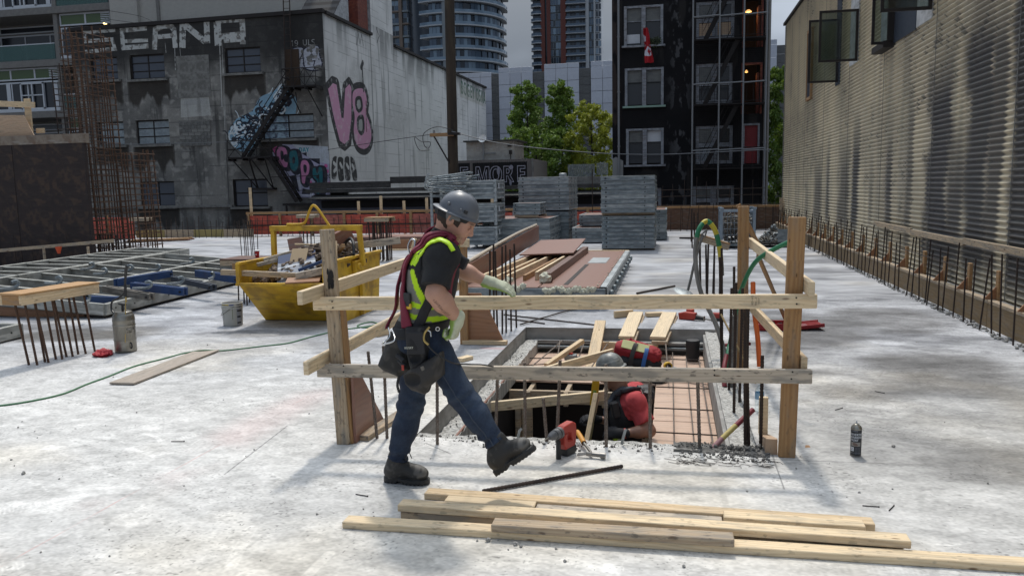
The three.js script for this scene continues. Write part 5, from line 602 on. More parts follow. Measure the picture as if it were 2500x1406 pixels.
  const d = thing('satellite_dish', 'small white satellite dish on a mast above the hut roof', 'dish', [-9.2, 3.95, z - 1.7]); part(d, 'mast', rod([0, -0.8, 0], [0, 0.25, 0], 0.03, 6), M.pipeGrey); part(d, 'bowl', at(lathe([[0, 0], [0.12, 0.03], [0.21, 0.1]], 16), 0, 0.15, 0.05, 1.1, 0, 0.3), M.white); part(d, 'arm', rod([0, 0.1, 0.08], [-0.1, 0.42, 0.3], 0.012, 5), M.white);
}
// --- utility pole and cables
{
  const t = thing('utility_pole', 'tall dark wooden utility pole with a low crossarm in front of the white side wall', 'pole'); part(t, 'pole', rod([-9.38, -1.6, -34], [-9.28, 14, -34], 0.235, 14, 0.20), tmat(mottle([0.05, 0.036, 0.024], [0.03, 0.022, 0.016], [0.075, 0.058, 0.034], 81), 0.9, 0, 0.006));
  part(t, 'crossarm', box(1.05, 0.14, 0.14, -9.75, 4.03, -33.75), M.fir); part(t, 'brace', rod([-10.1, 3.97, -33.75], [-9.45, 2.8, -33.8], 0.035, 6), M.iron); part(t, 'insulator', cyl(0.05, 0.06, 0.14, 8, -10.1, 4.16, -33.75), M.pipeGrey); part(t, 'clamp', box(0.5, 0.1, 0.3, -9.2, 4.05, -33.75), M.iron);
  const wire = (l, pts, r, m, n = 50) => single('overhead_cable', l, 'cable', tube(pts, r, n, 5), m);
  wire('pale sagging cable running from the pole past the trees to the black house', [[-9.3, 4.15, -33.7], [-7.5, 3.66, -34], [-4.5, 3.28, -36], [-1, 3.12, -38.6], [4.4, 3.2, -38.6]], 0.022, M.pipeGrey); wire('thin cable from the pole along the white wall to the warehouse corner', [[-9.8, 4.1, -33.7], [-13.5, 3.95, -36], [-17.6, 3.85, -39.5]], 0.016, M.black); wire('thin grey cable along the warehouse front below the middle windows', [[-17.6, 4.6, -39], [-22, 4.42, -39.2], [-32, 4.5, -39.4]], 0.014, M.pipeGrey);
  wire('looped slack cable hanging at the pole crossarm', [[-9.2, 4.2, -33.6], [-9.9, 4.35, -33.5], [-10.5, 4.05, -33.5], [-10.45, 3.55, -33.5], [-10.3, 3.45, -33.5], [-10.2, 3.7, -33.5], [-10.6, 3.75, -33.5], [-10.9, 3.95, -33.5], [-10.7, 3.4, -33.5], [-10.25, 3.38, -33.5]], 0.016, M.black, 70);
  wire('upper of two thin wires above the warehouse roof', [[-34.2, 13.0, -45], [-31, 12.2, -43.5], [-27.5, 10.95, -40.1]], 0.014, M.black); wire('lower of two thin wires above the warehouse roof', [[-34.3, 12.5, -45], [-31, 11.75, -43.5], [-28.2, 10.9, -40.1]], 0.014, M.black);
}
// --- trees
function tree(label, x, z, base, top, w, cols, seed, cone = 0.6, n = 5200, sz = 0.2) {
  const t = thing('street_tree', label, 'tree', [x, base, z]), H = top - base, r = rng(seed), limbs = [rod([0, 0, 0], [0.1, H * 0.55, 0], 0.13, 9, 0.08), rod([0.1, H * 0.55, 0], [0.02, H * 0.93, 0.02], 0.08, 7, 0.02)];
  const tips = []; for (let i = 0; i < 52; i++) { const v = 0.16 + 0.8 * i / 52, a = i * 2.4 + r(), L = w * (0.25 + 0.75 * Math.pow(1 - v, cone)) * (0.75 + 0.4 * r()) * sm(0.05, 0.3, v), y = H * v, e = [Math.cos(a) * L, y + L * 0.45, Math.sin(a) * L]; limbs.push(rod([0.05, y, 0], e, 0.035 * (1.2 - v), 5, 0.008)); tips.push(e); tips.push([e[0] * 0.6, y + L * 0.25, e[2] * 0.6]); if (r() < 0.7) tips.push([e[0] * 0.85 + (r() - 0.5) * 0.6, e[1] + (r() - 0.3) * 0.5, e[2] * 0.85 + (r() - 0.5) * 0.6]); } tips.push([0, H, 0], [0.05, H * 0.96, 0], [0, H * 0.9, 0]);
  part(t, 'trunk', limbs, M.bark); plantCrown(t, 'crown', n, [1, 1, 1], sz, cols, seed + 1, (p, q) => { const k = tips[Math.floor(q() * tips.length)], s = 0.24 + 0.24 * (1 - k[1] / H) * w / 2; return [k[0] + p[0] * s * 1.15, k[1] + p[1] * s * 0.75, k[2] + p[2] * s * 1.15]; }); return t;
}
M.bark = std([0.045, 0.035, 0.028], 0.9);
const GR = [[0.10, 0.19, 0.025], [0.24, 0.34, 0.045]], YG = [[0.27, 0.32, 0.028], [0.45, 0.47, 0.05]];
tree('tall green street tree, left one of the pair before the pale panels', -10.7, -60, -1, 9.4, 2.5, GR, 301, 0.85, 11000, 0.15); tree('tall green street tree, right one of the pair before the pale panels', -8.0, -59, -1, 9.2, 2.1, GR, 302, 0.85, 9500, 0.15);
tree('bushy yellow-green tree close to the left edge of the black house', -5.6, -57, -1, 7.2, 2.2, YG, 303, 0.5, 8500, 0.15); tree('dark green tree in the gap between the black house and the corrugated wall', 6.9, -52, -1.5, 8.6, 2.2, GR, 304, 0.45, 11000, 0.16); tree('low green tree filling in below the tall pair, above the roof container', -9.4, -56, -1, 5.4, 2.6, GR, 305, 0.3, 9000, 0.15);

// ---------- stacks of steel formwork panels ----------
M.numTex = {};
function numMat(s) { if (!M.numTex[s]) M.numTex[s] = std(0xffffff, 0.7, 0, { map: canvasTex(128, 64, (c, w, h) => { c.fillStyle = '#8d9a9f'; c.fillRect(0, 0, w, h); c.fillStyle = '#14161a'; c.font = 'bold 52px sans-serif'; c.fillText(s, 6, 51); }) }); return M.numTex[s]; }
const ORD = ['topmost', 'second', 'third', 'fourth', 'fifth', 'sixth', 'seventh', 'eighth', 'ninth'];
function formPanel(W, D, H, mat, num) { // origin at the middle of its underside
  const o = new THREE.Group(), lip = 0.018, fr = [];
  for (const [w, d, x, z] of [[W, 0.05, 0, D / 2 - 0.035], [W, 0.05, 0, -D / 2 + 0.035], [0.05, D - 0.12, W / 2 - 0.035, 0], [0.05, D - 0.12, -W / 2 + 0.035, 0]]) fr.push(box(w - 0.02, H - 0.01, d, x, H / 2, z));
  for (const y of [lip / 2, H - lip / 2]) { fr.push(box(W, lip, 0.06, 0, y, D / 2 - 0.03), box(W, lip, 0.06, 0, y, -D / 2 + 0.03), box(0.06, lip, D - 0.13, W / 2 - 0.03, y, 0), box(0.06, lip, D - 0.13, -W / 2 + 0.03, y, 0)); }
  for (const z of [D * 0.16, -D * 0.17]) fr.push(box(0.02, H - 0.004, 0.05, W / 2 - 0.004, H / 2, z));
  part(o, 'frame', fr, mat); part(o, 'plywood_face', box(W - 0.13, 0.016, D - 0.13, 0, H - 0.02, 0), M.formplyRed);
  const hs = []; for (const x of [-W * 0.41, -W * 0.4 + 0.0, W * 0.31]) hs.push(at(cyl(0.017, 0.017, 0.012, 8), x, H / 2, D / 2 - 0.007, Math.PI / 2)); part(o, 'bolt_holes', hs, M.dark);
  if (num) part(o, 'stencil_number', new THREE.PlaneGeometry(0.15, 0.075), numMat(num), [-W / 2 + 0.12, H / 2, D / 2 - 0.006]);
  return o;
}
function panelStack(n, W, D, pitch, x, y, z, phrase, mats, num, group = 'stacked steel formwork panels', ry = 0) {
  for (let i = 0; i < n; i++) { // i counts from the top
    const p = formPanel(W + rr(-0.004, 0.004), D, pitch - 0.006, mats[Math.floor(rnd() * mats.length)], num && (i + 1) % 4 ? num : null); p.name = numbered('formwork_panel'); p.position.set(x + rr(-0.012, 0.012), y + (n - 1 - i) * pitch, z + rr(-0.015, 0.015)); p.rotation.y = ry + rr(-0.004, 0.004); scene.add(p);
    tag(p, `galvanised formwork panel, ${ORD[i]}${i ? ' down' : ''} in ${phrase}`, 'formwork panel', group);
  }
}
const GM = [M.galv, M.galv, M.galvLight];
const bearer = (l, a, b) => single('timber_bearer', l, 'timber', board(a, b, 0.07, 0.09), M.pineOld);
panelStack(8, 1.42, 2.6, 0.121, -1.13, 1.0, -22.5, 'the upper half of the tallest stack', GM);
panelStack(8, 1.40, 2.4, 0.109, -1.13, 0.05, -22.55, 'the lower half of the tallest stack', GM, '135');
bearer('timber bearer between the halves of the tallest panel stack, front', [-1.83, 0.96, -21.5], [-0.43, 0.96, -21.5]); bearer('dark timber bearer under the front of the tallest panel stack', [-1.83, 0.02, -21.6], [-0.43, 0.02, -21.6]);
panelStack(7, 2.0, 2.35, 0.114, -4.42, 0.03, -23.85, 'the low wide stack left of centre', GM, '135');
panelStack(3, 0.82, 1.2, 0.115, -4.15, 0.92, -23.55, 'the small pile on the low wide stack', [M.galvLight, M.galv]);
bearer('yellowish timber bearer under the small panel pile, left', [-4.5, 0.875, -23.0], [-3.8, 0.875, -23.0]); bearer('yellowish timber bearer under the small panel pile, right', [-4.4, 0.875, -23.9], [-3.7, 0.875, -23.9]);
panelStack(9, 1.62, 2.4, 0.117, -3.98, 0.98, -26.3, 'the upper part of the stack behind the low one', GM); panelStack(8, 1.6, 2.4, 0.112, -3.98, 0.04, -26.3, 'the lower part of the stack behind the low one', GM);
panelStack(3, 1.0, 2.0, 0.115, -2.3, 0.5, -25.6, 'the stepped low stack left of the tallest', GM); panelStack(4, 1.3, 2.6, 0.112, -2.3, 0.03, -25.3, 'the base of the stepped low stack', GM);
panelStack(8, 1.2, 2.2, 0.115, -0.75, 0.04, -26.2, 'the stack half hidden behind the tallest', GM);

// ---------- stacked steel crates and scaffold frames ----------
{
  const mk = (y, lab) => { const t = thing('steel_crate', lab, 'crate', [-5.3, y, -22.6], 0, 'stacked grey steel crates'); const W = 0.95, D = 1.15, H = 0.62, sh = [];
    for (let i = 0; i < 4; i++) { const yy = 0.12 + i * 0.135; sh.push(box(W - 0.1, 0.05, 0.03, 0, yy, D / 2 - 0.015), box(0.03, 0.05, D - 0.1, W / 2 - 0.015, yy, 0)); } part(t, 'ridge', sh, M.galvLight); part(t, 'side_sheet', [box(W - 0.08, H - 0.14, 0.02, 0, H / 2 + 0.03, D / 2 - 0.04), box(W - 0.08, H - 0.14, 0.02, 0, H / 2 + 0.03, -D / 2 + 0.04), box(0.02, H - 0.14, D - 0.08, W / 2 - 0.04, H / 2 + 0.03, 0), box(0.02, H - 0.14, D - 0.08, -W / 2 + 0.04, H / 2 + 0.03, 0), box(W - 0.1, 0.02, D - 0.1, 0, 0.11, 0)], M.galv);
    for (const [a, b] of [[-1, 1], [1, 1], [1, -1], [-1, -1]]) part(t, 'corner_post', box(0.08, H, 0.08, a * (W / 2 - 0.04), H / 2 + 0.004, b * (D / 2 - 0.04)), M.galvLight); part(t, 'top_rim', [box(W, 0.05, 0.05, 0, H - 0.03, D / 2 - 0.02), box(W, 0.05, 0.05, 0, H - 0.03, -D / 2 + 0.02), box(0.05, 0.05, D - 0.06, W / 2 - 0.02, H - 0.03, 0), box(0.05, 0.05, D - 0.06, -W / 2 + 0.02, H - 0.03, 0)], M.galvLight); part(t, 'paper_tag', box(0.012, 0.14, 0.09, W / 2 + 0.012, 0.45, 0.3), M.aptFrame); return t; };
  mk(0.02, 'bottom grey steel crate of the stack of three behind the walking man'); mk(0.67, 'middle grey steel crate of the stack of three behind the walking man'); mk(1.32, 'top grey steel crate of three, with scaffold frames beside it');
  const s = rng(61); for (let k = 0; k < 9; k++) { const t = thing('scaffold_bundle', `galvanised scaffold frame, ${ORD[k]}${k ? ' from the top' : ''} in the untidy pile left of the steel crates`, 'scaffold frame', [-6.2 + s() * 0.16, 2.1 - k * 0.065, -22.5 + s() * 0.2], s() * 0.5 - 0.25, 'piled scaffold frames'); t.rotation.z = 0.10 - k * 0.03; for (const z of [-0.5, 0.5]) part(t, 'tube', rod([-0.6, 0, z], [0.5, 0.02, z], 0.024, 7), M.galv); for (const x of [-0.55, -0.2, 0.25]) part(t, 'crossbar', rod([x, 0, -0.5], [x + 0.1, 0, 0.5], 0.02, 7), M.galvLight); part(t, 'hook', tube([[-0.6, 0, 0.5], [-0.7, 0.02, 0.5], [-0.72, 0.1, 0.5], [-0.64, 0.12, 0.5]], 0.018, 12, 6), M.galvLight); }
  const st = thing('crate_stand', 'grey steel stillage of posts carrying the pile of scaffold frames', 'rack', [-6.2, 0, -22.6]); for (const [a, b] of [[-0.55, 0.5], [0.5, 0.5], [-0.55, -0.5], [0.5, -0.5]]) part(st, 'post', box(0.07, 1.6, 0.07, a, 0.8, b), M.galvLight); for (const z of [-0.5, 0.5]) part(st, 'beam', box(1.0, 0.07, 0.05, -0.02, 1.52, z), M.galv);
}
// ---------- mesh cage of couplers and the loose heap beside it ----------
{
  const t = thing('mesh_cage', 'blue-grey wire mesh cage full of scaffold couplers at the right', 'cage', [1.72, 0, -22.3]); M.cageBlue = std([0.23, 0.28, 0.33], 0.5, 0.3); for (const [a, b] of [[-0.42, 0.4], [0.42, 0.4], [-0.42, -0.4], [0.42, -0.4]]) part(t, 'post', [box(0.07, 1.0, 0.07, a, 0.55, b), box(0.1, 0.06, 0.1, a, 1.05, b)], M.cageBlue); part(t, 'rim', [box(0.8, 0.05, 0.05, 0, 0.98, 0.4), box(0.8, 0.05, 0.05, 0, 0.98, -0.4), box(0.05, 0.05, 0.74, 0.42, 0.98, 0), box(0.05, 0.05, 0.74, -0.42, 0.98, 0)], M.cageBlue); part(t, 'base', box(0.9, 0.06, 0.86, 0, 0.09, 0), M.galv);
  const w = []; for (let x = -0.36; x < 0.4; x += 0.09) w.push(rod([x, 0.1, 0.42], [x, 0.97, 0.42], 0.005, 5)); for (let z = -0.36; z < 0.4; z += 0.09) w.push(rod([0.44, 0.1, z], [0.44, 0.97, z], 0.005, 5), rod([-0.44, 0.1, z], [-0.44, 0.97, z], 0.005, 5)); for (let y = 0.2; y < 0.95; y += 0.16) w.push(rod([-0.42, y, 0.425], [0.42, y, 0.425], 0.005, 5), rod([0.445, y, -0.4], [0.445, y, 0.4], 0.005, 5), rod([-0.445, y, -0.4], [-0.445, y, 0.4], 0.005, 5)); part(t, 'wire_mesh', w, M.cageBlue);
  const r = rng(71), coup = (n, f) => { const a = [], b = []; for (let i = 0; i < n; i++) { const p = f(r), g = r() < 0.5 ? at(new THREE.TorusGeometry(0.035 + r() * 0.015, 0.012, 5, 9, 4.5), ...p, r() * 6, r() * 6, r() * 6) : at(rod([-0.06, 0, 0], [0.06, 0, 0], 0.02 + r() * 0.012, 7), ...p, r() * 6, r() * 6, r() * 6); (r() < 0.5 ? a : b).push(g); } return [a, b]; };
  const [a, b] = coup(420, q => [1.72 + (q() - 0.5) * 0.74, 0.16 + q() * 0.66 + 0.08 * q(), -22.3 + (q() - 0.5) * 0.7]); let m = part(scene, 'scaffold_couplers', [...a, ...b], M.aluDark); m.userData = { kind: 'stuff', label: 'grey scaffold couplers filling the mesh cage', category: 'couplers' };
  const [c, d] = coup(620, q => { const u = q() * 6.3, v = Math.pow(q(), 0.6); return [2.72 + Math.cos(u) * v * 0.42, 0.1 + (1 - v) * 0.44 * (0.4 + 0.6 * q()) + q() * 0.06, -22.6 + Math.sin(u) * v * 0.42]; }); const hm = new THREE.Group(); m = part(scene, 'coupler_heap', c, M.galvLight); m.userData = { kind: 'stuff', label: 'heap of loose galvanised couplers right of the mesh cage', category: 'couplers' }; const m2 = part(scene, 'coupler_heap', d, M.aluDark); m2.userData = { kind: 'stuff', label: 'darker loose couplers mixed in the heap right of the mesh cage', category: 'couplers' };
  const pl = thing('heap_pallet', 'dark steel pallet with a bent end plate under the heap of couplers', 'pallet', [2.72, 0, -22.6]); part(pl, 'deck', box(0.95, 0.05, 0.95, 0, 0.1, 0), M.iron); for (const x of [-0.4, 0.4]) part(pl, 'runner', box(0.08, 0.075, 0.9, x, 0.038, 0), M.iron); part(pl, 'end_plate', at(prism([[-0.15, 0], [0.25, 0], [0.16, 0.36], [-0.15, 0.36]], 0.02), 0.2, 0.12, 0.44, -0.1), M.galv);
}
// ---------- starter bars in bunches ----------
function bunch(label, pts, h, r, mat, cap) { const t = thing('starter_bars', label, 'rebar'); for (const p of pts) part(t, 'bar', h < 0.9 && pts[0][2] === undefined ? ribbed([p[0], 0, p[1]], [p[0] + rr(-0.02, 0.02), h + rr(-0.03, 0.03), p[1]], r) : rod([p[0], 0, p[1]], [p[0] + rr(-0.03, 0.03), h + rr(-0.04, 0.04), p[1] + rr(-0.03, 0.03)], r, 7), mat); if (cap) cap(t); return t; }
const grid = (x, z, nx, nz, dx, dz) => { const a = []; for (let i = 0; i < nx; i++) for (let j = 0; j < nz; j++) if (i === 0 || j === 0 || i === nx - 1 || j === nz - 1) a.push([x + i * dx, z + j * dz]); return a; };
{ // the near bunch with its plywood-topped cap
  const t = thing('starter_bars', 'bunch of rusty ribbed bars under a timber cap, left foreground', 'rebar'); const pts = [[-6.53, -6.97], [-6.44, -6.98], [-6.47, -7.12], [-6.41, -7.1], [-6.45, -7.25], [-6.38, -7.26], [-6.43, -7.38], [-6.37, -7.4], [-6.4, -7.52], [-6.33, -7.55], [-6.32, -7.68]]; pts.forEach((p, i) => part(t, 'bar', ribbed([p[0], 0, p[1]], [p[0] - 0.09 + (i % 3) * 0.02, 0.66, p[1] + 0.01], 0.0135), M.rust));
  const c = thing('bar_cap', 'timber cap with an orange-brown plywood top over the rusty bars, left foreground', 'cap', [-6.50, 0.655, -7.33], Math.PI / 2 - 0.1); part(c, 'plank', box(1.0, 0.1, 0.038, 0, 0.04, 0.13), M.pine2); part(c, 'plank', box(1.0, 0.1, 0.038, 0, 0.04, -0.13), M.pine2); part(c, 'end_block', box(0.04, 0.1, 0.22, -0.48, 0.04, 0), M.fir); part(c, 'plywood_top', box(1.02, 0.02, 0.31, 0, 0.102, 0), M.orangePly);
}
{
  const cap = (lab, x, y, z, w, d, m, rot = 0, tilt = 0) => { const c = thing('bar_cap', lab, 'cap', [x, y, z], rot); c.rotation.z = tilt; part(c, 'plank', box(w, 0.022, d, 0, 0.08, 0), m); part(c, 'side_board', box(w, 0.085, 0.03, 0, 0.025, d / 2 - 0.02), M.pineOld); part(c, 'side_board', box(w, 0.085, 0.03, 0, 0.025, -d / 2 + 0.02), M.pineOld); return c; };
  bunch('slim bunch of bare bars standing well behind the yellow skip, left', grid(-11.05, -19.4, 3, 3, 0.14, 0.16), 1.02, 0.011, M.rustDark); 
  bunch('short bunch of bars under a grey board behind the skip handle', grid(-11.65, -23.9, 4, 2, 0.13, 0.2), 0.9, 0.011, M.rustDark); cap('grey board cap over the bars behind the skip handle', -11.4, 0.9, -23.8, 0.62, 0.4, M.pineGrey);
  bunch('thick dark bunch of bars under a timber cap, right of the skip', grid(-7.2, -18.75, 5, 4, 0.1, 0.12), 1.0, 0.018, M.rustDark); cap('timber cap with a raised stick on the dark bars right of the skip', -7.0, 0.98, -18.55, 0.62, 0.5, M.fir);
  bunch('bars under the brown cap just behind the left end of the yellow skip', grid(-6.55, -11.45, 3, 3, 0.14, 0.16), 0.6, 0.0125, M.rustDark); { const c = cap('brown plywood cap carrying the red paper cup, left of the skip', -6.66, 0.60, -11.75, 0.72, 0.62, M.formply); part(c, 'side_sheet', box(0.5, 0.16, 0.02, 0.1, -0.06, 0.3), M.fir); const k = thing('paper_cup', 'red paper cup with a white lid on the brown cap behind the skip', 'cup', [-6.52, 0.692, -11.72]); part(k, 'cup', lathe([[0, 0], [0.028, 0], [0.04, 0.105], [0.038, 0.105]], 18), std([0.42, 0.015, 0.02], 0.5)); part(k, 'lid', lathe([[0.042, 0.1], [0.042, 0.112], [0.034, 0.122], [0, 0.124]], 18), M.white); part(k, 'logo', box(0.03, 0.012, 0.004, 0, 0.05, 0.035), M.white); }
  bunch('bars at the far right of the deck beside the tallest panel stack', [[0.55, -22.1], [0.62, -22.2], [0.72, -22.1], [0.58, -24.5]], 0.95, 0.02, M.rustDark); bunch('bars under a tilted board cap beyond the hose loop', grid(0.45, -12.9, 4, 3, 0.1, 0.14), 0.78, 0.016, M.rustDark); cap('tilted brown board cap on the bars beyond the hose loop', 0.6, 0.8, -12.75, 0.5, 0.42, M.fir, 0.1, -0.32);
  bunch('bars under a small board at the far left by the red boards', grid(-17.75, -24.2, 4, 2, 0.12, 0.15), 0.85, 0.011, M.rustDark); cap('small pale board cap at the far left by the rebar cages', -17.6, 0.86, -24.1, 0.72, 0.3, M.pineOld);
}
// ---------- brown form wall and tall bar cages at the left ----------
{
  const t = thing('form_wall', 'tall dark brown plywood form wall with a concrete-splashed top edge at the left', 'formwork'); M.formWall = tmat(mottle([0.021, 0.0105, 0.0085], [0.015, 0.0078, 0.0068], [0.034, 0.022, 0.018], 91, 0.3, [0.11, 0.06, 0.03], 512, 0.6), 0.7, 0);
  for (let i = 0; i < 4; i++) part(t, 'sheet', box(2.02, 3.02, 0.1, -14.85 - i * 2.03, 1.5, -17.1), M.formWall); part(t, 'top_strip', box(8.2, 0.22, 0.16, -17.9, 3.1, -17.12), tmat(mottle([0.23, 0.19, 0.15], [0.16, 0.12, 0.09], [0.30, 0.28, 0.25], 92, 0.5, [0.13, 0.06, 0.03]), 0.85, 0)); for (let x = -21; x < -14; x += 0.5) part(t, 'tie_rod', rod([x, 0, -17.0], [x, 0.75 + 0.08 * Math.sin(x * 9), -16.98], 0.008, 5), M.rustDark);
  single('plywood_offcut', 'pale plywood sheet with a slanted end above the brown form wall', 'plywood', at(prism([[0, 0], [2.2, 0], [1.95, 0.5], [0, 0.58]], 0.025), -17.6, 3.22, -17.3), M.ply);
  const g = thing('top_guard_rail', 'pale timber guard rail with one post above the brown form wall', 'guard rail'); part(g, 'rail', board([-17.5, 4.12, -17.5], [-15.5, 3.98, -17.5], 0.14, 0.04), M.pine2); part(g, 'post', box(0.16, 1.1, 0.05, -15.75, 3.6, -17.55), M.pine2); part(g, 'block', box(0.22, 0.12, 0.05, -15.42, 3.35, -17.52), M.pine2);
  const s = thing('kick_rail', 'long low timber rail with an orange tag in front of the brown form wall', 'rail'); part(s, 'rail', board([-16.2, 0.44, -16.0], [-12.9, 0.66, -16.6], 0.075, 0.04), M.pineOld); for (const x of [-14.6, -13.4]) part(s, 'post', box(0.04, 0.55, 0.05, x, 0.27, -16.35), M.pineOld); part(s, 'orange_tag', lathe([[0.03, -0.11], [0.075, 0.05], [0.0, 0.05]], 10), std([0.55, 0.07, 0.015], 0.6), [-14.15, 0.5, -16.3]);
  const cage = (lab, x0, x1, z0, z1, h, lean, nx, nz, pitch, mat) => { const t = thing('rebar_cage', lab, 'rebar cage'); for (let i = 0; i < nx; i++) for (let j = 0; j < nz; j++) if (i === 0 || j === 0 || i === nx - 1 || j === nz - 1) { const x = mix(x0, x1, i / (nx - 1)), z = mix(z0, z1, j / (nz - 1)); part(t, 'bar', rod([x, 0, z], [x + lean + rr(-0.02, 0.02), h * rr(0.97, 1.03), z + rr(-0.02, 0.02)], 0.017, 7), mat); } for (let y = 0.08; y < h - 0.05; y += pitch) { const d = lean * y / h, e = rr(-0.02, 0.02), tl = rr(-0.03, 0.03), o = 0.02; const q = []; q.push(rod([x0 + d - o - 0.03, y, z0 + o], [x1 + d + o + rr(0, 0.06), y + tl, z0 + o], 0.009, 5), rod([x0 + d - o, y + e, z1 - o], [x1 + d + o, y + e + tl, z1 - o], 0.009, 5), rod([x0 + d - o, y, z0 + o], [x0 + d - o, y + e, z1 - o], 0.009, 5), rod([x1 + d + o, y + tl, z0 + o], [x1 + d + o, y + e, z1 - o], 0.009, 5)); part(t, 'stirrup', q, mat); } return t; };
  cage('tallest rusty rebar cage rising beside the brown form wall', -14.62, -13.98, -17.65, -18.6, 5.75, -0.12, 5, 4, 0.165, M.rust); cage('shorter rusty rebar cage against the right side of the tall one', -13.95, -13.5, -18.4, -19.3, 2.85, -0.08, 4, 4, 0.15, M.rust); cage('thin rebar cage rising behind the brown form wall, left of the tall one', -16.95, -16.25, -20.0, -21.0, 5.4, -0.1, 4, 3, 0.16, M.rustDark); cage('squat dark cage of bars at the foot of the tall rebar cage', -14.3, -13.45, -17.6, -17.9, 0.75, 0, 6, 2, 0.11, M.rustDark);
}
// ---------- red boards, stakes and bars along the far edge ----------
{
  M.redBoard = tmat(mottle([0.52, 0.085, 0.05], [0.36, 0.055, 0.035], [0.60, 0.15, 0.09], 95, 0.35, [0.16, 0.02, 0.015]), 0.55, 0); M.redBoard2 = tmat(mottle([0.42, 0.12, 0.09], [0.28, 0.075, 0.055], [0.5, 0.2, 0.16], 96), 0.6, 0);
  const t = thing('red_edge_boards', 'long run of red painted form boards along the far edge of the deck', 'formwork'); const z = -29.2; let i = 0; for (let x = -16.5; x < -1.0; x += 1.35, i++) { part(t, 'board', box(1.24, 0.74, 0.03, x + 0.66, 0.43, z), i % 3 === 2 ? M.redBoard2 : M.redBoard); part(t, 'upright', box(0.1, 0.88, 0.09, x, 0.44, z + 0.03), M.fir); } part(t, 'top_plank', box(15.6, 0.09, 0.1, -8.8, 0.9, z), M.fir); part(t, 'mid_rail', box(15.6, 0.05, 0.05, -8.8, 0.42, z + 0.08), M.rustDark);
  const u = thing('red_edge_boards', 'short red form boards glimpsed behind the rebar cages', 'formwork'); for (const x of [-22.4, -21.2]) part(u, 'board', box(1.15, 0.85, 0.03, x, 0.43, -27.8), M.redBoard); part(u, 'upright', box(0.1, 0.95, 0.08, -21.8, 0.47, -27.76), M.fir);
  for (const [x, h, k] of [[-16.45, 1.9, 'tallest pale stake at the left end of the red boards'], [-11.9, 1.35, 'pale stake behind the red boards left of the skip hook'], [-11.0, 1.35, 'pale stake behind the red boards above the skip hook'], [-10.05, 1.37, 'pale stake behind the red boards, right of the skip hook'], [-9.15, 1.38, 'pale stake behind the red boards near the thick bar bunch'], [-8.05, 1.4, 'pale stake behind the red boards left of the hard hat'], [-6.6, 1.38, 'pale stake behind the red boards touching the scaffold pile'], [-5.2, 1.35, 'pale stake between the crates and the panel stacks'], [-2.35, 1.4, 'pale stake between the two tall panel stacks']]) single('wood_stake', k, 'stake', box(0.1, h, 0.05, x, h / 2, z - 0.12), M.pine2, undefined, [0, 0, rr(-0.015, 0.015)], 'timber stakes along the far edge');
  const b = thing('brown_edge_boards', 'brown plywood edge boards with bars in front of the black house', 'formwork'); for (let k = 0; k < 4; k++) part(b, 'board', box(1.2, 0.82, 0.03, -0.2 + k * 1.21, 0.42, -30.6), M.brownBoard); part(b, 'top_plank', box(5, 0.08, 0.1, 1.6, 0.86, -30.6), M.fir); part(b, 'post', box(0.12, 1.15, 0.12, 3.9, 0.57, -30.4), M.pineOld);
  const y = thing('low_edge_form', 'low yellowish timber form strip along the far left deck edge', 'formwork'); for (let k = 0; k < 4; k++) part(y, 'board', box(1.28, 0.3, 0.04, -20.6 + k * 1.3, 0.15, -28.7), k % 2 ? M.pineOld : M.yellowPly);
  const bars = (lab, x0, x1, z, h, dx, hs) => { const t = thing('edge_bars', lab, 'rebar'); for (let x = x0; x < x1; x += dx) part(t, 'bar', rod([x + rr(-0.05, 0.05), 0, z], [x + rr(-0.08, 0.08), h * rr(0.8, 1.15), z], 0.012, 6), M.rustDark); for (const q of hs) part(t, 'tie_bar', rod([x0 - 0.2, q, z + 0.03], [x1 + 0.2, q + rr(-0.03, 0.03), z + 0.03], 0.01, 6), M.rustDark); };
  bars('row of thin bars along the far left deck edge before the warehouse', -21.2, -16.4, -28.2, 0.75, 0.24, [0.42]); bars('row of thin bars in front of the red boards', -16.2, -6.5, -28.6, 0.75, 0.27, [0.28, 0.62]); bars('row of thin bars before the brown boards below the black house', -0.6, 3.6, -30.0, 0.9, 0.3, [0.3, 0.95]); bars('tall thin bars rising above the brown boards below the black house', -0.4, 3.2, -31.2, 1.9, 0.42, [1.25, 1.5]);
  single('tall_thin_bar', 'single tall thin bar standing between the two tall panel stacks', 'rebar', rod([-2.75, 0, -28.4], [-2.75, 2.3, -28.4], 0.016, 6), M.rustDark); 
  for (const [a, b2, m, l] of [[[-19.5, 0.05, -26.3], [-17.8, 0.05, -27.4], M.fir, 'brown plank pile on the deck at the far left']]) { const p = thing('plank_pile', l, 'planks'); for (let k = 0; k < 4; k++) part(p, 'plank', board([a[0] + k * 0.05, 0.03 + (k % 2) * 0.045, a[2] + k * 0.22], [b2[0] + k * 0.08, 0.03 + (k % 2) * 0.045, b2[2] + k * 0.25], 0.04, 0.2), k % 2 ? m : M.formplyRed); }
  const f = thing('form_box', 'low brown timber form box on the deck behind the walking man', 'formwork', [-7.35, 0, -21.9]); part(f, 'side_board', box(1.5, 0.3, 0.04, 0, 0.15, 0), M.brownply); part(f, 'brace', at(box(0.09, 0.34, 0.04), 0.1, 0.17, 0.05, 0, 0, -0.35), M.pine); part(f, 'base_plank', box(1.5, 0.03, 0.2, 0.05, 0.016, 0.15), M.pine2);
  const h = thing('steel_mat_stack', 'flat stack of purplish form sheets with steel mesh on the far deck', 'formwork', [-8.8, 0, -26.2]); for (let k = 0; k < 3; k++) part(h, 'sheet', box(3.6, 0.05, 1.6, 0.04 * k, 0.03 + k * 0.055, 0), k % 2 ? M.formply : M.formplyRed);
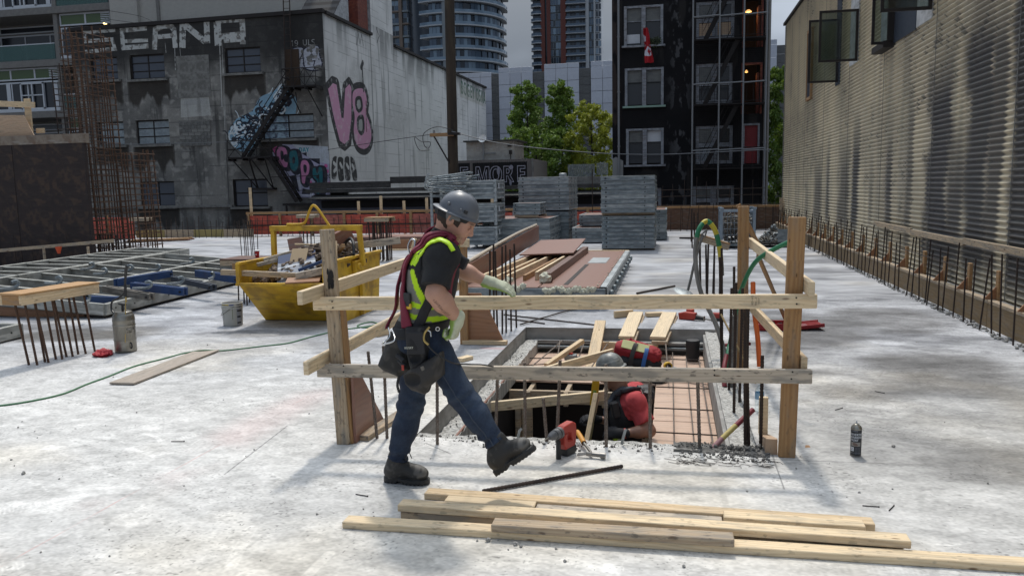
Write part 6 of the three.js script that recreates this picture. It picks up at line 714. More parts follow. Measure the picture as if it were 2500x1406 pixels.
  single('long_pipe', 'dark straight pipe lying on the far deck by the tallest panel stack', 'pipe', rod([0.25, 0.03, -25.8], [1.05, 0.03, -25.6], 0.03, 8), M.iron); 
}
M.loaded = 1;

// ---------- big form table lying flat beyond the opening ----------
{
  const t = thing('form_table', 'big reddish plywood form table on the deck with a metal edge and crusty foam', 'formwork'); const y = 0.3;
  part(t, 'plywood_sheet', box(0.86, 0.02, 6.3, -1.42, y + 0.0, -14.3), M.formplyRed); part(t, 'plywood_sheet', box(1.14, 0.02, 6.3, -2.44, y - 0.004, -14.3), M.formplyRed);
  part(t, 'edge_angle', [box(0.09, 0.012, 6.3, -0.935, y + 0.012, -14.3), box(0.012, 0.16, 6.3, -0.885, y - 0.075, -14.3)], M.galvLight); part(t, 'edge_angle', [box(2.1, 0.16, 0.03, -1.95, y - 0.085, -11.1)], M.galv); part(t, 'far_edge', box(2.1, 0.02, 0.1, -1.95, y + 0.012, -17.42), M.pine2);
  for (let z = -11.5; z > -17.3; z -= 0.62) part(t, 'clip', at(lathe([[0, -0.04], [0.05, -0.03], [0.05, 0.02], [0, 0.03]], 8), -0.85, y - 0.12, z, 0, 0, Math.PI / 2), M.galv); for (const z of [-11.8, -13.8, -15.8, -17.2]) part(t, 'bearer', box(1.9, 0.14, 0.1, -1.95, 0.075, z), M.fir);
  part(t, 'patch', at(box(0.34, 0.004, 1.1), -1.35, y + 0.014, -15.2), M.galvLight); part(t, 'joint_tape', box(0.07, 0.004, 3.0, -1.5, y + 0.013, -12.9), M.iron);
  const foam = (pts, r, n) => pts.flatMap(p => [...Array(n)].map((_, i) => at(lump(r * rr(0.6, 1.1), i + p[0] * 99, 0.25, 1), p[0] + rr(-0.05, 0.05), p[1] + rr(-0.02, 0.02), p[2] + rr(-0.03, 0.03)))); M.foam = std([0.56, 0.55, 0.44], 0.95);
  part(t, 'foam', foam([...Array(26)].map((_, i) => [-1.74 + i * 0.027, y - 0.02 - 0.02 * Math.sin(i * 0.7), -11.075]), 0.03, 4), M.foam); part(t, 'foam', foam([[-2.2, y - 0.02, -11.08], [-2.15, y, -11.05], [-2.05, y + 0.02, -11.1], [-1.75, y - 0.12, -11.05], [-1.77, y - 0.17, -11.05], [-2.4, y + 0.05, -11.2], [-2.3, y + 0.08, -11.3]], 0.05, 3), M.foam); part(t, 'foam', foam([...Array(14)].map((_, i) => [-1.0, y + 0.008, -11.3 - i * 0.4]), 0.012, 3), M.foam);
  single('side_form_panel', 'long brown panel standing on edge along the left side of the form table', 'formwork', [board([-2.98, 0.42, -11.3], [-3.05, 0.66, -18.4], 0.34, 0.03)], M.formplyRed); single('side_batten', 'splashed pale batten on top of the brown standing panel', 'timber', tube([[-3.02, 0.60, -11.3], [-3.02, 0.70, -13.2], [-3.05, 0.80, -15.8], [-3.08, 0.85, -18.3]], 0.035, 20, 5), M.pineGrey);
  single('form_beam', 'long dark beam with a foam-crusted end lying on the form table', 'beam', [board([-1.83, 0.375, -11.75], [-1.80, 0.375, -17.0], 0.13, 0.12), at(lump(0.09, 5, 0.2, 2), -1.83, 0.37, -11.72)], M.formply); single('foam_end', 'lump of cream foam on the near end of the dark beam', 'foam', at(lump(0.085, 9, 0.25, 2), -1.84, 0.37, -11.66), M.foam);
  single('loose_form_sheet', 'loose brown form sheet lying over the boards on the far half of the form table', 'plywood', at(box(1.02, 0.025, 3.1), -2.35, 0.5, -16.3, 0.02, 0.03, 0.03), M.formplyRed);
  for (const [a, b, h, l, m] of [[[-2.85, 0.36, -11.6], [-2.6, 0.36, -16.5], 0.1, 'pale board on the form table next to the standing panel', M.pine], [[-2.62, 0.35, -11.5], [-2.45, 0.35, -16.2], 0.09, 'second pale board from the standing panel on the form table', M.pine2], [[-2.42, 0.36, -11.6], [-2.25, 0.36, -16.0], 0.12, 'wide pale board in the middle of the form table boards', M.pine], [[-2.2, 0.35, -11.9], [-2.08, 0.35, -16.0], 0.09, 'stepped orange-tinted board on the form table', M.fir], [[-2.03, 0.37, -12.0], [-1.95, 0.37, -15.6], 0.13, 'pale board nearest the dark beam on the form table', M.pine]]) single('loose_board', l, 'board', board(a, b, h, 0.045), m);
}
// ---------- yellow skip full of rubbish ----------
{
  const t = thing('yellow_skip', 'yellow steel tipping skip with a lifting frame, heaped with rubbish', 'skip'); const xl = -5.42, xr = -4.26, th = 0.02;
  const side = [[-9.24, 0.56], [-9.24, 0.82], [-11.2, 0.82], [-11.05, 0.0], [-9.87, 0.0]]; const mk = x => at(prism(side.map(p => [-p[0], p[1]]), th), x, 0, 0, 0, Math.PI / 2, 0);
  part(t, 'side_plate', mk(xl), M.yellow); part(t, 'side_plate', mk(xr), M.yellow);
  const plate = (a, b, w) => { const L = Math.hypot(b[0] - a[0], b[1] - a[1]); const g = box(w, L, th); const an = Math.atan2(b[0] - a[0], b[1] - a[1]); g.rotateX(an); g.translate((xl + xr) / 2, (a[1] + b[1]) / 2, (a[0] + b[0]) / 2); return g; }; const w = xr - xl - 0.022;
  part(t, 'front_plate', plate([-9.87, 0.012], [-9.24, 0.56], w), M.yellow); part(t, 'back_plate', plate([-11.05, 0.012], [-11.2, 0.81], w), M.yellow); part(t, 'floor_plate', box(w, 0.02, 1.17, (xl + xr) / 2, 0.012, -10.46), M.yellow);
  part(t, 'front_lip', box(w + 0.06, 0.035, 0.06, (xl + xr) / 2, 0.57, -9.22), M.yellow); for (const x of [xl, xr + 0.02]) { part(t, 'side_rim', [box(0.06, 0.035, 1.95, x, 0.83, -10.22), box(0.05, 0.28, 0.04, x, 0.69, -9.24)], M.yellow); part(t, 'stiffener', [box(0.05, 0.78, 0.07, x + (x > -5 ? 0.035 : -0.035), 0.41, -10.35)], M.yellow); part(t, 'pivot', [box(0.05, 0.16, 0.2, x + (x > -5 ? 0.035 : -0.035), 0.70, -10.2), at(cyl(0.05, 0.05, 0.09, 12), x + (x > -5 ? 0.05 : -0.05), 0.7, -10.2, 0, 0, Math.PI / 2)], M.yellow); }
  const hz = -10.3; part(t, 'lifting_frame', [board([xl - 0.05, 0.7, hz], [xl - 0.05, 1.22, hz - 0.02], 0.06, 0.07, V3(1, 0, 0)), board([xr + 0.11, 0.7, hz], [xr + 0.06, 1.22, hz - 0.02], 0.06, 0.07, V3(1, 0, 0)), board([xl - 0.09, 1.22, hz - 0.02], [xr + 0.1, 1.22, hz - 0.02], 0.075, 0.08)], M.yellow);
  part(t, 'lifting_hook', tube([[-5.25, 1.275, hz], [-5.02, 1.28, hz], [-4.98, 1.3, hz], [-4.88, 1.5, hz], [-4.84, 1.535, hz], [-4.79, 1.5, hz], [-4.62, 1.25, hz]], 0.019, 40, 8), M.yellow);
  part(t, 'scrawl', at(new THREE.PlaneGeometry(0.5, 0.12), xr + 0.0225, 0.55, -10.0, 0, Math.PI / 2), new THREE.MeshStandardMaterial({ transparent: true, map: canvasTex(256, 64, (c) => { c.fillStyle = 'rgba(90,40,0,.6)'; c.font = '44px sans-serif'; c.fillText('S-FORMS', 10, 46); }), roughness: 0.6 }));
  // rubbish: each piece one could pick out is its own thing
  const junk = (l, g, m) => single('scrap_piece', l, 'scrap', g, m);
  junk('grey-white panel with a dark blue stripe sticking out of the skip', at(box(0.5, 0.02, 0.62, 0, 0, 0, 0.003, [0.25, 0.29]), -4.82, 0.76, -9.66, 0.6, 0.3, 0.2), M.scrapPanel); junk('torn square of tan cardboard on top of the skip rubbish', at(box(0.22, 0.008, 0.24), -4.84, 0.88, -9.78, 0.9, 0.1, 0), M.cardboard); junk('rough timber lying across the left end of the skip rim', board([-5.68, 0.72, -9.28], [-4.72, 0.66, -9.42], 0.07, 0.06), M.pineOld); junk('pale splintered lath in the middle of the skip', board([-5.35, 0.78, -9.6], [-4.55, 0.98, -10.6], 0.05, 0.03), M.pineGrey);
  junk('pale splintered lath, upper one in the middle of the skip', board([-5.3, 0.83, -9.7], [-4.7, 1.02, -10.5], 0.06, 0.03), M.pineGrey); junk('grey timber offcut jammed at the skip front behind the post', board([-4.66, 0.66, -9.3], [-4.27, 0.74, -9.5], 0.09, 0.06), M.pineGrey); junk('brown ply offcut on the front lip of the skip', at(box(0.42, 0.02, 0.2), -4.55, 0.62, -9.28, 0.2, 0.3, 0.02), M.brownply); junk('upright brown offcut at the back left of the skip', at(box(0.2, 0.24, 0.02), -5.08, 0.98, -10.2, -0.3, 0.5, 0.15), M.formplyRed); junk('dark red channel offcut on the top of the heap', at(box(0.34, 0.18, 0.14), -4.6, 1.07, -10.6, 0.3, 0.5, 0.5), M.formplyRed); junk('stick standing out of the top of the heap', board([-4.82, 0.95, -10.7], [-4.7, 1.22, -10.9], 0.04, 0.05), M.formply);
  junk('weathered plank across the back of the skip', board([-4.6, 0.92, -10.8], [-3.85, 1.0, -11.0], 0.1, 0.03), M.pineGrey); junk('brown stick leaning at the right of the skip heap', board([-4.55, 0.85, -10.3], [-4.3, 1.0, -10.0], 0.05, 0.05), M.fir); junk('pale board leaning upright by the lifting frame', board([-4.4, 0.7, -9.9], [-4.48, 1.05, -10.1], 0.03, 0.09), M.pine2); junk('bent black hose end curling over the skip heap', tube([[-4.6, 0.9, -10.6], [-4.42, 1.06, -10.5], [-4.28, 1.0, -10.3], [-4.24, 0.86, -10.2]], 0.022, 20, 6), M.black); junk('flat lath with a broken end on top of the heap', board([-5.0, 1.02, -10.0], [-4.5, 0.98, -10.3], 0.025, 0.06), M.pine2); junk('dark blue edge strip behind the grey panel in the skip', board([-4.72, 0.72, -9.5], [-4.36, 0.86, -9.75], 0.04, 0.02), M.beamBlue);
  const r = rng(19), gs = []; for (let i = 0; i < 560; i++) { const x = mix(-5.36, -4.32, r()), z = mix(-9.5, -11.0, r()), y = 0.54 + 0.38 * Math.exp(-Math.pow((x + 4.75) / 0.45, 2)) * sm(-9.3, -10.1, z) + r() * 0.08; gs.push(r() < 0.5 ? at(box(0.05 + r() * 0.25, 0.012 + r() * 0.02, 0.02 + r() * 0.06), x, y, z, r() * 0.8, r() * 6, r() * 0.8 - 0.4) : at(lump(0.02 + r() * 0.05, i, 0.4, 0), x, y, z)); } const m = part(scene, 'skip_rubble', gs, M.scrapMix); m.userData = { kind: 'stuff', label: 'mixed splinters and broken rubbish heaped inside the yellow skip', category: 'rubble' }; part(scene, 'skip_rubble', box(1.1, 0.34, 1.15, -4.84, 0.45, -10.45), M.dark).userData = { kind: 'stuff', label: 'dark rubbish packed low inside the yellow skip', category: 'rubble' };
}
// ---------- aluminium wall-form panels laid on the left ----------
{
  const panel = (lab, L, W, x, y, z, rot, tilt, long, step) => { const t = thing('aluminium_panel', lab, 'form panel', [x, y, z]); t.rotation.set(0, rot, 0); const q = new THREE.Group(); q.rotation.z = tilt; // x runs to the left of the near right corner
    const mk = (n, g, m) => { const o = part(t, n, g, m); o.geometry.rotateZ(tilt); return o; }; for (let i = 0; i <= long; i++) mk('long_rail', box(0.07, i % long ? 0.13 : 0.16, L, -W * i / long, 0.0, -L / 2), M.alu); for (const z of [0, -L]) mk('end_rail', box(W, 0.16, 0.06, -W / 2, 0, z), M.alu); for (let z = -step; z > -L + 0.1; z -= step) mk('cross_rib', [box(W - 0.07, 0.018, 0.075, -W / 2, 0.055, z), box(W - 0.07, 0.12, 0.012, -W / 2, -0.01, z)], M.alu); mk('backing_sheet', box(W, 0.02, L, -W / 2, -0.09, -L / 2), M.aluDark); const hs = []; for (let z = -0.2; z > -L; z -= 0.45) hs.push(at(cyl(0.012, 0.012, 0.008, 6), 0.037, 0, z, 0, 0, Math.PI / 2)); mk('bolt_holes', hs, M.dark); return t; };
  panel('widest aluminium form panel lying flat at the left, crossed by many ribs', 6.0, 2.75, -7.85, 0.13, -9.8, 0.055, -0.085, 2, 0.74); panel('narrower aluminium form panel along the far side of the widest one', 5.6, 1.25, -10.65, 0.37, -11.3, 0.09, -0.03, 1, 0.62); panel('corner of an aluminium panel at the left edge before the bar bunch', 1.3, 1.6, -7.82, 0.1, -7.05, 0.05, 0, 1, 0.6);
  single('props_under_panels', 'brown plywood packing under the raised left side of the panels', 'plywood', at(box(2.6, 0.2, 0.05), -9.6, 0.12, -9.82, 0, 0.12, -0.06), M.brownply);
  const beam = (l, a, b, m, h = 0.1) => { const t = thing('steel_waler', l, 'steel beam'); const A = V3(a), B = V3(b), d = B.clone().sub(A).normalize(), s = V3(-d.z, 0, d.x).multiplyScalar(0.035); for (const k of [-1, 1]) part(t, 'channel', board(A.clone().addScaledVector(s, k).toArray(), B.clone().addScaledVector(s, k).toArray(), h, 0.03), m); part(t, 'end_hole', at(cyl(0.016, 0.016, 0.14, 8), B.x - d.x * 0.06, B.y, B.z - d.z * 0.06, Math.PI / 2, Math.atan2(-d.z, d.x), 0), M.dark); return t; };
  beam('blue steel waler running left of the sprayer across the panels', [-8.778, 0.33, -11.274], [-8.705, 0.33, -12.602], M.beamBlue, 0.12); beam('blue steel waler pointing to the lower right on the panels', [-8.358, 0.3, -11.105], [-7.304, 0.24, -10.916], M.beamBlue, 0.12); beam('blue steel waler nearest the skip on the panels', [-8.524, 0.28, -13.128], [-7.289, 0.24, -12.474], M.beamBlue, 0.13); beam('short blue waler behind the sprayer by the bar cap', [-8.301, 0.24, -9.971], [-7.917, 0.2, -10.189], M.beamBlue, 0.12); beam('grey steel waler in the middle of the widest panel', [-8.625, 0.29, -10.817], [-7.455, 0.24, -10.316], M.aluDark, 0.1); beam('dark blue-grey waler left of the skip waler', [-8.438, 0.28, -12.285], [-7.226, 0.22, -11.573], M.beamDark, 0.09); beam('dark waler end showing above the skip waler', [-8.244, 0.28, -13.483], [-7.79, 0.26, -13.39], M.beamDark, 0.1);
  const cl = thing('panel_clamp', 'cast clamp hooked over the far rail, leftmost on the panels', 'clamp', [-8.666, 0.5, -9.875]); part(cl, 'jaw', tube([[-0.12, -0.02, 0], [0.08, 0, 0], [0.14, 0.06, 0], [0.1, 0.12, 0], [0.02, 0.1, 0]], 0.034, 20, 7), M.galv); part(cl, 'wedge', box(0.28, 0.04, 0.03, -0.1, 0.0, 0.03), M.galvLight);
  cl.scale.setScalar(0.7); const spots = [[[-9.749, 0.500, -11.871], 'clamp on the far rail near the brown form wall'], [[-9.058, 0.470, -11.324], 'clamp just right of the far rail clamp by the form wall'], [[-8.887, 0.500, -9.308], 'clamp at the left edge of the photo'], [[-9.201, 0.440, -12.110], 'clamp above the left blue waler'], [[-8.866, 0.420, -12.438], 'clamp by the right end of the left blue waler'], [[-9.146, 0.400, -13.839], 'clamp at the far end of the panels'], [[-7.666, 0.360, -10.456], 'clamp between the two blue walers'], [[-7.755, 0.320, -11.389], 'clamp beside the dark waler'], [[-7.691, 0.300, -12.252], 'clamp on the waler nearest the skip'], [[-7.843, 0.300, -9.458], 'clamp under the timber bar cap']];
  for (const [p, l] of spots) copyOf(cl, l, p, rr(-1, 2));
}

// ---------- timber guard rail round the opening ----------
{
  const t = thing('guard_rail', 'timber guard rail of posts and double rails nailed round the opening', 'guard rail');
  const post = (a, b, w, d, m, lab) => part(t, 'post', board(a, b, w, d, V3(1, 0, 0), 0.004), m, undefined, undefined, lab), rail = (a, b, m, lab, h = 0.087) => part(t, 'rail', board(a, b, h, 0.038, undefined, 0.004), m, undefined, undefined, lab);
  post([-2.205, 0, -4.985], [-2.255, 1.475, -4.985], 0.094, 0.04, M.pineOld, 'leaning post with black smears at the near left corner'); post([-2.16, 0, -5.03], [-2.205, 1.0, -5.03], 0.04, 0.09, M.fir);
  post([0.722, 0, -5.125], [0.752, 1.515, -5.125], 0.10, 0.042, M.fir, 'thick brown knotty post at the near right corner'); post([0.756, 0, -5.172], [0.782, 1.42, -5.172], 0.05, 0.05, M.fir);
  post([-2.262, 0, -8.5], [-2.255, 1.24, -8.5], 0.092, 0.06, M.fir); post([0.655, -0.02, -7.6], [0.645, 1.515, -7.6], 0.098, 0.042, M.fir, 'plain brown post at the far right corner');
  rail([-2.346, 0.984, -4.92], [0.866, 1.008, -5.055], M.pine, 'clean pale upper rail along the front'); rail([-2.342, 0.528, -4.92], [0.85, 0.541, -5.055], M.pineGrey, 'cement-splashed lower rail along the front');
  rail([-2.31, 1.058, -4.649], [-2.315, 1.1, -8.45], M.pinePale, 'upper rail along the left side'); rail([-2.3, 0.6, -4.662], [-2.31, 0.66, -8.45], M.pine, 'lower rail along the left side');
  rail([0.82, 1.093, -4.96], [0.722, 1.175, -7.75], M.pinePale, 'upper rail along the right side'); rail([0.81, 0.61, -5.088], [0.72, 0.60, -7.62], M.pine2, 'lower rail along the right side');
  part(t, 'rail_stub', box(0.10, 0.088, 0.04, -2.215, 1.135, -8.44), M.pine);
  part(t, 'gusset', at(prism([[0, 0], [0.55, 0], [0.12, 0.47], [0, 0.47]], 0.018, 0.001), -2.14, 0.004, -5.0, 0, Math.PI / 2, 0), M.formplyRed); part(t, 'base_plate', board([-2.10, 0.02, -5.06], [-2.02, 0.02, -5.78], 0.038, 0.09), M.pineOld);
  part(t, 'gusset', at(prism([[0, 0], [0.40, 0], [0.16, 0.52], [0, 0.52]], 0.018, 0.001), -2.23, 0.05, -8.54), M.brownply); part(t, 'base_plate', box(0.5, 0.045, 0.09, -2.03, 0.025, -8.5), M.pine2);
  part(t, 'gusset', at(prism([[0, 0], [0.42, 0], [0.02, 0.1], [0, 0.1]], 0.07, 0.001), 0.60, 0.0, -5.16, 0, Math.PI / 2, 0), M.ply); part(t, 'back_base', at(box(0.06, 0.26, 0.04), 0.63, 0.13, -5.6), M.pinePale);
  part(t, 'brace', board([0.82, 1.03, -8.0], [1.40, 0.0, -10.1], 0.045, 0.03), M.fir); part(t, 'brace', board([0.613, 1.526, -7.8], [0.801, 1.137, -7.8], 0.045, 0.03), M.fir); part(t, 'brace', board([0.69, 1.2, -7.75], [1.1, 0.9, -9.9], 0.03, 0.04), M.fir);
  const nails = []; for (const p of [[-2.204, 1.002, -4.898], [-2.201, 0.961, -4.898], [0.646, 1.033, -5.03], [0.662, 0.985, -5.03], [0.744, 1.031, -5.03], [0.747, 0.993, -5.03], [-2.145, 0.569, -4.898], [-2.147, 0.527, -4.898], [0.733, 0.572, -5.03], [0.727, 0.528, -5.03], [0.267, 0.575, -5.01], [0.267, 0.544, -5.01], [-0.429, 0.569, -4.98]]) nails.push(at(cyl(0.0055, 0.0055, 0.004, 8), ...p, Math.PI / 2)); part(t, 'nail_heads', nails, M.iron);
  const sp = canvasTex(128, 64, c => { c.fillStyle = 'rgba(40,25,15,.75)'; c.font = 'bold 22px monospace'; c.save(); c.translate(30, 60); c.rotate(-Math.PI / 2); c.fillText('KD-HT', 0, 0); c.fillText('No.2', 0, 28); c.restore(); c.fillRect(70, 10, 3, 44); c.fillRect(80, 14, 2, 36); }); part(t, 'grade_stamp', new THREE.PlaneGeometry(0.09, 0.06), std(0xffffff, 0.8, 0, { map: sp, transparent: true }), [0.516, 1.012, -5.012]);
  part(t, 'black_smear', at(new THREE.PlaneGeometry(0.075, 0.17), -2.236, 1.14, -4.9625, 0, 0, 0.03), std(0xffffff, 0.6, 0, { transparent: true, map: canvasTex(64, 128, (c) => { const r = rng(4); for (let i = 0; i < 120; i++) { c.fillStyle = `rgba(12,11,12,${0.3 + 0.6 * r()})`; c.beginPath(); c.ellipse(32 + (r() - 0.5) * 34, 60 + (r() - 0.5) * 90, 2 + r() * 4, 4 + r() * 10, 0, 0, 7); c.fill(); } }) }));
}
// ---------- boards lying in the foreground ----------
{
  const flat = (l, a, b, m, w = 0.089, h = 0.038) => { const d = V3(b).sub(V3(a)).normalize(), n = V3(d.z, 0, -d.x).multiplyScalar(w / 2); return single('lumber_board', l, 'board', along(box(V3(a).distanceTo(V3(b)), h, w, 0, 0, 0, 0.0035), [a[0] + n.x, a[1] + h / 2, a[2] + n.z], [b[0] + n.x, b[1] + h / 2, b[2] + n.z]), m); };
  flat('longest board, nearest the camera, running out at the right', [-1.659, 0, -3.676], [1.72, 0, -3.696], M.pine); flat('short dirty board lying on the nearest long board', [-0.868, 0.04, -3.667], [0.296, 0.04, -3.674], M.pineOld); flat('bottom board under the middle of the timber pile', [-1.401, 0, -3.845], [1.072, 0, -3.825], M.pineOld);
  flat('clean long board on top in the middle of the timber pile', [-1.415, 0.04, -3.839], [1.091, 0.04, -3.781], M.pine); flat('back board of the pile, farthest from the camera', [-1.355, 0, -4.111], [0.999, 0, -4.048], M.pine2);
  flat('thin ply strip between the back and middle boards, left end', [-1.215, 0.02, -4.029], [-0.713, 0.02, -4.02], M.pinePale, 0.085, 0.016); flat('grey weathered strip between the back and middle boards', [-0.709, 0.012, -4.023], [0.261, 0.012, -4.006], M.pineGrey, 0.08, 0.012); flat('pale board slotted between the back and middle boards, right end', [0.268, 0.016, -3.998], [0.941, 0.016, -3.984], M.pine, 0.085, 0.034);
  single('loose_plank', 'long brown-edged plywood plank lying across the green hose, left', 'plank', along(box(1.5, 0.018, 0.25), [-4.94, 0.016, -6.33], [-4.99, 0.016, -7.78]), M.ply2);
  single('steel_bar', 'dark ribbed steel bar lying on the deck behind the timber pile', 'rebar', ribbed([-1.05, 0.014, -4.249], [-0.289, 0.014, -4.771], 0.0125), M.rustDark);
  for (const [l, a, b, r] of [['long thin bar crossing others on the deck beyond the left gusset', [-2.236, 0.01, -10.507], [-0.837, 0.01, -9.752], 0.009], ['thin bar slanting up to the right on the deck beyond the opening', [-1.857, 0.02, -9.699], [-1.21, 0.02, -11.373], 0.009], ['short thin bar beside the crossing bars on the deck', [-2.112, 0.01, -10.177], [-1.568, 0.01, -9.841], 0.009], ['thin black bar on the deck between form table and hose loop', [-0.536, 0.02, -12.69], [0.059, 0.02, -13.653], 0.016]]) single('loose_bar', l, 'rebar', rod(a, b, r, 6), M.rustDark);
  const blk = (l, a, b, h, w, m) => single('timber_offcut', l, 'timber', board(a, b, h, w), m); blk('timber offcut on the deck left of the board pair by the opening', [-0.729, 0.05, -10.369], [-0.498, 0.05, -10.522], 0.088, 0.04, M.pine2); blk('timber offcut on the deck behind the right board of the pair', [-0.322, 0.03, -10.523], [-0.09, 0.03, -10.608], 0.05, 0.1, M.pine2); blk('timber offcut on the deck between the thigh and the opening', [-2.087, 0.02, -7.593], [-2.006, 0.02, -7.738], 0.038, 0.09, M.pine);
  blk('timber offcut on the deck under the lower left rail', [-3.423, 0.04, -8.804], [-3.342, 0.04, -9.001], 0.088, 0.05, M.pine2);
}
// ---------- things in and round the opening ----------
{
  const b = (l, a, c, h, w, m, up) => single('timber_board', l, 'board', board(a, c, h, w, up), m);
  b('upright pale board leaning on the back edge of the opening, left of the red bag', [-0.855, 0.06, -9.75], [-0.86, -0.27, -8.6], 0.04, 0.13, M.pine2); for (const [x, dx, l] of [[-0.45, -0.06, 'left'], [-0.02, -0.13, 'right']]) for (let k = 0; k < 2; k++) b(`${k ? 'under' : 'upper'} board of the ${l} board pair leaning into the opening behind the red bag`, [x + k * 0.02, 0.055 - k * 0.045, -10.5], [x + dx + k * 0.02, -0.03 - k * 0.045, -9.2 + k * 0.05], 0.036, 0.18, k ? M.pineOld : M.pinePale);
  b('pale board lying slantwise from the left over the bars toward the grey hard hat', [-1.36, -0.2, -8.05], [-0.60, -0.05, -8.45], 0.09, 0.04, M.pine); b('thinner pale board crossing the bars at the left of the opening', [-1.32, -0.19, -8.35], [-1.0, -0.04, -9.0], 0.05, 0.06, M.pine2); b('long pale board under the slanted one, left of the hard hat', [-1.45, -0.24, -8.02], [-0.75, -0.2, -8.25], 0.04, 0.09, M.pine); b('timber block against the back edge behind the red bag', [-0.8, -0.16, -9.3], [-0.15, -0.2, -9.35], 0.12, 0.04, M.pine2);
  const p = thing('capped_pipe', 'short black capped pipe stub standing in the back right corner of the recess', 'pipe', [0.245, -0.27, -9.18]); part(p, 'pipe', cyl(0.076, 0.076, 0.2, 28, 0, 0.1, 0), M.black); part(p, 'cap', lathe([[0, 0.232], [0.07, 0.232], [0.079, 0.226], [0.08, 0.17], [0.077, 0.17]], 28), M.black);
  const lv = thing('spirit_level', 'short yellow spirit level propped below the lower front rail', 'level', [-0.64, -0.02, -6.72], 0.2); lv.rotation.set(0.1, 0, -0.12); part(lv, 'body', box(0.062, 0.28, 0.03), M.levelYellow); part(lv, 'vial', box(0.03, 0.05, 0.034, 0, -0.02, 0), M.levelGreen); part(lv, 'end_cap', box(0.064, 0.02, 0.032, 0, -0.145, 0), M.black);
  const tp = thing('tape_measure', 'small yellow and black tape measure on the plywood right of the red bag', 'tape measure', [-0.03, -0.215, -8.38]); part(tp, 'case', at(cyl(0.045, 0.045, 0.045, 20), 0, 0.045, 0, Math.PI / 2, 0.3), M.levelYellow); part(tp, 'face', at(cyl(0.03, 0.03, 0.05, 16), 0, 0.045, 0, Math.PI / 2, 0.3), M.black);
  for (const [l, pts, r, m] of [['grey conduit running right from the tape measure', [[0.0, -0.2, -8.35], [0.15, -0.2, -8.2], [0.38, -0.2, -7.95]], 0.016, M.conduit], ['second grey conduit beside the one from the tape measure', [[0.02, -0.2, -8.45], [0.18, -0.2, -8.28], [0.38, -0.2, -8.05]], 0.014, M.conduit], ['curved grey conduit on the bars left of the upright board', [[-1.22, -0.2, -8.95], [-1.0, -0.18, -8.75], [-0.85, -0.17, -8.75]], 0.014, M.conduit]]) single('conduit', l, 'conduit', tube(pts, r, 16, 8), m);
  const jb = thing('junction_box', 'grey junction box with a red cap on the bars at the left of the recess', 'junction box', [-1.1, -0.2, -8.72]); part(jb, 'box', box(0.13, 0.06, 0.1, 0, 0.03, 0), M.galv); part(jb, 'cap', box(0.05, 0.02, 0.05, 0.0, 0.07, 0), M.toolRed);
  // the red and yellow harness bag
  const g = thing('harness_bag', 'red bag with pale yellow reflective patches and blue and black straps behind the grey hat', 'bag', [-0.36, -0.12, -8.2]); const bm = (w, h, d, x, y, z, m, rx = 0, rz = 0, nm = 'body') => { const q = new THREE.SphereGeometry(0.5, 26, 18), pp = q.attributes.position; for (let i = 0; i < pp.count; i++) { const v = [pp.getX(i), pp.getY(i), pp.getZ(i)], e = v.map(c => Math.sign(c) * Math.pow(Math.abs(c) * 2, 0.7) / 2); const k = 1 + 0.16 * (vnoise(v[0] * 9 + 5, v[1] * 9 + v[2] * 7) - 0.5) * 2; pp.setXYZ(i, e[0] * w * k, e[1] * h * k, e[2] * d * k); } q.computeVertexNormals(); return part(g, nm, at(q, x, y, z, rx, 0, rz), m); };
  bm(0.50, 0.24, 0.28, 0.0, 0.0, 0, M.bagBlack, 0, -0.1); bm(0.47, 0.19, 0.24, 0.02, 0.125, -0.01, M.bagRed, 0.25, -0.22, 'red_panel');
  for (const [x, y, z] of [[-0.07, 0.22, 0.065], [0.075, 0.188, 0.075]]) part(g, 'reflective_patch', at(box(0.13, 0.012, 0.10, 0, 0, 0, 0.004), x, y, z, 0.8, 0, -0.23), M.paleYellow); part(g, 'peak', at(new THREE.ConeGeometry(0.05, 0.09, 4), -0.05, 0.24, -0.03, 0, 0.4, -0.1), M.bagRed);
  const strap = (pts, m, w) => { const c = new THREE.CatmullRomCurve3(pts.map(q => V3(q))), n = 24, P = [], I = []; for (let i = 0; i <= n; i++) { const q = c.getPoint(i / n); P.push(q.x - w / 2, q.y, q.z, q.x + w / 2, q.y - w * 0.12, q.z); if (i < n) I.push(i * 2, i * 2 + 1, i * 2 + 2, i * 2 + 1, i * 2 + 3, i * 2 + 2); } const q = new THREE.BufferGeometry(); q.setAttribute('position', new THREE.Float32BufferAttribute(P, 3)); q.setAttribute('uv', new THREE.Float32BufferAttribute(new Array(P.length / 3 * 2).fill(0), 2)); q.setIndex(I); q.computeVertexNormals(); part(g, 'strap', q, m); };
  strap([[0.03, 0.2, -0.06], [0.01, 0.235, 0.06], [-0.03, 0.12, 0.155], [-0.05, 0.0, 0.17]], M.strapBlack, 0.045); strap([[0.10, 0.17, -0.06], [0.12, 0.19, 0.08], [0.09, 0.06, 0.165], [0.06, -0.1, 0.165]], M.strapBlue, 0.04); strap([[-0.24, 0.1, 0.02], [-0.25, 0.05, 0.1], [-0.27, -0.04, 0.11]], M.strapBlue, 0.03);
  part(g, 'metal_ring', [at(new THREE.TorusGeometry(0.03, 0.007, 8, 20), -0.05, -0.035, 0.18), box(0.075, 0.014, 0.012, -0.05, 0.012, 0.178), box(0.012, 0.05, 0.012, -0.086, -0.01, 0.178), box(0.012, 0.05, 0.012, -0.014, -0.01, 0.178)], M.steel); for (let i = 0; i < 4; i++) part(g, 'webbing', at(new THREE.TorusGeometry(0.05 + i * 0.01, 0.016, 6, 12), 0.19 + i * 0.015, -0.06 - i * 0.02, 0.08, 1.2, i, 0), M.bagBlack);
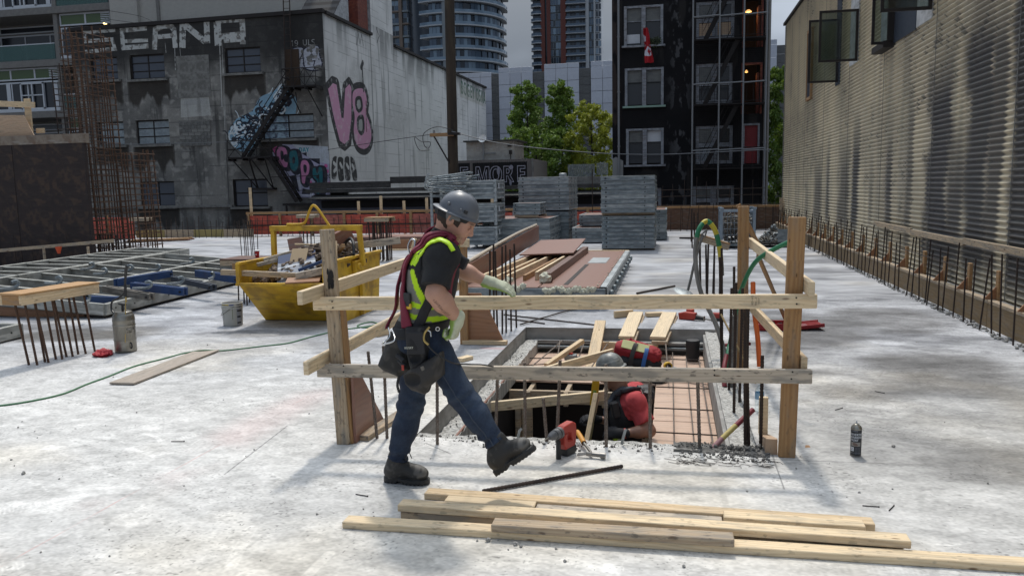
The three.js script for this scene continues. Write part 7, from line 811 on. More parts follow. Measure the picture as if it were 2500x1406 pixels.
  for (const [l, pts] of [['bent grey metal strap sticking up by the red hammer drill', [[-1.037, 0, -5.248], [-1.015, 0.074, -5.2], [-0.998, 0.092, -5.2]]], ['bent grey metal strap sticking up in front of the worker in red', [[-0.322, 0, -5.23], [-0.309, 0.058, -5.2], [-0.292, 0.122, -5.18]]]]) { const w = 0.018; single('metal_strap', l, 'strap', [board(pts[0], pts[1], 0.003, w, V3(0, 0, 1)), board(pts[1], pts[2], 0.003, w, V3(0, 0, 1))], M.galvLight); }
}
// conduits, hoses and pipes at the right of the opening
{
  const curve = new THREE.CatmullRomCurve3([[0.55, -0.03, -8.1], [0.45, 0.3, -8.25], [0.30, 0.62, -8.4], [0.245, 1.0, -8.5], [0.285, 1.26, -8.55], [0.36, 1.335, -8.6], [0.43, 1.27, -8.6], [0.485, 1.1, -8.6], [0.515, 0.86, -8.6], [0.52, 0.6, -8.55]].map(p => V3(p)));
  const t = thing('looped_hose', 'tall looped grey hose with green and yellow taped bands', 'hose'); const seg = (a, b, r, m, n = 24) => { const pts = []; for (let i = 0; i <= n; i++) pts.push(curve.getPoint(mix(a, b, i / n))); part(t, 'band', new THREE.TubeGeometry(new THREE.CatmullRomCurve3(pts), n, r, 12), m); };
  seg(0, 0.40, 0.024, M.hoseGrey, 40); seg(0.40, 0.50, 0.0255, M.tapeGreen); seg(0.50, 0.56, 0.0262, M.tapeYellow); seg(0.56, 0.62, 0.0258, M.tapeGreen); seg(0.62, 0.72, 0.0262, M.tapeYellow); seg(0.72, 0.79, 0.0258, M.tapeGreen); seg(0.79, 0.86, 0.0262, M.tapeYellow); seg(0.86, 0.93, 0.025, M.hoseGrey); seg(0.93, 1.0, 0.012, M.rustDark);
  single('green_hose', 'thick green hose bending from the opening up behind the near right post', 'hose', tube([[0.52, 0.1, -7.6], [0.56, 0.5, -7.35], [0.60, 0.86, -7.0], [0.68, 1.08, -6.8], [0.80, 1.2, -6.6], [0.93, 1.28, -6.5]], 0.019, 40, 10), M.tapeGreen);
  single('green_hose', 'short length of green hose low among the bars at the right of the opening', 'hose', tube([[0.50, -0.02, -7.3], [0.505, 0.12, -7.35], [0.535, 0.25, -7.5], [0.60, 0.33, -7.6]], 0.02, 24, 10), M.tapeGreen);
  single('red_hose', 'dark red hose end low among the bars at the right of the opening', 'hose', tube([[0.46, -0.03, -7.0], [0.46, 0.1, -7.1], [0.49, 0.2, -7.25]], 0.021, 16, 10), M.hoseRed); single('red_hose', 'dark red hose stub poking out left of the open red case', 'hose', tube([[0.52, 0.0, -8.5], [0.55, 0.06, -8.4], [0.78, 0.12, -8.2]], 0.018, 14, 8), M.hoseRed);
  single('grey_conduit', 'stout grey conduit rising among the bars by the far right post', 'conduit', rod([0.56, -0.03, -7.3], [0.575, 0.78, -7.3], 0.02, 10), M.hoseGrey); single('grey_conduit', 'second grey conduit among the bars by the far right post', 'conduit', rod([0.52, -0.03, -7.0], [0.53, 0.6, -7.0], 0.02, 10), M.hoseGrey); single('thin_cane', 'thin yellowish cane leaning across the bars by the far right post', 'cane', rod([0.44, 0.56, -7.3], [0.70, 0.06, -6.8], 0.009, 7), M.cane);
  single('taped_conduit', 'red, yellow and purple taped conduit leaning over the near right rubble', 'conduit', [rod([0.255, -0.01, -5.2], [0.335, 0.045, -5.3], 0.018, 12)], M.hosePurple); single('taped_conduit', 'yellow middle length of the taped conduit over the near right rubble', 'conduit', rod([0.335, 0.045, -5.3], [0.43, 0.115, -5.38], 0.018, 12), M.tapeStraw); single('taped_conduit', 'dark red upper end of the taped conduit by the near bars', 'conduit', rod([0.43, 0.115, -5.38], [0.55, 0.20, -5.48], 0.018, 12), M.hoseRed);
  const o = thing('orange_tool', 'bright orange long handled tool standing by the far right post', 'tool'); part(o, 'handle', tube([[0.735, 0.82, -7.55], [0.735, 0.62, -7.45], [0.76, 0.35, -7.3], [0.775, 0.1, -7.25]], 0.022, 24, 8), M.orange); part(o, 'foot', at(lump(0.04, 4, 0.1, 1), 0.78, 0.05, -7.25), M.iron);
  const s = thing('shovel', 'worn grey shovel standing blade down behind the opening', 'shovel'); const A = [0.255, 0.06, -12.7], B = [0.47, 0.95, -12.5]; part(s, 'shaft', tube([A, [0.30, 0.25, -12.7], [0.36, 0.55, -12.6], B], 0.02, 20, 8), M.hoseGrey); const bl = new THREE.SphereGeometry(0.17, 16, 8, 0, Math.PI * 2, 0, 0.95); bl.scale(0.9, 0.35, 1.5); part(s, 'blade', at(bl, 0.18, 0.03, -12.55, 0.25, 0.6, 0), M.galv); part(s, 'grip', [rod([0.44, 0.95, -12.5], [0.53, 1.03, -12.5], 0.016, 6), rod([0.50, 0.92, -12.5], [0.53, 1.03, -12.5], 0.014, 6), rod([0.44, 0.93, -12.5], [0.50, 0.92, -12.5], 0.014, 6)], M.hoseGrey);
  const wb = thing('water_bottle', 'clear plastic water bottle with a blue label behind the near right bars', 'bottle', [0.662, 0.001, -6.15]); part(wb, 'bottle', lathe([[0, 0], [0.03, 0], [0.034, 0.012], [0.034, 0.15], [0.03, 0.17], [0.016, 0.2], [0.014, 0.215], [0.0145, 0.217]], 24), M.pet); part(wb, 'label', cyl(0.0347, 0.0347, 0.05, 24, 0, 0.125, 0, true), M.labelBlue); part(wb, 'cap', cyl(0.015, 0.015, 0.016, 16, 0, 0.222, 0), M.white);
}
// ---------- tools on the deck ----------
{
  const d = thing('rotary_hammer', 'red cordless rotary hammer standing on its battery at the near edge', 'drill', [-0.665, 0.002, -4.965], -2.0); d.scale.setScalar(0.88); const sh = (p, t, m, n, x = 0) => part(d, n, at(prism(p, t, 0.006), 0, 0, -t / 2 + x), m);
  sh([[-0.09, 0.07], [-0.055, 0.06], [-0.05, 0.12], [-0.04, 0.17], [0.0, 0.185], [0.06, 0.18], [0.085, 0.165], [0.085, 0.205], [0.05, 0.228], [-0.06, 0.235], [-0.095, 0.215], [-0.102, 0.16]], 0.05, M.toolRed, 'body'); sh([[-0.075, 0.06], [0.04, 0.06], [0.065, 0.1], [0.055, 0.165], [0.03, 0.17], [0.025, 0.11], [-0.055, 0.1]], 0.056, M.toolRed, 'motor_housing'); part(d, 'battery', box(0.13, 0.062, 0.075, -0.03, 0.033, 0, 0.008), M.black); part(d, 'gear_collar', at(cyl(0.036, 0.043, 0.07, 22), 0.115, 0.19, 0, 0, 0, -Math.PI / 2), M.toolGrey); part(d, 'chuck', at(lathe([[0, 0], [0.03, 0], [0.034, 0.012], [0.03, 0.04], [0.019, 0.055], [0.016, 0.075], [0, 0.078]], 22), 0.148, 0.19, 0, 0, 0, -Math.PI / 2), M.toolGrey); part(d, 'drill_bit', rod([0.22, 0.19, 0], [0.275, 0.19, 0], 0.006, 8, 0.003), M.steel); part(d, 'side_handle', [at(cyl(0.041, 0.041, 0.026, 20), 0.10, 0.19, 0, 0, 0, Math.PI / 2), rod([0.10, 0.16, 0], [0.10, 0.125, 0.0], 0.012, 8), rod([0.10, 0.13, 0], [0.10, 0.0, 0], 0.017, 12, 0.019)], M.black);
  const h = thing('claw_hammer', 'claw hammer with an orange handle grip lying at the near edge', 'hammer', [-0.49, 0.014, -4.93], 0); const A = [-0.135, 0.05, -0.33], B = [0, 0.012, 0.0]; part(h, 'grip', tube([A, [-0.11, 0.045, -0.27], [-0.07, 0.03, -0.16]], 0.018, 16, 10), M.toolOrange); part(h, 'shaft', rod([-0.075, 0.032, -0.17], B, 0.010, 8, 0.009), M.steel); part(h, 'head', [rod([0.0, 0.012, 0], [0.075, 0.01, 0.012], 0.014, 12), rod([0.055, 0.01, 0.009], [0.085, 0.009, 0.013], 0.019, 14), board([0, 0.014, 0.0], [-0.04, 0.014, 0.0], 0.022, 0.026), board([-0.035, 0.014, 0.006], [-0.095, 0.006, 0.018], 0.011, 0.010), board([-0.035, 0.014, -0.006], [-0.095, 0.006, -0.012], 0.011, 0.010)], M.steelDark);
  const sc = thing('spray_can', 'dark spray paint can with a silver top standing alone on the deck, right', 'spray can', [1.152, 0.001, -5.21], 0.25); const lt = canvasTex(512, 384, (c, w, hh) => { c.fillStyle = '#1d2129'; c.fillRect(0, 0, w, hh); c.fillStyle = '#9aa0aa'; c.font = 'bold 20px sans-serif'; const X = 80; c.fillText('MARKING', X, 26); c.fillStyle = '#c9cdd2'; c.font = 'bold 44px sans-serif'; c.fillText('INVERTED', X - 26, 84); c.fillText('MARKING', X - 26, 126); c.fillText('PAINT', X - 26, 168); c.fillStyle = '#8b8781'; c.fillRect(X - 10, 182, 150, 60); c.fillStyle = '#6d5a52'; c.beginPath(); c.ellipse(X + 60, 214, 40, 22, 0.3, 0, 7); c.fill(); c.fillStyle = '#c9cdd2'; c.fillRect(X - 20, 256, 60, 60); c.fillStyle = '#1d2129'; c.font = 'bold 50px sans-serif'; c.fillText('2', X - 6, 304); c.fillStyle = '#8b919b'; c.font = '14px sans-serif'; for (let i = 0; i < 6; i++) c.fillText('water based', X + 60, 270 + i * 18); c.fillRect(X - 30, 340, 180, 3); });
  part(sc, 'can', at(cyl(0.033, 0.033, 0.168, 40, 0, 0.09, 0, true), 0, 0, 0, 0, -2.3, 0), std(0xffffff, 0.35, 0, { map: lt })); part(sc, 'base_rim', lathe([[0, 0.004], [0.031, 0.0], [0.034, 0.003], [0.033, 0.008]], 36), M.steelDark); part(sc, 'top_dome', lathe([[0.0335, 0.172], [0.0345, 0.176], [0.033, 0.18], [0.028, 0.192], [0.018, 0.198], [0.018, 0.203], [0.012, 0.207], [0, 0.207]], 36), M.steel); part(sc, 'nozzle', lathe([[0, 0.205], [0.006, 0.205], [0.005, 0.222], [0.003, 0.228], [0, 0.229]], 14), M.aptFrame);
  const rs = (x, z, ry, l) => { const t = thing('reciprocating_saw', l, 'saw', [x, 0.045, z], ry); part(t, 'body', at(prism([[-0.17, -0.035], [0.02, -0.03], [0.05, 0.0], [0.04, 0.045], [-0.1, 0.05], [-0.18, 0.03]], 0.06, 0.008), 0, 0, -0.03), M.toolRed); part(t, 'nose', rod([0.03, 0, 0], [0.15, -0.012, 0], 0.035, 10, 0.025), M.black); part(t, 'battery', box(0.09, 0.08, 0.07, -0.08, 0.04, -0.09, 0.008), M.toolRed); part(t, 'blade', board([0.15, -0.015, 0], [0.26, -0.02, 0], 0.018, 0.002), M.steel); part(t, 'shoe', box(0.012, 0.06, 0.04, 0.16, -0.01, 0), M.steel); };
  rs(0.27, -10.3, -0.5, 'red and black cordless saw lying beyond the back of the opening'); { const t = thing('cordless_tool', 'red cordless tool half hidden behind the bars, right of the saw', 'tool', [0.56, 0.04, -10.3]); part(t, 'body', box(0.14, 0.08, 0.07, 0, 0.02, 0, 0.01), M.toolRed); part(t, 'grip', box(0.16, 0.03, 0.05, 0.02, -0.02, 0.03, 0.008), M.black); }
  const c = thing('tool_case', 'open red plastic tool case lying on the deck behind the right rails', 'case', [1.19, 0, -9.75], 0.12); c.scale.setScalar(0.72); part(c, 'tray', [box(0.56, 0.02, 0.38, 0, 0.012, 0), box(0.56, 0.11, 0.02, 0, 0.06, 0.18), box(0.56, 0.11, 0.02, 0, 0.06, -0.18), box(0.02, 0.11, 0.34, -0.27, 0.06, 0), box(0.02, 0.11, 0.34, 0.27, 0.06, 0)], M.caseRed); part(c, 'lid', [at(box(0.5, 0.03, 0.38), 0.52, 0.05, 0.0, 0, 0, 0.1), at(box(0.5, 0.05, 0.02), 0.52, 0.07, 0.18, 0, 0, 0.1), at(box(0.5, 0.05, 0.02), 0.52, 0.07, -0.18, 0, 0, 0.1)], M.caseRed); part(c, 'ridges', [0, 1, 2, 3].map(i => at(box(0.44, 0.012, 0.02), 0.52, 0.078, -0.12 + i * 0.08, 0, 0, 0.1)), M.caseRed); part(c, 'contents', [at(lump(0.07, 3, 0.3, 1), -0.05, 0.07, 0), at(lump(0.05, 7, 0.3, 1), 0.1, 0.07, 0.05), box(0.2, 0.05, 0.1, -0.12, 0.05, 0.08)], M.black); part(c, 'label', at(box(0.14, 0.004, 0.12), 0.46, 0.066, 0.03, 0, 0, 0.1), M.aptFrame);
}
// ---------- left foreground: sprayer, bucket, rag, hose ----------
{
  const s = thing('pump_sprayer', 'dented stainless steel pump sprayer with a black hose standing left of centre', 'sprayer', [-5.955, 0.0, -7.72], -0.45); part(s, 'tank', lathe([[0, 0.0], [0.105, 0.0], [0.114, 0.012], [0.116, 0.03], [0.114, 0.035], [0.114, 0.13], [0.118, 0.135], [0.118, 0.145], [0.115, 0.15], [0.115, 0.29], [0.119, 0.295], [0.119, 0.305], [0.115, 0.31], [0.115, 0.35], [0.119, 0.356], [0.115, 0.365], [0.112, 0.40], [0.1, 0.425], [0.092, 0.43], [0.095, 0.45], [0.08, 0.455], [0.0, 0.455]], 44), M.steel); part(s, 'pump_handle', [rod([0, 0.45, 0], [0, 0.53, 0], 0.014, 10), rod([-0.07, 0.53, 0], [0.07, 0.53, 0], 0.013, 8)], M.black); part(s, 'strap_loop', [tube([[0.116, 0.05, 0.0], [0.135, 0.06, 0], [0.135, 0.1, 0], [0.116, 0.11, 0]], 0.008, 10, 6)], M.black);
  part(s, 'hose', tube([[-0.08, 0.43, 0.06], [-0.13, 0.47, 0.06], [-0.13, 0.55, 0.05], [-0.02, 0.60, 0.03], [0.06, 0.66, 0.0], [0.10, 0.78, 0], [0.13, 0.92, 0], [0.16, 0.965, 0], [0.155, 0.93, 0.0], [0.09, 0.75, 0]], 0.011, 70, 8), M.blackGloss); part(s, 'wand_grip', rod([0.085, 0.62, 0.0], [0.1, 0.76, 0.0], 0.015, 8), M.black); part(s, 'brass_wand', [rod([0.105, 0.12, 0.055], [0.085, 0.62, 0.0], 0.005, 7), rod([0.09, 0.56, 0], [0.088, 0.62, 0], 0.009, 8)], M.brass);
  const lb = canvasTex(256, 128, (c, w, h) => { c.fillStyle = 'rgba(60,58,55,.55)'; c.fillRect(20, 10, 180, 44); c.fillStyle = 'rgba(190,188,180,.9)'; c.font = 'bold 40px sans-serif'; c.fillText('SMITH', 30, 47); c.fillStyle = '#191919'; c.font = 'bold 46px sans-serif'; c.fillText('S103', 26, 104); }); const lg = new THREE.CylinderGeometry(0.1158, 0.1158, 0.075, 20, 1, true, 1.2, 1.15); lg.translate(0, 0.245, 0); part(s, 'printed_label', lg, std(0xffffff, 0.5, 0, { map: lb, transparent: true }));
  const b = thing('paint_bucket', 'dirty white plastic bucket with grey drips and labels, left of the skip', 'bucket', [-5.655, 0, -9.44], -0.9); const bt = canvasTex(512, 256, (c, w, h) => { const r = rng(8); c.fillStyle = '#a9a79f'; c.fillRect(0, 0, w, h); c.fillStyle = '#c9a91c'; c.fillRect(20, 90, 70, 30); c.fillStyle = '#2a2a2a'; c.font = 'bold 14px sans-serif'; c.fillText('CAUTION', 24, 104); c.fillText('PAINT', 24, 118); c.fillStyle = '#8f9096'; c.fillRect(150, 70, 60, 120); c.fillStyle = '#222'; for (let i = 0; i < 9; i++) c.fillRect(155, 80 + i * 12, 30 + r() * 20, 3); c.strokeStyle = '#222'; c.lineWidth = 3; c.beginPath(); c.arc(180, 130, 16, 0, 7); c.stroke(); c.beginPath(); c.moveTo(168, 118); c.lineTo(192, 142); c.stroke(); c.fillStyle = '#3c4d88'; c.fillRect(96, 110, 34, 18); for (let i = 0; i < 70; i++) { c.fillStyle = `rgba(${50 + r() * 40},${50 + r() * 40},${48 + r() * 40},${0.3 + r() * 0.5})`; c.fillRect(r() * w, r() < 0.5 ? 0 : r() * h, 2 + r() * 5, 4 + r() * 60 * r()); } });
  part(b, 'tub', lathe([[0.0, 0.004], [0.118, 0.0], [0.122, 0.01], [0.132, 0.25], [0.131, 0.29], [0.126, 0.29], [0.117, 0.02], [0, 0.02]], 40), std(0xffffff, 0.5, 0, { map: bt })); part(b, 'rim', [0, 1, 2].map(i => at(new THREE.TorusGeometry(0.135 - i * 0.001, 0.006, 8, 40), 0, 0.3 - i * 0.03, 0, Math.PI / 2)), M.bucketWhite); part(b, 'wire_handle', tube([[-0.135, 0.26, 0.0], [-0.11, 0.2, 0.09], [0, 0.14, 0.143], [0.11, 0.2, 0.09], [0.135, 0.26, 0]], 0.003, 30, 6), M.iron); part(b, 'paint_surface', cyl(0.125, 0.125, 0.004, 30, 0, 0.2, 0), M.conc);
  const rg = new THREE.SphereGeometry(0.07, 40, 28), rp = rg.attributes.position; for (let i = 0; i < rp.count; i++) { const v = [rp.getX(i), rp.getY(i), rp.getZ(i)], k = 1 + 0.55 * (fbm(v[0] * 38 + 4, v[1] * 40 + v[2] * 55, 3) - 0.5) * 2.4; rp.setXYZ(i, v[0] * k * 1.3, Math.max(0.002, (v[1] + 0.05) * k * 0.45), v[2] * k * 1.6); } rg.computeVertexNormals(); single('red_rag', 'crumpled red rag on the deck beside the steel sprayer', 'rag', at(rg, -6.06, 0, -7.48, 0, 0.7, 0), std([0.38, 0.02, 0.03], 0.7));
  single('thin_green_hose', 'long thin green hose snaking over the left of the deck', 'hose', tube([[-6.6, 0.008, -5.0], [-5.484, 0.008, -5.521], [-5.326, 0.008, -5.696], [-5.24, 0.008, -5.924], [-5.278, 0.008, -6.273], [-5.289, 0.008, -6.56], [-5.328, 0.008, -7.033], [-5.252, 0.008, -7.392], [-5.196, 0.008, -7.671], [-5.0, 0.032, -7.72], [-4.849, 0.01, -7.828], [-4.519, 0.008, -8.121], [-4.314, 0.008, -8.307], [-4.207, 0.008, -8.72], [-4.038, 0.008, -9.173], [-3.856, 0.008, -9.392], [-3.722, 0.008, -9.615], [-3.874, 0.008, -9.791], [-3.946, 0.008, -9.505], [-3.792, 0.008, -9.368], [-3.485, 0.008, -9.573]], 0.008, 220, 7), M.hoseGreenThin);
}

// ---------- people: smooth signed-distance bodies, meshed with surface nets ----------
const sub = (a, b) => [a[0] - b[0], a[1] - b[1], a[2] - b[2]], addv = (a, b, k = 1) => [a[0] + b[0] * k, a[1] + b[1] * k, a[2] + b[2] * k], lerp3 = (a, b, t) => [mix(a[0], b[0], t), mix(a[1], b[1], t), mix(a[2], b[2], t)];
const smin = (a, b, k) => { const h = Math.max(k - Math.abs(a - b), 0) / k; return Math.min(a, b) - h * h * k * 0.25; }, smax = (a, b, k) => -smin(-a, -b, k);
const cone = (a, b, ra, rb) => { const dx = b[0] - a[0], dy = b[1] - a[1], dz = b[2] - a[2], L = dx * dx + dy * dy + dz * dz || 1e-9; return (x, y, z) => { const px = x - a[0], py = y - a[1], pz = z - a[2]; let t = (px * dx + py * dy + pz * dz) / L; t = t < 0 ? 0 : t > 1 ? 1 : t; const qx = px - dx * t, qy = py - dy * t, qz = pz - dz * t; return Math.sqrt(qx * qx + qy * qy + qz * qz) - (ra + (rb - ra) * t); }; };
const ell = (c, r, F) => (x, y, z) => { let p = [x - c[0], y - c[1], z - c[2]]; if (F) p = F(p); const a = p[0] / r[0], b = p[1] / r[1], d = p[2] / r[2], k0 = Math.hypot(a, b, d), k1 = Math.hypot(a / r[0], b / r[1], d / r[2]); return k0 < 1e-6 ? -Math.min(...r) : k0 * (k0 - 1) / k1; };
const rbox = (c, h, r, F) => (x, y, z) => { let p = [x - c[0], y - c[1], z - c[2]]; if (F) p = F(p); const q = [Math.abs(p[0]) - h[0] + r, Math.abs(p[1]) - h[1] + r, Math.abs(p[2]) - h[2] + r]; return Math.hypot(Math.max(q[0], 0), Math.max(q[1], 0), Math.max(q[2], 0)) + Math.min(Math.max(q[0], q[1], q[2]), 0) - r; };
const join = (fs, k) => (x, y, z) => { let d = fs[0](x, y, z); for (let i = 1; i < fs.length; i++) d = smin(d, fs[i](x, y, z), k); return d; };
function nets(f, lo, hi, h, color, uvs = 1) {
  const n = [0, 1, 2].map(i => Math.ceil((hi[i] - lo[i]) / h) + 1), [nx, ny, nz] = n, D = new Float32Array(nx * ny * nz), id = new Int32Array(nx * ny * nz).fill(-1), P = [], I = [];
  for (let k = 0, o = 0; k < nz; k++) for (let j = 0; j < ny; j++) for (let i = 0; i < nx; i++, o++) D[o] = f(lo[0] + i * h, lo[1] + j * h, lo[2] + k * h);
  const sx = 1, sy = nx, sz = nx * ny, C = [0, sx, sy, sx + sy, sz, sz + sx, sz + sy, sz + sx + sy], E = [[0, 1], [2, 3], [4, 5], [6, 7], [0, 2], [1, 3], [4, 6], [5, 7], [0, 4], [1, 5], [2, 6], [3, 7]], off = c => [c & 1, (c >> 1) & 1, c >> 2];
  for (let k = 0; k < nz - 1; k++) for (let j = 0; j < ny - 1; j++) for (let i = 0; i < nx - 1; i++) {
    const o = i + j * sy + k * sz; let m = 0; for (let c = 0; c < 8; c++) if (D[o + C[c]] < 0) m |= 1 << c; if (m === 0 || m === 255) continue;
    let x = 0, y = 0, z = 0, w = 0; for (const [a, b] of E) { const da = D[o + C[a]], db = D[o + C[b]]; if ((da < 0) === (db < 0)) continue; const t = da / (da - db), A = off(a), B = off(b); x += A[0] + (B[0] - A[0]) * t; y += A[1] + (B[1] - A[1]) * t; z += A[2] + (B[2] - A[2]) * t; w++; }
    id[o] = P.length / 3; P.push(lo[0] + (i + x / w) * h, lo[1] + (j + y / w) * h, lo[2] + (k + z / w) * h);
  }
  const q = (a, b, c, d, s) => { if (a < 0 || b < 0 || c < 0 || d < 0) return; s ? I.push(a, b, c, a, c, d) : I.push(a, c, b, a, d, c); };
  for (let k = 1; k < nz - 1; k++) for (let j = 1; j < ny - 1; j++) for (let i = 1; i < nx - 1; i++) { const o = i + j * sy + k * sz, s = D[o] < 0; if (s !== D[o + sx] < 0) q(id[o], id[o - sy], id[o - sy - sz], id[o - sz], !s); if (s !== D[o + sy] < 0) q(id[o], id[o - sz], id[o - sz - sx], id[o - sx], !s); if (s !== D[o + sz] < 0) q(id[o], id[o - sx], id[o - sx - sy], id[o - sy], !s); }
  const N = new Float32Array(P.length), col = color ? new Float32Array(P.length) : null, uv = new Float32Array(P.length / 3 * 2), e = h * 0.6;
  for (let v = 0; v < P.length; v += 3) { const [x, y, z] = [P[v], P[v + 1], P[v + 2]]; let a = f(x + e, y, z) - f(x - e, y, z), b = f(x, y + e, z) - f(x, y - e, z), c = f(x, y, z + e) - f(x, y, z - e); const l = Math.hypot(a, b, c) || 1; N[v] = a / l; N[v + 1] = b / l; N[v + 2] = c / l; uv[v / 3 * 2] = (x + z) * uvs; uv[v / 3 * 2 + 1] = y * uvs; if (col) { const k = color(x, y, z, N[v], N[v + 1], N[v + 2]); col[v] = k[0]; col[v + 1] = k[1]; col[v + 2] = k[2]; } }
  // wind the faces to agree with the normals
  for (let t = 0; t < I.length; t += 3) { const [a, b, c] = [I[t] * 3, I[t + 1] * 3, I[t + 2] * 3], ux = P[b] - P[a], uy = P[b + 1] - P[a + 1], uz = P[b + 2] - P[a + 2], vx = P[c] - P[a], vy = P[c + 1] - P[a + 1], vz = P[c + 2] - P[a + 2]; if ((uy * vz - uz * vy) * N[a] + (uz * vx - ux * vz) * N[a + 1] + (ux * vy - uy * vx) * N[a + 2] < 0) { const s = I[t + 1]; I[t + 1] = I[t + 2]; I[t + 2] = s; } }
  const g = new THREE.BufferGeometry(); g.setAttribute('position', new THREE.Float32BufferAttribute(P, 3)); g.setAttribute('normal', new THREE.BufferAttribute(N, 3)); g.setAttribute('uv', new THREE.BufferAttribute(uv, 2)); if (col) g.setAttribute('color', new THREE.BufferAttribute(col, 3)); g.setIndex(I); return g;
}
// a strap laid over a surface: pts are pulled onto f, the band is w wide and t thick
function strapOn(f, pts, w, t, n = 40, off = 0.002, closed = false) {
  const grad = p => { const e = 0.004; const g = [f(p[0] + e, p[1], p[2]) - f(p[0] - e, p[1], p[2]), f(p[0], p[1] + e, p[2]) - f(p[0], p[1] - e, p[2]), f(p[0], p[1], p[2] + e) - f(p[0], p[1], p[2] - e)], l = Math.hypot(...g) || 1; return g.map(c => c / l); };
  const pull = (p, o) => { for (let i = 0; i < 6; i++) { const g = grad(p); p = addv(p, g, o - f(...p)); } return p; };
  const c = new THREE.CatmullRomCurve3(pts.map(p => V3(p)), closed), P = [], I = [], U = []; const q = []; for (let i = 0; i <= n; i++) { const v = c.getPoint(i / n); q.push(pull([v.x, v.y, v.z], off)); }
  for (let i = 0; i <= n; i++) { const T = V3(sub(q[Math.min(n, i + 1)], q[Math.max(0, i - 1)])).normalize(), G = V3(grad(q[i])), S = new THREE.Vector3().crossVectors(T, G).normalize(); for (let s = 0; s <= 4; s++) { const a = addv(q[i], [S.x, S.y, S.z], (s / 4 - 0.5) * w), b = pull(a, off + t); P.push(...b); U.push(i / n, s / 4); } for (const s of [1, 0]) { const a = addv(q[i], [S.x, S.y, S.z], (s - 0.5) * w); P.push(...pull(a, off - 0.004)); U.push(i / n, s); } }
  for (let i = 0; i < n; i++) for (let s = 0; s < 7; s++) { const a = i * 7 + s, b = i * 7 + (s + 1) % 7; I.push(a, a + 7, b, b, a + 7, b + 7); }
  const g = new THREE.BufferGeometry(); g.setAttribute('position', new THREE.Float32BufferAttribute(P, 3)); g.setAttribute('uv', new THREE.Float32BufferAttribute(U, 2)); g.setIndex(I); g.computeVertexNormals(); return g;
}
const cloth = (seed, sc) => grey(256, 256, (i, j) => 0.5 + 0.5 * (tile((x, y) => vnoise(x * 0.9 + seed, y * 0.9), i, j, 256, 256) - 0.5) + 0.25 * ((i + j * (seed % 2)) % 3 === 0 ? 1 : 0), [sc, sc]);
const clothBump = cloth(3, 8), vcol = (rough, bump = 0.0006) => new THREE.MeshStandardMaterial({ vertexColors: true, roughness: rough, bumpMap: bump ? clothBump : null, bumpScale: bump });
M.skin = new THREE.MeshPhysicalMaterial({ vertexColors: true, roughness: 0.5, sheen: 0.15 }); M.clothV = vcol(0.9); M.maroon = new THREE.MeshStandardMaterial({ color: rgb(0.17, 0.012, 0.032), roughness: 0.75, bumpMap: clothBump, bumpScale: 0.0005 }); M.webBlack = new THREE.MeshStandardMaterial({ color: rgb(0.02, 0.02, 0.023), roughness: 0.8, bumpMap: clothBump, bumpScale: 0.0005 }); M.limeTape = std([0.50, 0.78, 0.02], 0.5); M.leather = vcol(0.85); M.bootV = vcol(0.6, 0.001);
// torso with a table of [height share, fore-aft radius, side radius, forward shift] along its own lean
function torsoField(P, N, zc, tab, sgn = 1) { const U = V3(sub(N, P)), L = U.length(); U.normalize(); const fx = U.y * sgn, fy = -U.x * sgn; return (x, y, z) => { const px = x - P[0], py = y - P[1], b = (px * U.x + py * U.y) / L, a = px * fx + py * fy, c = z - zc; let i = 0; const bb = clamp(b, tab[0][0], tab[tab.length - 1][0]); while (i < tab.length - 2 && bb > tab[i + 1][0]) i++; const A = tab[i], B = tab[i + 1], t = sm(A[0], B[0], bb), rf = mix(A[1], B[1], t), rl = mix(A[2], B[2], t), cf = mix(A[3], B[3], t); const q = Math.hypot((a - cf) / rf, c / rl); const d = (q - 1) * Math.min(rf, rl) * 0.95, e = Math.max(tab[0][0] - b, b - tab[tab.length - 1][0]) * L; return smax(d, e, 0.05); }; }
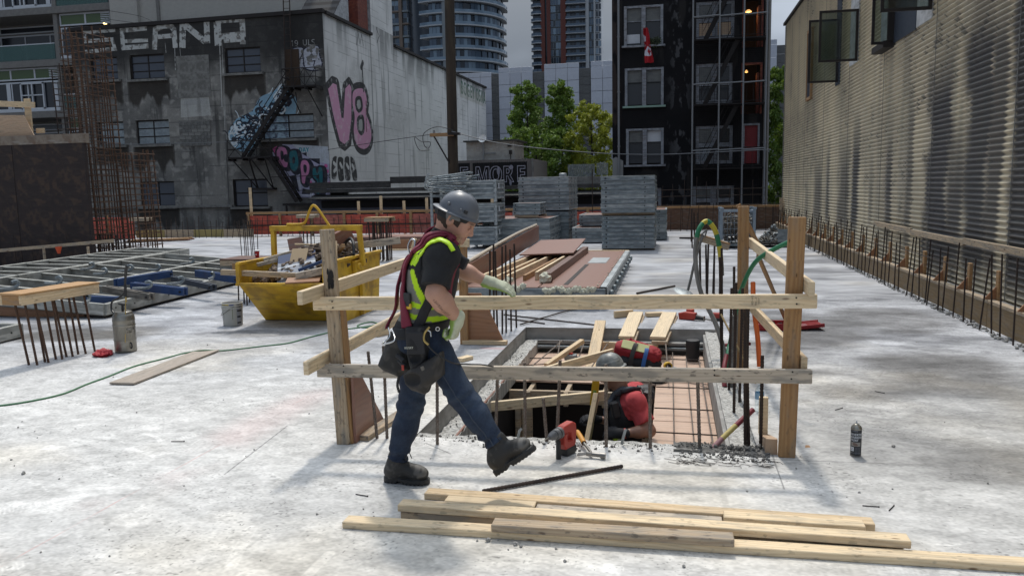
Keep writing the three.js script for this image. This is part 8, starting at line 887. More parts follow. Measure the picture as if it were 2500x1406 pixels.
// head in its own frame: forward f, up u, side +-z; returns {field, to world}
function headField(H, f, u, s = 1, side = [0, 0, 1]) {
  const F = p => [p[0] * f[0] + p[1] * f[1] + p[2] * f[2], p[0] * u[0] + p[1] * u[1] + p[2] * u[2], p[0] * side[0] + p[1] * side[1] + p[2] * side[2]]; const W = (a, b, c) => [0, 1, 2].map(i => H[i] + (f[i] * a + u[i] * b + side[i] * c) * s);
  const E = (a, b, c, r) => ell(W(a, b, c), r.map(v => v * s), F), K = (p, q, ra, rb) => cone(W(...p), W(...q), ra * s, rb * s);
  let base = join([E(-0.012, 0.015, 0, [0.098, 0.105, 0.078]), E(0.032, -0.06, 0, [0.062, 0.062, 0.056]), E(0.058, -0.088, 0, [0.032, 0.024, 0.03]), E(0.05, 0.0, 0, [0.047, 0.06, 0.062])], 0.04);
  const cheeks = join([E(0.062, -0.03, 0.036, [0.026, 0.026, 0.022]), E(0.062, -0.03, -0.036, [0.026, 0.026, 0.022]), K([0.083, 0.028, 0.03], [0.083, 0.028, -0.03], 0.016, 0.016)], 0.02), nose = join([K([0.09, 0.018, 0], [0.114, -0.024, 0], 0.009, 0.0125), E(0.106, -0.028, 0.011, [0.011, 0.009, 0.008]), E(0.106, -0.028, -0.011, [0.011, 0.009, 0.008])], 0.012), lips = join([E(0.092, -0.056, 0, [0.012, 0.0065, 0.022]), E(0.090, -0.067, 0, [0.0115, 0.0075, 0.019])], 0.004), chin = E(0.080, -0.093, 0, [0.02, 0.017, 0.02]);
  const ears = join([1, -1].flatMap(q => [E(-0.008, -0.006, 0.078 * q, [0.022, 0.034, 0.011]), K([-0.02, 0.012, 0.086 * q], [-0.02, -0.014, 0.086 * q], 0.008, 0.007)]), 0.008), dent = join([E(-0.004, 0.0, 0.092, [0.011, 0.019, 0.008]), E(-0.004, 0.0, -0.092, [0.011, 0.019, 0.008])], 0.004), sock = join([E(0.094, 0.008, 0.031, [0.016, 0.011, 0.017]), E(0.094, 0.008, -0.031, [0.016, 0.011, 0.017])], 0.004), lid = join([E(0.08, 0.007, 0.031, [0.0135, 0.0115, 0.015]), E(0.08, 0.007, -0.031, [0.0135, 0.0115, 0.015])], 0.003), mouth = E(0.101, -0.0615, 0, [0.009, 0.0014, 0.02]);
  const field = (x, y, z) => { let d = smin(base(x, y, z), cheeks(x, y, z), 0.02); d = smin(d, chin(x, y, z), 0.02); d = smax(d, -sock(x, y, z), 0.012); d = smin(d, nose(x, y, z), 0.014); d = smin(d, lips(x, y, z), 0.008); d = smin(d, lid(x, y, z), 0.004); d = smax(d, -mouth(x, y, z), 0.003); d = smin(d, smax(ears(x, y, z), -dent(x, y, z), 0.006), 0.006); return d; };
  return { field, base, W, F, H };
}
// hand: wrist, then along = to the fingertips, nrm = out of the back of the hand, thumbSide = sign
function handField(wrist, along_, nrm, curl, s = 1, thumb = 1, spread = 1) {
  const a = V3(along_).normalize(), n = V3(nrm).sub(a.clone().multiplyScalar(V3(nrm).dot(a))).normalize(), c = new THREE.Vector3().crossVectors(a, n); const W = (u, v, w) => [0, 1, 2].map(i => wrist[i] + (a.getComponent(i) * u + n.getComponent(i) * v + c.getComponent(i) * w) * s), fs = [];
  fs.push(cone(W(-0.02, 0, 0), W(0.02, 0, 0), 0.03 * s, 0.031 * s)); for (const w of [-0.026, -0.009, 0.009, 0.026]) fs.push(cone(W(0.015, 0.002, w * 0.6), W(0.088, 0.004, w), 0.018 * s, 0.0145 * s));
  const palm = join(fs, 0.022), fingers = []; [[-0.029, 0.070, -0.2], [-0.0095, 0.082, -0.05], [0.0095, 0.078, 0.06], [0.028, 0.060, 0.22]].forEach(([w, L, sp], k) => { w *= -thumb; sp *= -thumb; let p = [0.088, 0.004, w], ang = -curl[0] - k * 0.05; const seg = [0.45, 0.32, 0.25].map(q => L * q), rad = [0.0115, 0.0102, 0.0092, 0.0082], ch = []; for (let j = 0; j < 3; j++) { const q = [p[0] + Math.cos(ang) * seg[j], p[1] + Math.sin(ang) * seg[j], p[2] + sp * spread * seg[j] * 0.7]; ch.push(cone(W(...p), W(...q), rad[j] * s, rad[j + 1] * s)); p = q; ang -= curl[1 + j] ?? curl[1]; } fingers.push(join(ch, 0.005)); });
  const t0 = [0.025, -0.006, -0.024 * thumb * -1], tw = -thumb * -1; const th = join([cone(W(0.018, -0.004, 0.018 * -tw), W(0.055, -0.02, 0.046 * -tw), 0.0175 * s, 0.0135 * s), cone(W(0.055, -0.02, 0.046 * -tw), W(0.088, -0.030, 0.052 * -tw), 0.0125 * s, 0.0105 * s), cone(W(0.088, -0.030, 0.052 * -tw), W(0.108, -0.034, 0.047 * -tw), 0.0105 * s, 0.009 * s)], 0.006);
  const all = (x, y, z) => { let d = palm(x, y, z); let e = 1; for (const q of fingers) e = Math.min(e, q(x, y, z)); d = smin(d, e, 0.008); return smin(d, th(x, y, z), 0.012); }; return { field: all, n: [n.x, n.y, n.z], W };
}
function hatMesh(parent, C, f, u, side, mat, s = 1, backBrim = 0.034) { // shell with a brim wider at the back
  const P = [], I = [], U = [], nt = 56, prof = []; for (let k = 0; k <= 16; k++) { const a = k / 16 * Math.PI / 2; prof.push([Math.sin(a), Math.cos(a), 0]); } prof.push([1, 0, 0.15], [1, -0.02, 0.5], [1, -0.045, 0.85], [1, -0.06, 1], [1, -0.085, 0.97], [0.98, -0.06, 0.5], [0.95, -0.03, 0.05], [0.8, 0.55, 0]);
  prof.forEach(([r, h, b], k) => { for (let t = 0; t <= nt; t++) { const th = t / nt * 2 * Math.PI, cb = Math.cos(th), sb = Math.sin(th), brim = (0.012 + (backBrim - 0.012) * Math.pow(0.5 - 0.5 * cb, 1.6)) * b, ridge = h > 0.3 && Math.abs(sb) < 0.25 ? 0.004 * sm(0.25, 0.1, Math.abs(sb)) : 0; const a = ((0.128 * r) * 0.92 + brim) * cb * s, c = (0.102 * r + brim) * sb * s, e = (0.118 * Math.max(h, 0) + Math.min(h, 0) * 0.16 + ridge - b * 0.012 * (0.5 - 0.5 * cb) * 0) * s; P.push(...[0, 1, 2].map(i => C[i] + f[i] * a + u[i] * e + side[i] * c)); U.push(t / nt * 0.8, k / 24 * 0.35); } });
  for (let k = 0; k < prof.length - 1; k++) for (let t = 0; t < nt; t++) { const a = k * (nt + 1) + t; I.push(a, a + 1, a + nt + 1, a + 1, a + nt + 2, a + nt + 1); } const g = new THREE.BufferGeometry(); g.setAttribute('position', new THREE.Float32BufferAttribute(P, 3)); g.setAttribute('uv', new THREE.Float32BufferAttribute(U, 2)); g.setIndex(I); g.computeVertexNormals();
  // outward winding
  const nn = g.attributes.normal, v = [nn.getX(60) , nn.getY(60), nn.getZ(60)]; if (v[0] * u[0] + v[1] * u[1] + v[2] * u[2] < 0) { for (let t = 0; t < I.length; t += 3) { const q = I[t + 1]; I[t + 1] = I[t + 2]; I[t + 2] = q; } g.setIndex(I); g.computeVertexNormals(); }
  return part(parent, 'hard_hat', g, mat);
}
const skinTone = (base, red) => (x, y, z, nx, ny, nz) => { const n = fbm(x * 40, y * 40 + z * 30, 3), k = 0.92 + 0.16 * n; return [base[0] * k, base[1] * k * (1 - red * 0.12), base[2] * k * (1 - red * 0.1)]; };

// --- the man walking in front of the rail
{
  const man = thing('person', 'man in grey hard hat, lime striped vest, jeans and tool belt striding past the rail', 'person', [0, 0, 0]); const zc = -4.24;
  const P = [-1.39, 0.92, -4.24], NB = [-1.245, 1.425, -4.24], SR = [-1.189, 1.376, -4.075], SL = [-1.291, 1.366, -4.41], ER = [-1.214, 1.187, -3.98], WR = [-1.123, 1.038, -4.085], EL = [-1.218, 1.268, -4.47], WL = [-1.051, 1.185, -4.5], HR = [-1.299, 0.876, -4.155], HL = [-1.44, 0.839, -4.325], KR = [-1.13, 0.603, -4.14], AR = [-0.929, 0.327, -4.13], KL = [-1.488, 0.487, -4.34], AL = [-1.596, 0.128, -4.35], H = [-1.157, 1.56, -4.24];
  const tab = [[-0.16, 0.10, 0.15, 0], [0.0, 0.118, 0.165, -0.005], [0.22, 0.112, 0.148, 0.01], [0.5, 0.118, 0.16, 0.0], [0.72, 0.118, 0.178, -0.008], [0.88, 0.088, 0.165, -0.012], [1.0, 0.055, 0.085, 0]];
  const torso0 = torsoField(P, NB, zc, tab), torso = join([torso0, cone(SR, SL, 0.062, 0.062), cone(SR, lerp3(SR, NB, 0.75), 0.055, 0.045), cone(SL, lerp3(SL, NB, 0.75), 0.055, 0.045)], 0.06);
  const f = [0.83, -0.558, 0.0], u = [0.558, 0.83, 0.0], hd = headField(H, f, u, 1.0), neck = cone(addv(NB, [-0.012, -0.03, 0]), hd.W(-0.03, -0.05, 0), 0.066, 0.058);
  const armR = join([cone(SR, ER, 0.056, 0.044), cone(lerp3(ER, WR, 0.02), lerp3(ER, WR, 0.35), 0.05, 0.053), cone(lerp3(ER, WR, 0.35), WR, 0.053, 0.031)], 0.03), armL = join([cone(SL, EL, 0.056, 0.044), cone(EL, lerp3(EL, WL, 0.35), 0.044, 0.044), cone(lerp3(EL, WL, 0.35), WL, 0.044, 0.029)], 0.03);
  const legR = join([cone(HR, KR, 0.092, 0.06), cone(KR, lerp3(KR, AR, 0.35), 0.06, 0.06), cone(lerp3(KR, AR, 0.35), AR, 0.06, 0.042)], 0.05), legL = join([cone(HL, KL, 0.092, 0.06), cone(KL, lerp3(KL, AL, 0.35), 0.06, 0.06), cone(lerp3(KL, AL, 0.35), AL, 0.06, 0.042)], 0.05);
  const body = join([torso, neck, armR, armL, legR, legL], 0.03), head = join([hd.field, neck], 0.025);
  const stub = (x, y, z) => { const p = hd.F(sub([x, y, z], hd.H)); return 0.012 * (1 - sm(0.0, 0.03, Math.hypot((p[0] - 0.07) / 2.2, (p[1] + 0.085) / 1.1, p[2] / 2.2))); };
  const face = (x, y, z, a, b, c) => { const p = hd.F(sub([x, y, z], hd.H)); let k = skinTone([0.47, 0.265, 0.185], 0.4)(x, y, z); const beard = sm(0.02, 0.06, p[0]) * sm(-0.045, -0.062, p[1]) * sm(0.42, 0.62, fbm(p[0] * 160, p[1] * 160 + p[2] * 120, 3)); k = mix3(k, [0.17, 0.10, 0.07], 0.55 * beard); const cheek = Math.exp(-((p[0] - 0.07) ** 2 + (p[1] + 0.025) ** 2) / 0.0009); k = mix3(k, [0.50, 0.22, 0.16], 0.3 * cheek); const lip = Math.exp(-((p[1] + 0.062) ** 2) / 0.00008) * sm(0.085, 0.095, p[0]); k = mix3(k, [0.38, 0.14, 0.11], 0.6 * lip); const brow = Math.exp(-((p[1] - 0.031) ** 2) / 0.00005) * sm(0.07, 0.082, p[0]) * sm(0.006, 0.014, Math.abs(p[2])) * (1 - sm(0.045, 0.055, Math.abs(p[2]))); k = mix3(k, [0.06, 0.035, 0.022], 0.85 * brow); const lash = Math.exp(-((p[1] - 0.004) ** 2) / 0.000012) * sm(0.078, 0.084, p[0]) * Math.exp(-((Math.abs(p[2]) - 0.031) ** 2) / 0.00012); k = mix3(k, [0.05, 0.03, 0.025], 0.8 * lash); return k; };
  const cutBelow = (fn, y0) => (x, y, z) => Math.max(fn(x, y, z), y0 - y);
  const g1 = nets((x, y, z) => smax(body(x, y, z), y - (NB[1] + 0.012), 0.004), [-2.0, 0.05, -4.72], [-0.7, 1.62, -3.86], 0.0115, skinTone([0.46, 0.265, 0.185], 0.3)), g2 = nets(cutBelow(head, NB[1] - 0.005), [H[0] - 0.16, NB[1] - 0.02, zc - 0.12], [H[0] + 0.17, H[1] + 0.16, zc + 0.12], 0.0036, face);
  part(man, 'body', mergeGeometries([g1, g2]), M.skin);
  for (const q of [1, -1]) part(man, 'eye', new THREE.SphereGeometry(0.0112, 14, 10), std([0.5, 0.46, 0.42], 0.2), hd.W(0.0795, 0.004, 0.031 * q));
  const hair = (x, y, z) => { const p = hd.F(sub([x, y, z], hd.H)); const d = hd.base(x, y, z) - 0.006 - 0.004 * (vnoise(p[0] * 300, p[1] * 60 + p[2] * 300) - 0.5); const back = p[0] + 0.018 + 0.35 * (p[1] + 0.02), side = Math.max(p[0] - 0.045, -p[1] - 0.012 - 0.2 * p[0]); return Math.max(d, Math.min(Math.max(back, -p[1] - 0.062), side), p[1] - 0.06); };
  part(man, 'hair', nets(hair, [H[0] - 0.16, H[1] - 0.14, zc - 0.11], [H[0] + 0.14, H[1] + 0.14, zc + 0.11], 0.004, (x, y, z) => { const k = 0.6 + 0.8 * hash2(Math.round(x * 900), Math.round(y * 900 + z * 300)); return [0.04 * k, 0.025 * k, 0.016 * k]; }), vcol(0.8, 0));
  // hat tipped a little less than the face
  const hf = [0.915, -0.40, 0], hu = [0.40, 0.915, 0], sd = [0, 0, 1], HC = addv(addv(H, hu, 0.042), hf, -0.004); const hat = hatMesh(man, HC, hf, hu, sd, M.hatGrey, 0.97, 0.034); const HW = (a, b, c) => [0, 1, 2].map(i => HC[i] + hf[i] * a + hu[i] * b + sd[i] * c);
  part(hat, 'rivet', new THREE.SphereGeometry(0.009, 10, 8), M.hatGrey, HW(-0.045, 0.035, 0.092)); part(hat, 'rivet', new THREE.SphereGeometry(0.008, 10, 8), M.hatGrey, HW(0.03, 0.03, 0.094)); part(hat, 'clip', box(0.022, 0.02, 0.012), M.black, HW(0.058, 0.028, 0.088), [0, 0.4, -0.4]);
  part(hat, 'headband', nets((x, y, z) => { const p = [x - HC[0], y - HC[1], z - HC[2]], a = p[0] * hf[0] + p[1] * hf[1], b = p[0] * hu[0] + p[1] * hu[1]; return Math.max(Math.abs(Math.hypot((a + 0.006) / 0.106, p[2] / 0.086) - 1) * 0.09 - 0.005, Math.abs(b + 0.024) - (a < -0.0 ? 0.026 : 0.012)); }, [HC[0] - 0.13, HC[1] - 0.12, zc - 0.11], [HC[0] + 0.14, HC[1] + 0.09, zc + 0.11], 0.004, (x) => x > HC[0] - 0.045 && x < HC[0] + 0.03 ? [0.17, 0.17, 0.165] : [0.015, 0.015, 0.016]), vcol(0.7, 0)); part(hat, 'ratchet_knob', at(cyl(0.018, 0.02, 0.024, 18), 0, 0, 0, Math.PI / 2, 0, 0), M.black, HW(-0.098, -0.03, 0.045), [0, -0.6, 0]);
  // shirt
  const nrm = (a, b) => { const d = V3(sub(b, a)).normalize(); return [d.x, d.y, d.z]; }, plane = (o, n) => (x, y, z) => (x - o[0]) * n[0] + (y - o[1]) * n[1] + (z - o[2]) * n[2];
  const slR = lerp3(SR, ER, 0.84), slL = lerp3(SL, EL, 0.86), pR = plane(slR, nrm(SR, ER)), pL = plane(slL, nrm(SL, EL)), sleeveR = cone(addv(SR, [0, 0, 0]), slR, 0.078, 0.078), sleeveL = cone(SL, slL, 0.074, 0.07), collar = cone(addv(NB, [-0.012, -0.02, 0]), addv(NB, [0.008, 0.028, 0]), 0.082, 0.076);
  const fold = (x, y, z, k) => k * (fbm(x * 13 + y * 6, y * 15 + z * 12, 3) - 0.5) * 2; const waistY = P[1] + 0.02;
  const shirt = (x, y, z) => { let d = torso(x, y, z) - 0.012; d = smin(d, smax(sleeveR(x, y, z), pR(x, y, z), 0.006), 0.035); d = smin(d, smax(sleeveL(x, y, z), pL(x, y, z), 0.006), 0.035); d += fold(x, y, z, 0.011); d = smin(d, Math.abs(collar(x, y, z)) - 0.005, 0.012); return smax(d, waistY - 0.05 - y, 0.01); };
  part(man, 'shirt', nets(shirt, [-1.75, 0.75, -4.66], [-1.0, 1.62, -3.84], 0.0085, (x, y, z) => { const n = fbm(x * 30, y * 30 + z * 30, 2); return [0.011 + 0.006 * n, 0.011 + 0.006 * n, 0.0125 + 0.006 * n]; }), M.clothV);
  // vest with lime edging and grey reflective bands
  const seg2 = (x, y, pts) => { let m = 9; for (let i = 0; i < pts.length - 1; i++) { const a = pts[i], b = pts[i + 1], dx = b[0] - a[0], dy = b[1] - a[1], t = clamp(((x - a[0]) * dx + (y - a[1]) * dy) / (dx * dx + dy * dy)); m = Math.min(m, Math.hypot(x - a[0] - dx * t, y - a[1] - dy * t)); } return m; };
  const armhole = [[-1.367, 1.339, -4.1], [-1.347, 1.394, -4.1], [-1.29, 1.445, -4.1], [-1.216, 1.462, -4.1], [-1.158, 1.444, -4.1], [-1.126, 1.4, -4.1]], vLine = [[-1.357, 1.291, -4.05], [-1.337, 1.212, -4.05], [-1.286, 1.097, -4.05]], band1 = [[-1.52, 1.116, -4.06], [-1.381, 1.117, -4.06], [-1.29, 1.096, -4.06], [-1.126, 1.098, -4.06]], band2 = [[-1.522, 1.064, -4.06], [-1.378, 1.05, -4.06], [-1.292, 1.031, -4.06], [-1.144, 1.022, -4.06]], frontL = [[-1.113, 1.306, -4.1], [-1.133, 1.229, -4.1], [-1.163, 1.129, -4.1]];
  const vestC = (x, y, z) => { let c = [0.014, 0.014, 0.016]; const d1 = seg2(x, y, armhole), d2 = seg2(x, y, vLine), b1 = seg2(x, y, band1), b2 = seg2(x, y, band2), d3 = seg2(x, y, frontL); const greyT = [0.19, 0.185, 0.165]; if (x < vLine[2][0] + 0.02 && y < vLine[0][1] + 0.01 && y > band1[2][1] && x > -1.62 && d2 < 0.07 && x < mix(vLine[0][0], vLine[2][0], clamp((vLine[0][1] - y) / (vLine[0][1] - vLine[2][1])))) c = greyT; if (y < mix(band1[1][1], band1[3][1], 0.5) + 0.005 && y > band2[3][1] - 0.01) c = greyT; if (Math.min(d1, d3) < 0.015 || d2 < 0.017 || b1 < 0.015 || b2 < 0.014) c = [0.50, 0.78, 0.018]; return c; };
  const aR = cone(lerp3(SR, NB, 0.0), addv(ER, [0, 0, 0.12]), 0.105, 0.13), aL = cone(SL, addv(EL, [0, 0, -0.1]), 0.1, 0.12), vestHole = (x, y, z) => Math.min(aR(x, y, z - 0.035), aL(x, y, z + 0.03));
  const vest = (x, y, z) => { let d = torso(x, y, z) - 0.021 + fold(x, y, z, 0.004); d = smax(d, -vestHole(x, y, z), 0.012); d = smax(d, waistY - y, 0.01); return smax(d, -(collar(x, y, z) - 0.018), 0.01); };
  part(man, 'vest', nets(vest, [-1.75, 0.85, -4.55], [-1.05, 1.6, -3.94], 0.0065, vestC), M.clothV);
  part(man, 'vest', [strapOn(shirt, armhole.map(p => [p[0], p[1], -4.03]), 0.030, 0.003, 40, 0.006)], M.limeTape);
  // harness
  const hs = part(man, 'harness', strapOn(vest, [[-1.147, 1.423, -4.14], [-1.209, 1.481, -4.14], [-1.314, 1.455, -4.14], [-1.385, 1.337, -4.12], [-1.429, 1.204, -4.11], [-1.407, 1.074, -4.08], [-1.39, 0.988, -4.06]], 0.058, 0.008, 60, 0.012), M.maroon); part(hs, 'strap', strapOn(vest, [[-1.207, 1.418, -4.33], [-1.272, 1.478, -4.34], [-1.382, 1.451, -4.34], [-1.451, 1.322, -4.28], [-1.491, 1.192, -4.2], [-1.521, 1.054, -4.2], [-1.559, 0.96, -4.2]], 0.056, 0.008, 60, 0.034), M.maroon);
  part(hs, 'shoulder_pad', strapOn(vest, [[-1.133, 1.412, -4.12], [-1.192, 1.478, -4.12], [-1.284, 1.474, -4.12], [-1.362, 1.399, -4.12]], 0.07, 0.012, 40, 0.0), M.maroon); part(hs, 'back_plate', strapOn(vest, [[-1.406, 1.333, -4.16], [-1.444, 1.27, -4.16], [-1.466, 1.219, -4.17]], 0.085, 0.014, 14, 0.004), M.webBlack); part(hs, 'dorsal_ring', tube([[-1.418, 1.37, -4.2], [-1.425, 1.42, -4.2], [-1.405, 1.456, -4.2], [-1.383, 1.448, -4.19], [-1.387, 1.395, -4.18]], 0.0055, 30, 8), M.chrome); part(hs, 'hip_strap', strapOn(vest, [[-1.242, 1.133, -4.02], [-1.297, 1.051, -4.02], [-1.345, 0.969, -4.02]], 0.052, 0.006, 20, 0.004), M.webBlack); part(hs, 'chest_strap', strapOn(vest, [[-1.137, 1.351, -4.16], [-1.135, 1.224, -4.14], [-1.161, 1.101, -4.14]], 0.04, 0.005, 20, 0.005), M.maroon);
  part(hs, 'buckle', box(0.05, 0.075, 0.016, 0, 0, 0, 0.005), M.black, [-1.394, 1.139, -4.06], [0, -0.5, 0]); part(hs, 'yellow_tag', box(0.05, 0.03, 0.012), M.levelYellow, [-1.389, 1.105, -4.055], [0, -0.5, 0]); part(hs, 'radio', box(0.05, 0.065, 0.035, 0, 0, 0, 0.006), M.black, [-1.105, 1.329, -4.16], [0, 0, -0.5]);
  // jeans
  const hemR = lerp3(KR, AR, 0.95), hemL = lerp3(KL, AL, 0.95), jR = plane(hemR, nrm(KR, AR)), jL = plane(hemL, nrm(KL, AL)); const jl = (a, b, c, p, s) => { const g = join([cone(a, b, 0.099, 0.071), cone(b, lerp3(b, c, 0.4), 0.069, 0.066), cone(lerp3(b, c, 0.4), c, 0.066, 0.059)], 0.05); return (x, y, z) => { const t = (y - c[1]) / (b[1] - c[1]), near = Math.exp(-((t - 0.08) ** 2) / 0.03) + 0.6 * Math.exp(-((t - 1.0) ** 2) / 0.04), along1 = (x - c[0]) * s[0] + (y - c[1]) * s[1]; return smax(g(x, y, z) + 0.009 * near * Math.sin(along1 * 95 + 6 * fbm(x * 8, y * 8 + z * 9, 2)) + 0.016 * (fbm(x * 11 + 3, y * 10 + z * 8, 3) - 0.5), p(x, y, z), 0.006); }; };
  const jeansR = jl(HR, KR, AR, jR, nrm(AR, KR)), jeansL = jl(HL, KL, AL, jL, nrm(AL, KL)), seat = (x, y, z) => smax(torso0(x, y, z) - 0.016, y - (P[1] + 0.04), 0.01), jeans = (x, y, z) => smin(seat(x, y, z), smin(jeansR(x, y, z), jeansL(x, y, z), 0.015), 0.03);
  const denim = (x, y, z, nx, ny, nz) => { const n = fbm(x * 14, y * 14 + z * 10, 4), w = hash2(Math.round(x * 700), Math.round(y * 700 + z * 200)), fade = Math.exp(-((y - 0.62) ** 2) / 0.035) * clamp(nx + 0.1) + 0.3 * clamp(nz) * sm(0.3, 0.7, n); let c = mix3([0.012, 0.021, 0.044], [0.042, 0.066, 0.108], clamp(0.75 * fade + 0.5 * (n - 0.35))); const k = 0.82 + 0.36 * w; return [c[0] * k, c[1] * k, c[2] * k]; };
  const J = part(man, 'jeans', nets(jeans, [-1.85, 0.03, -4.52], [-0.75, 0.98, -3.96], 0.008, denim), M.clothV); part(J, 'outer_seam', strapOn(jeansR, [lerp3(HR, KR, 0.15), lerp3(HR, KR, 0.5), lerp3(HR, KR, 0.92), lerp3(KR, AR, 0.3), lerp3(KR, AR, 0.9)].map(p => [p[0], p[1], p[2] + 0.09]), 0.006, 0.0015, 50, 0.0005), std([0.05, 0.065, 0.09], 0.9));
  // boots
  const boot = (A, T, toe, up, nm) => { const F = V3(toe).normalize(), U = V3(up).normalize(), S = new THREE.Vector3().crossVectors(F, U); const fr = p => [p[0] * F.x + p[1] * F.y + p[2] * F.z, p[0] * U.x + p[1] * U.y + p[2] * U.z, p[0] * S.x + p[1] * S.y + p[2] * S.z]; const W = (a, b, c) => [0, 1, 2].map(i => T[i] + F.getComponent(i) * a + U.getComponent(i) * b + S.getComponent(i) * c);
    const upper = join([ell(W(0.20, 0.062, 0), [0.062, 0.044, 0.048], fr), ell(W(0.06, 0.06, 0), [0.072, 0.058, 0.042], fr), cone(W(0.17, 0.072, 0), W(0.07, 0.10, 0), 0.038, 0.045), cone(W(0.045, 0.075, 0), addv(A, [0, 0.03, 0]), 0.047, 0.05)], 0.04), sole = (x, y, z) => { const p = fr(sub([x, y, z], T)); const w = 0.041 + 0.011 * sm(0.05, 0.17, p[0]) - 0.012 * sm(0.2, 0.27, p[0]), l = Math.max(Math.abs(p[0] - 0.125) - 0.143, 0), q = Math.hypot(Math.max(Math.abs(p[0] - 0.125) - 0.105, 0), Math.max(Math.abs(p[2]) - w + 0.038, 0)) - 0.038; const heel = p[0] > 0.075 && p[0] < 0.115 ? 0.012 : 0, tread = Math.sin(p[0] * 260) > 0.1 && Math.abs(p[2]) > w - 0.018 ? 0.007 : 0; return Math.max(q, p[1] - 0.034, -(p[1] - heel - tread)); };
    const all = (x, y, z) => smin(Math.max(upper(x, y, z) + 0.003 * (fbm(x * 40, y * 40 + z * 40, 3) - 0.5), -(fr(sub([x, y, z], T))[1] - 0.02)), sole(x, y, z), 0.006); const xs = [0, 1, 2].map(i => [Math.min(T[i], W(0.28, 0.02, 0)[i], A[i]) - 0.10, Math.max(T[i], W(0.28, 0.02, 0)[i], A[i]) + 0.10]);
    const b = part(man, nm, nets(all, xs.map(q => q[0]), xs.map(q => q[1]), 0.0055, (x, y, z) => { const p = fr(sub([x, y, z], T)), n = fbm(x * 30, y * 30 + z * 26, 4); let c = [0.022, 0.021, 0.02]; c = mix3(c, [0.17, 0.16, 0.145], 0.75 * sm(0.12, 0.24, p[0]) * sm(0.42, 0.66, n) * sm(0.03, 0.06, p[1])); c = mix3(c, [0.12, 0.115, 0.105], 0.4 * sm(0.55, 0.7, n)); return p[1] < 0.034 ? [0.02, 0.02, 0.02] : c; }), M.bootV);
    const ls = []; for (let k = 0; k < 5; k++) { const a = 0.155 - k * 0.02, h = 0.108 + k * 0.014; ls.push(tube([W(a, h - 0.012, -0.03), W(a - 0.006, h + 0.003, 0), W(a - 0.012, h - 0.012, 0.03)], 0.003, 10, 5)); } ls.push(tube([W(0.10, 0.165, 0.01), W(0.13, 0.185, 0.03), W(0.14, 0.15, 0.04), W(0.10, 0.165, 0.01)], 0.0028, 16, 5), tube([W(0.10, 0.165, -0.01), W(0.125, 0.185, -0.03), W(0.15, 0.14, -0.03)], 0.0028, 14, 5)); part(b, 'laces', ls, M.black); };
  const tl = [[-1.667, 0, -4.318][0], 0.0, -4.355]; boot(AL, [tl[0] + 0.005, 0.0, -4.355], [1, 0.0, 0.04], [0, 1, 0], 'boot'); const hr = [-0.926, 0.164, -4.13]; boot(AR, hr, [0.81, 0.585, 0.05], [-0.585, 0.81, 0], 'boot');
  // gloves
  const glove = (h, w, lim, cuffDir) => { const cuff = cone(addv(w, cuffDir, -0.012), addv(w, cuffDir, 0.025), 0.037, 0.035); const fd = (x, y, z) => smin(h.field(x, y, z) - 0.0015, cuff(x, y, z), 0.012); return part(man, 'glove', nets(fd, w.map((c, i) => c + lim[0][i]), w.map((c, i) => c + lim[1][i]), 0.0036, (x, y, z, a, b, c) => { const d = a * h.n[0] + b * h.n[1] + c * h.n[2], n = fbm(x * 60, y * 60 + z * 50, 3), k = 0.85 + 0.3 * n; const pale = [0.50, 0.52, 0.385], gr = [0.25, 0.37, 0.075]; const t = sm(0.35, -0.15, d + 0.3 * (n - 0.5)), q = mix3(pale, gr, t); return [q[0] * k, q[1] * k, q[2] * k]; }), M.clothV); };
  const dL = [0.93, -0.30, -0.05], hL = handField(addv(WL, dL, 0.012), dL, [0.25, 0.9, 0.42], [0.12, 0.22, 0.25, 0.2], 0.98, 1, 0.5); glove(hL, WL, [[-0.08, -0.16, -0.12], [0.24, 0.1, 0.12]], dL);
  const dR = [-0.30, -0.94, -0.12], hR = handField(addv(WR, dR, 0.012), dR, [0.93, -0.25, 0.12], [0.85, 1.15, 1.0, 0.7], 0.98, 1, 0.3); glove(hR, WR, [[-0.16, -0.2, -0.12], [0.12, 0.08, 0.12]], dR);
  // tattoo: lettering-like strokes along the forearm
  const tt = canvasTex(256, 64, (c, w, h) => { const r = rng(6); c.strokeStyle = 'rgba(25,28,38,.85)'; c.lineWidth = 4; for (let i = 0; i < 15; i++) { const x = 12 + i * 16; c.beginPath(); c.moveTo(x, 14 + r() * 10); c.bezierCurveTo(x + 18 * r(), 8 + r() * 40, x - 6 + 14 * r(), 20 + r() * 40, x + 8, 40 + r() * 14); c.stroke(); } }); part(man, 'tattoo', strapOn(armR, [lerp3(ER, WR, 0.15), lerp3(ER, WR, 0.5), lerp3(ER, WR, 0.88)].map(p => [p[0] - 0.01, p[1] + 0.0, p[2] + 0.06]), 0.03, 0.0006, 20, 0.0008), std(0xffffff, 0.6, 0, { map: tt, transparent: true }));
  // tool belt and pouches
  const beltF = (x, y, z) => torso0(x, y, z) - 0.026, belt = (x, y, z) => Math.max(beltF(x, y, z), Math.abs(y - (P[1] + 0.035) - 0.12 * (x - P[0])) - 0.03); const tb = part(man, 'tool_belt', nets(belt, [-1.75, 0.75, -4.5], [-1.05, 1.0, -3.97], 0.008, () => [0.022, 0.022, 0.024]), M.leather);
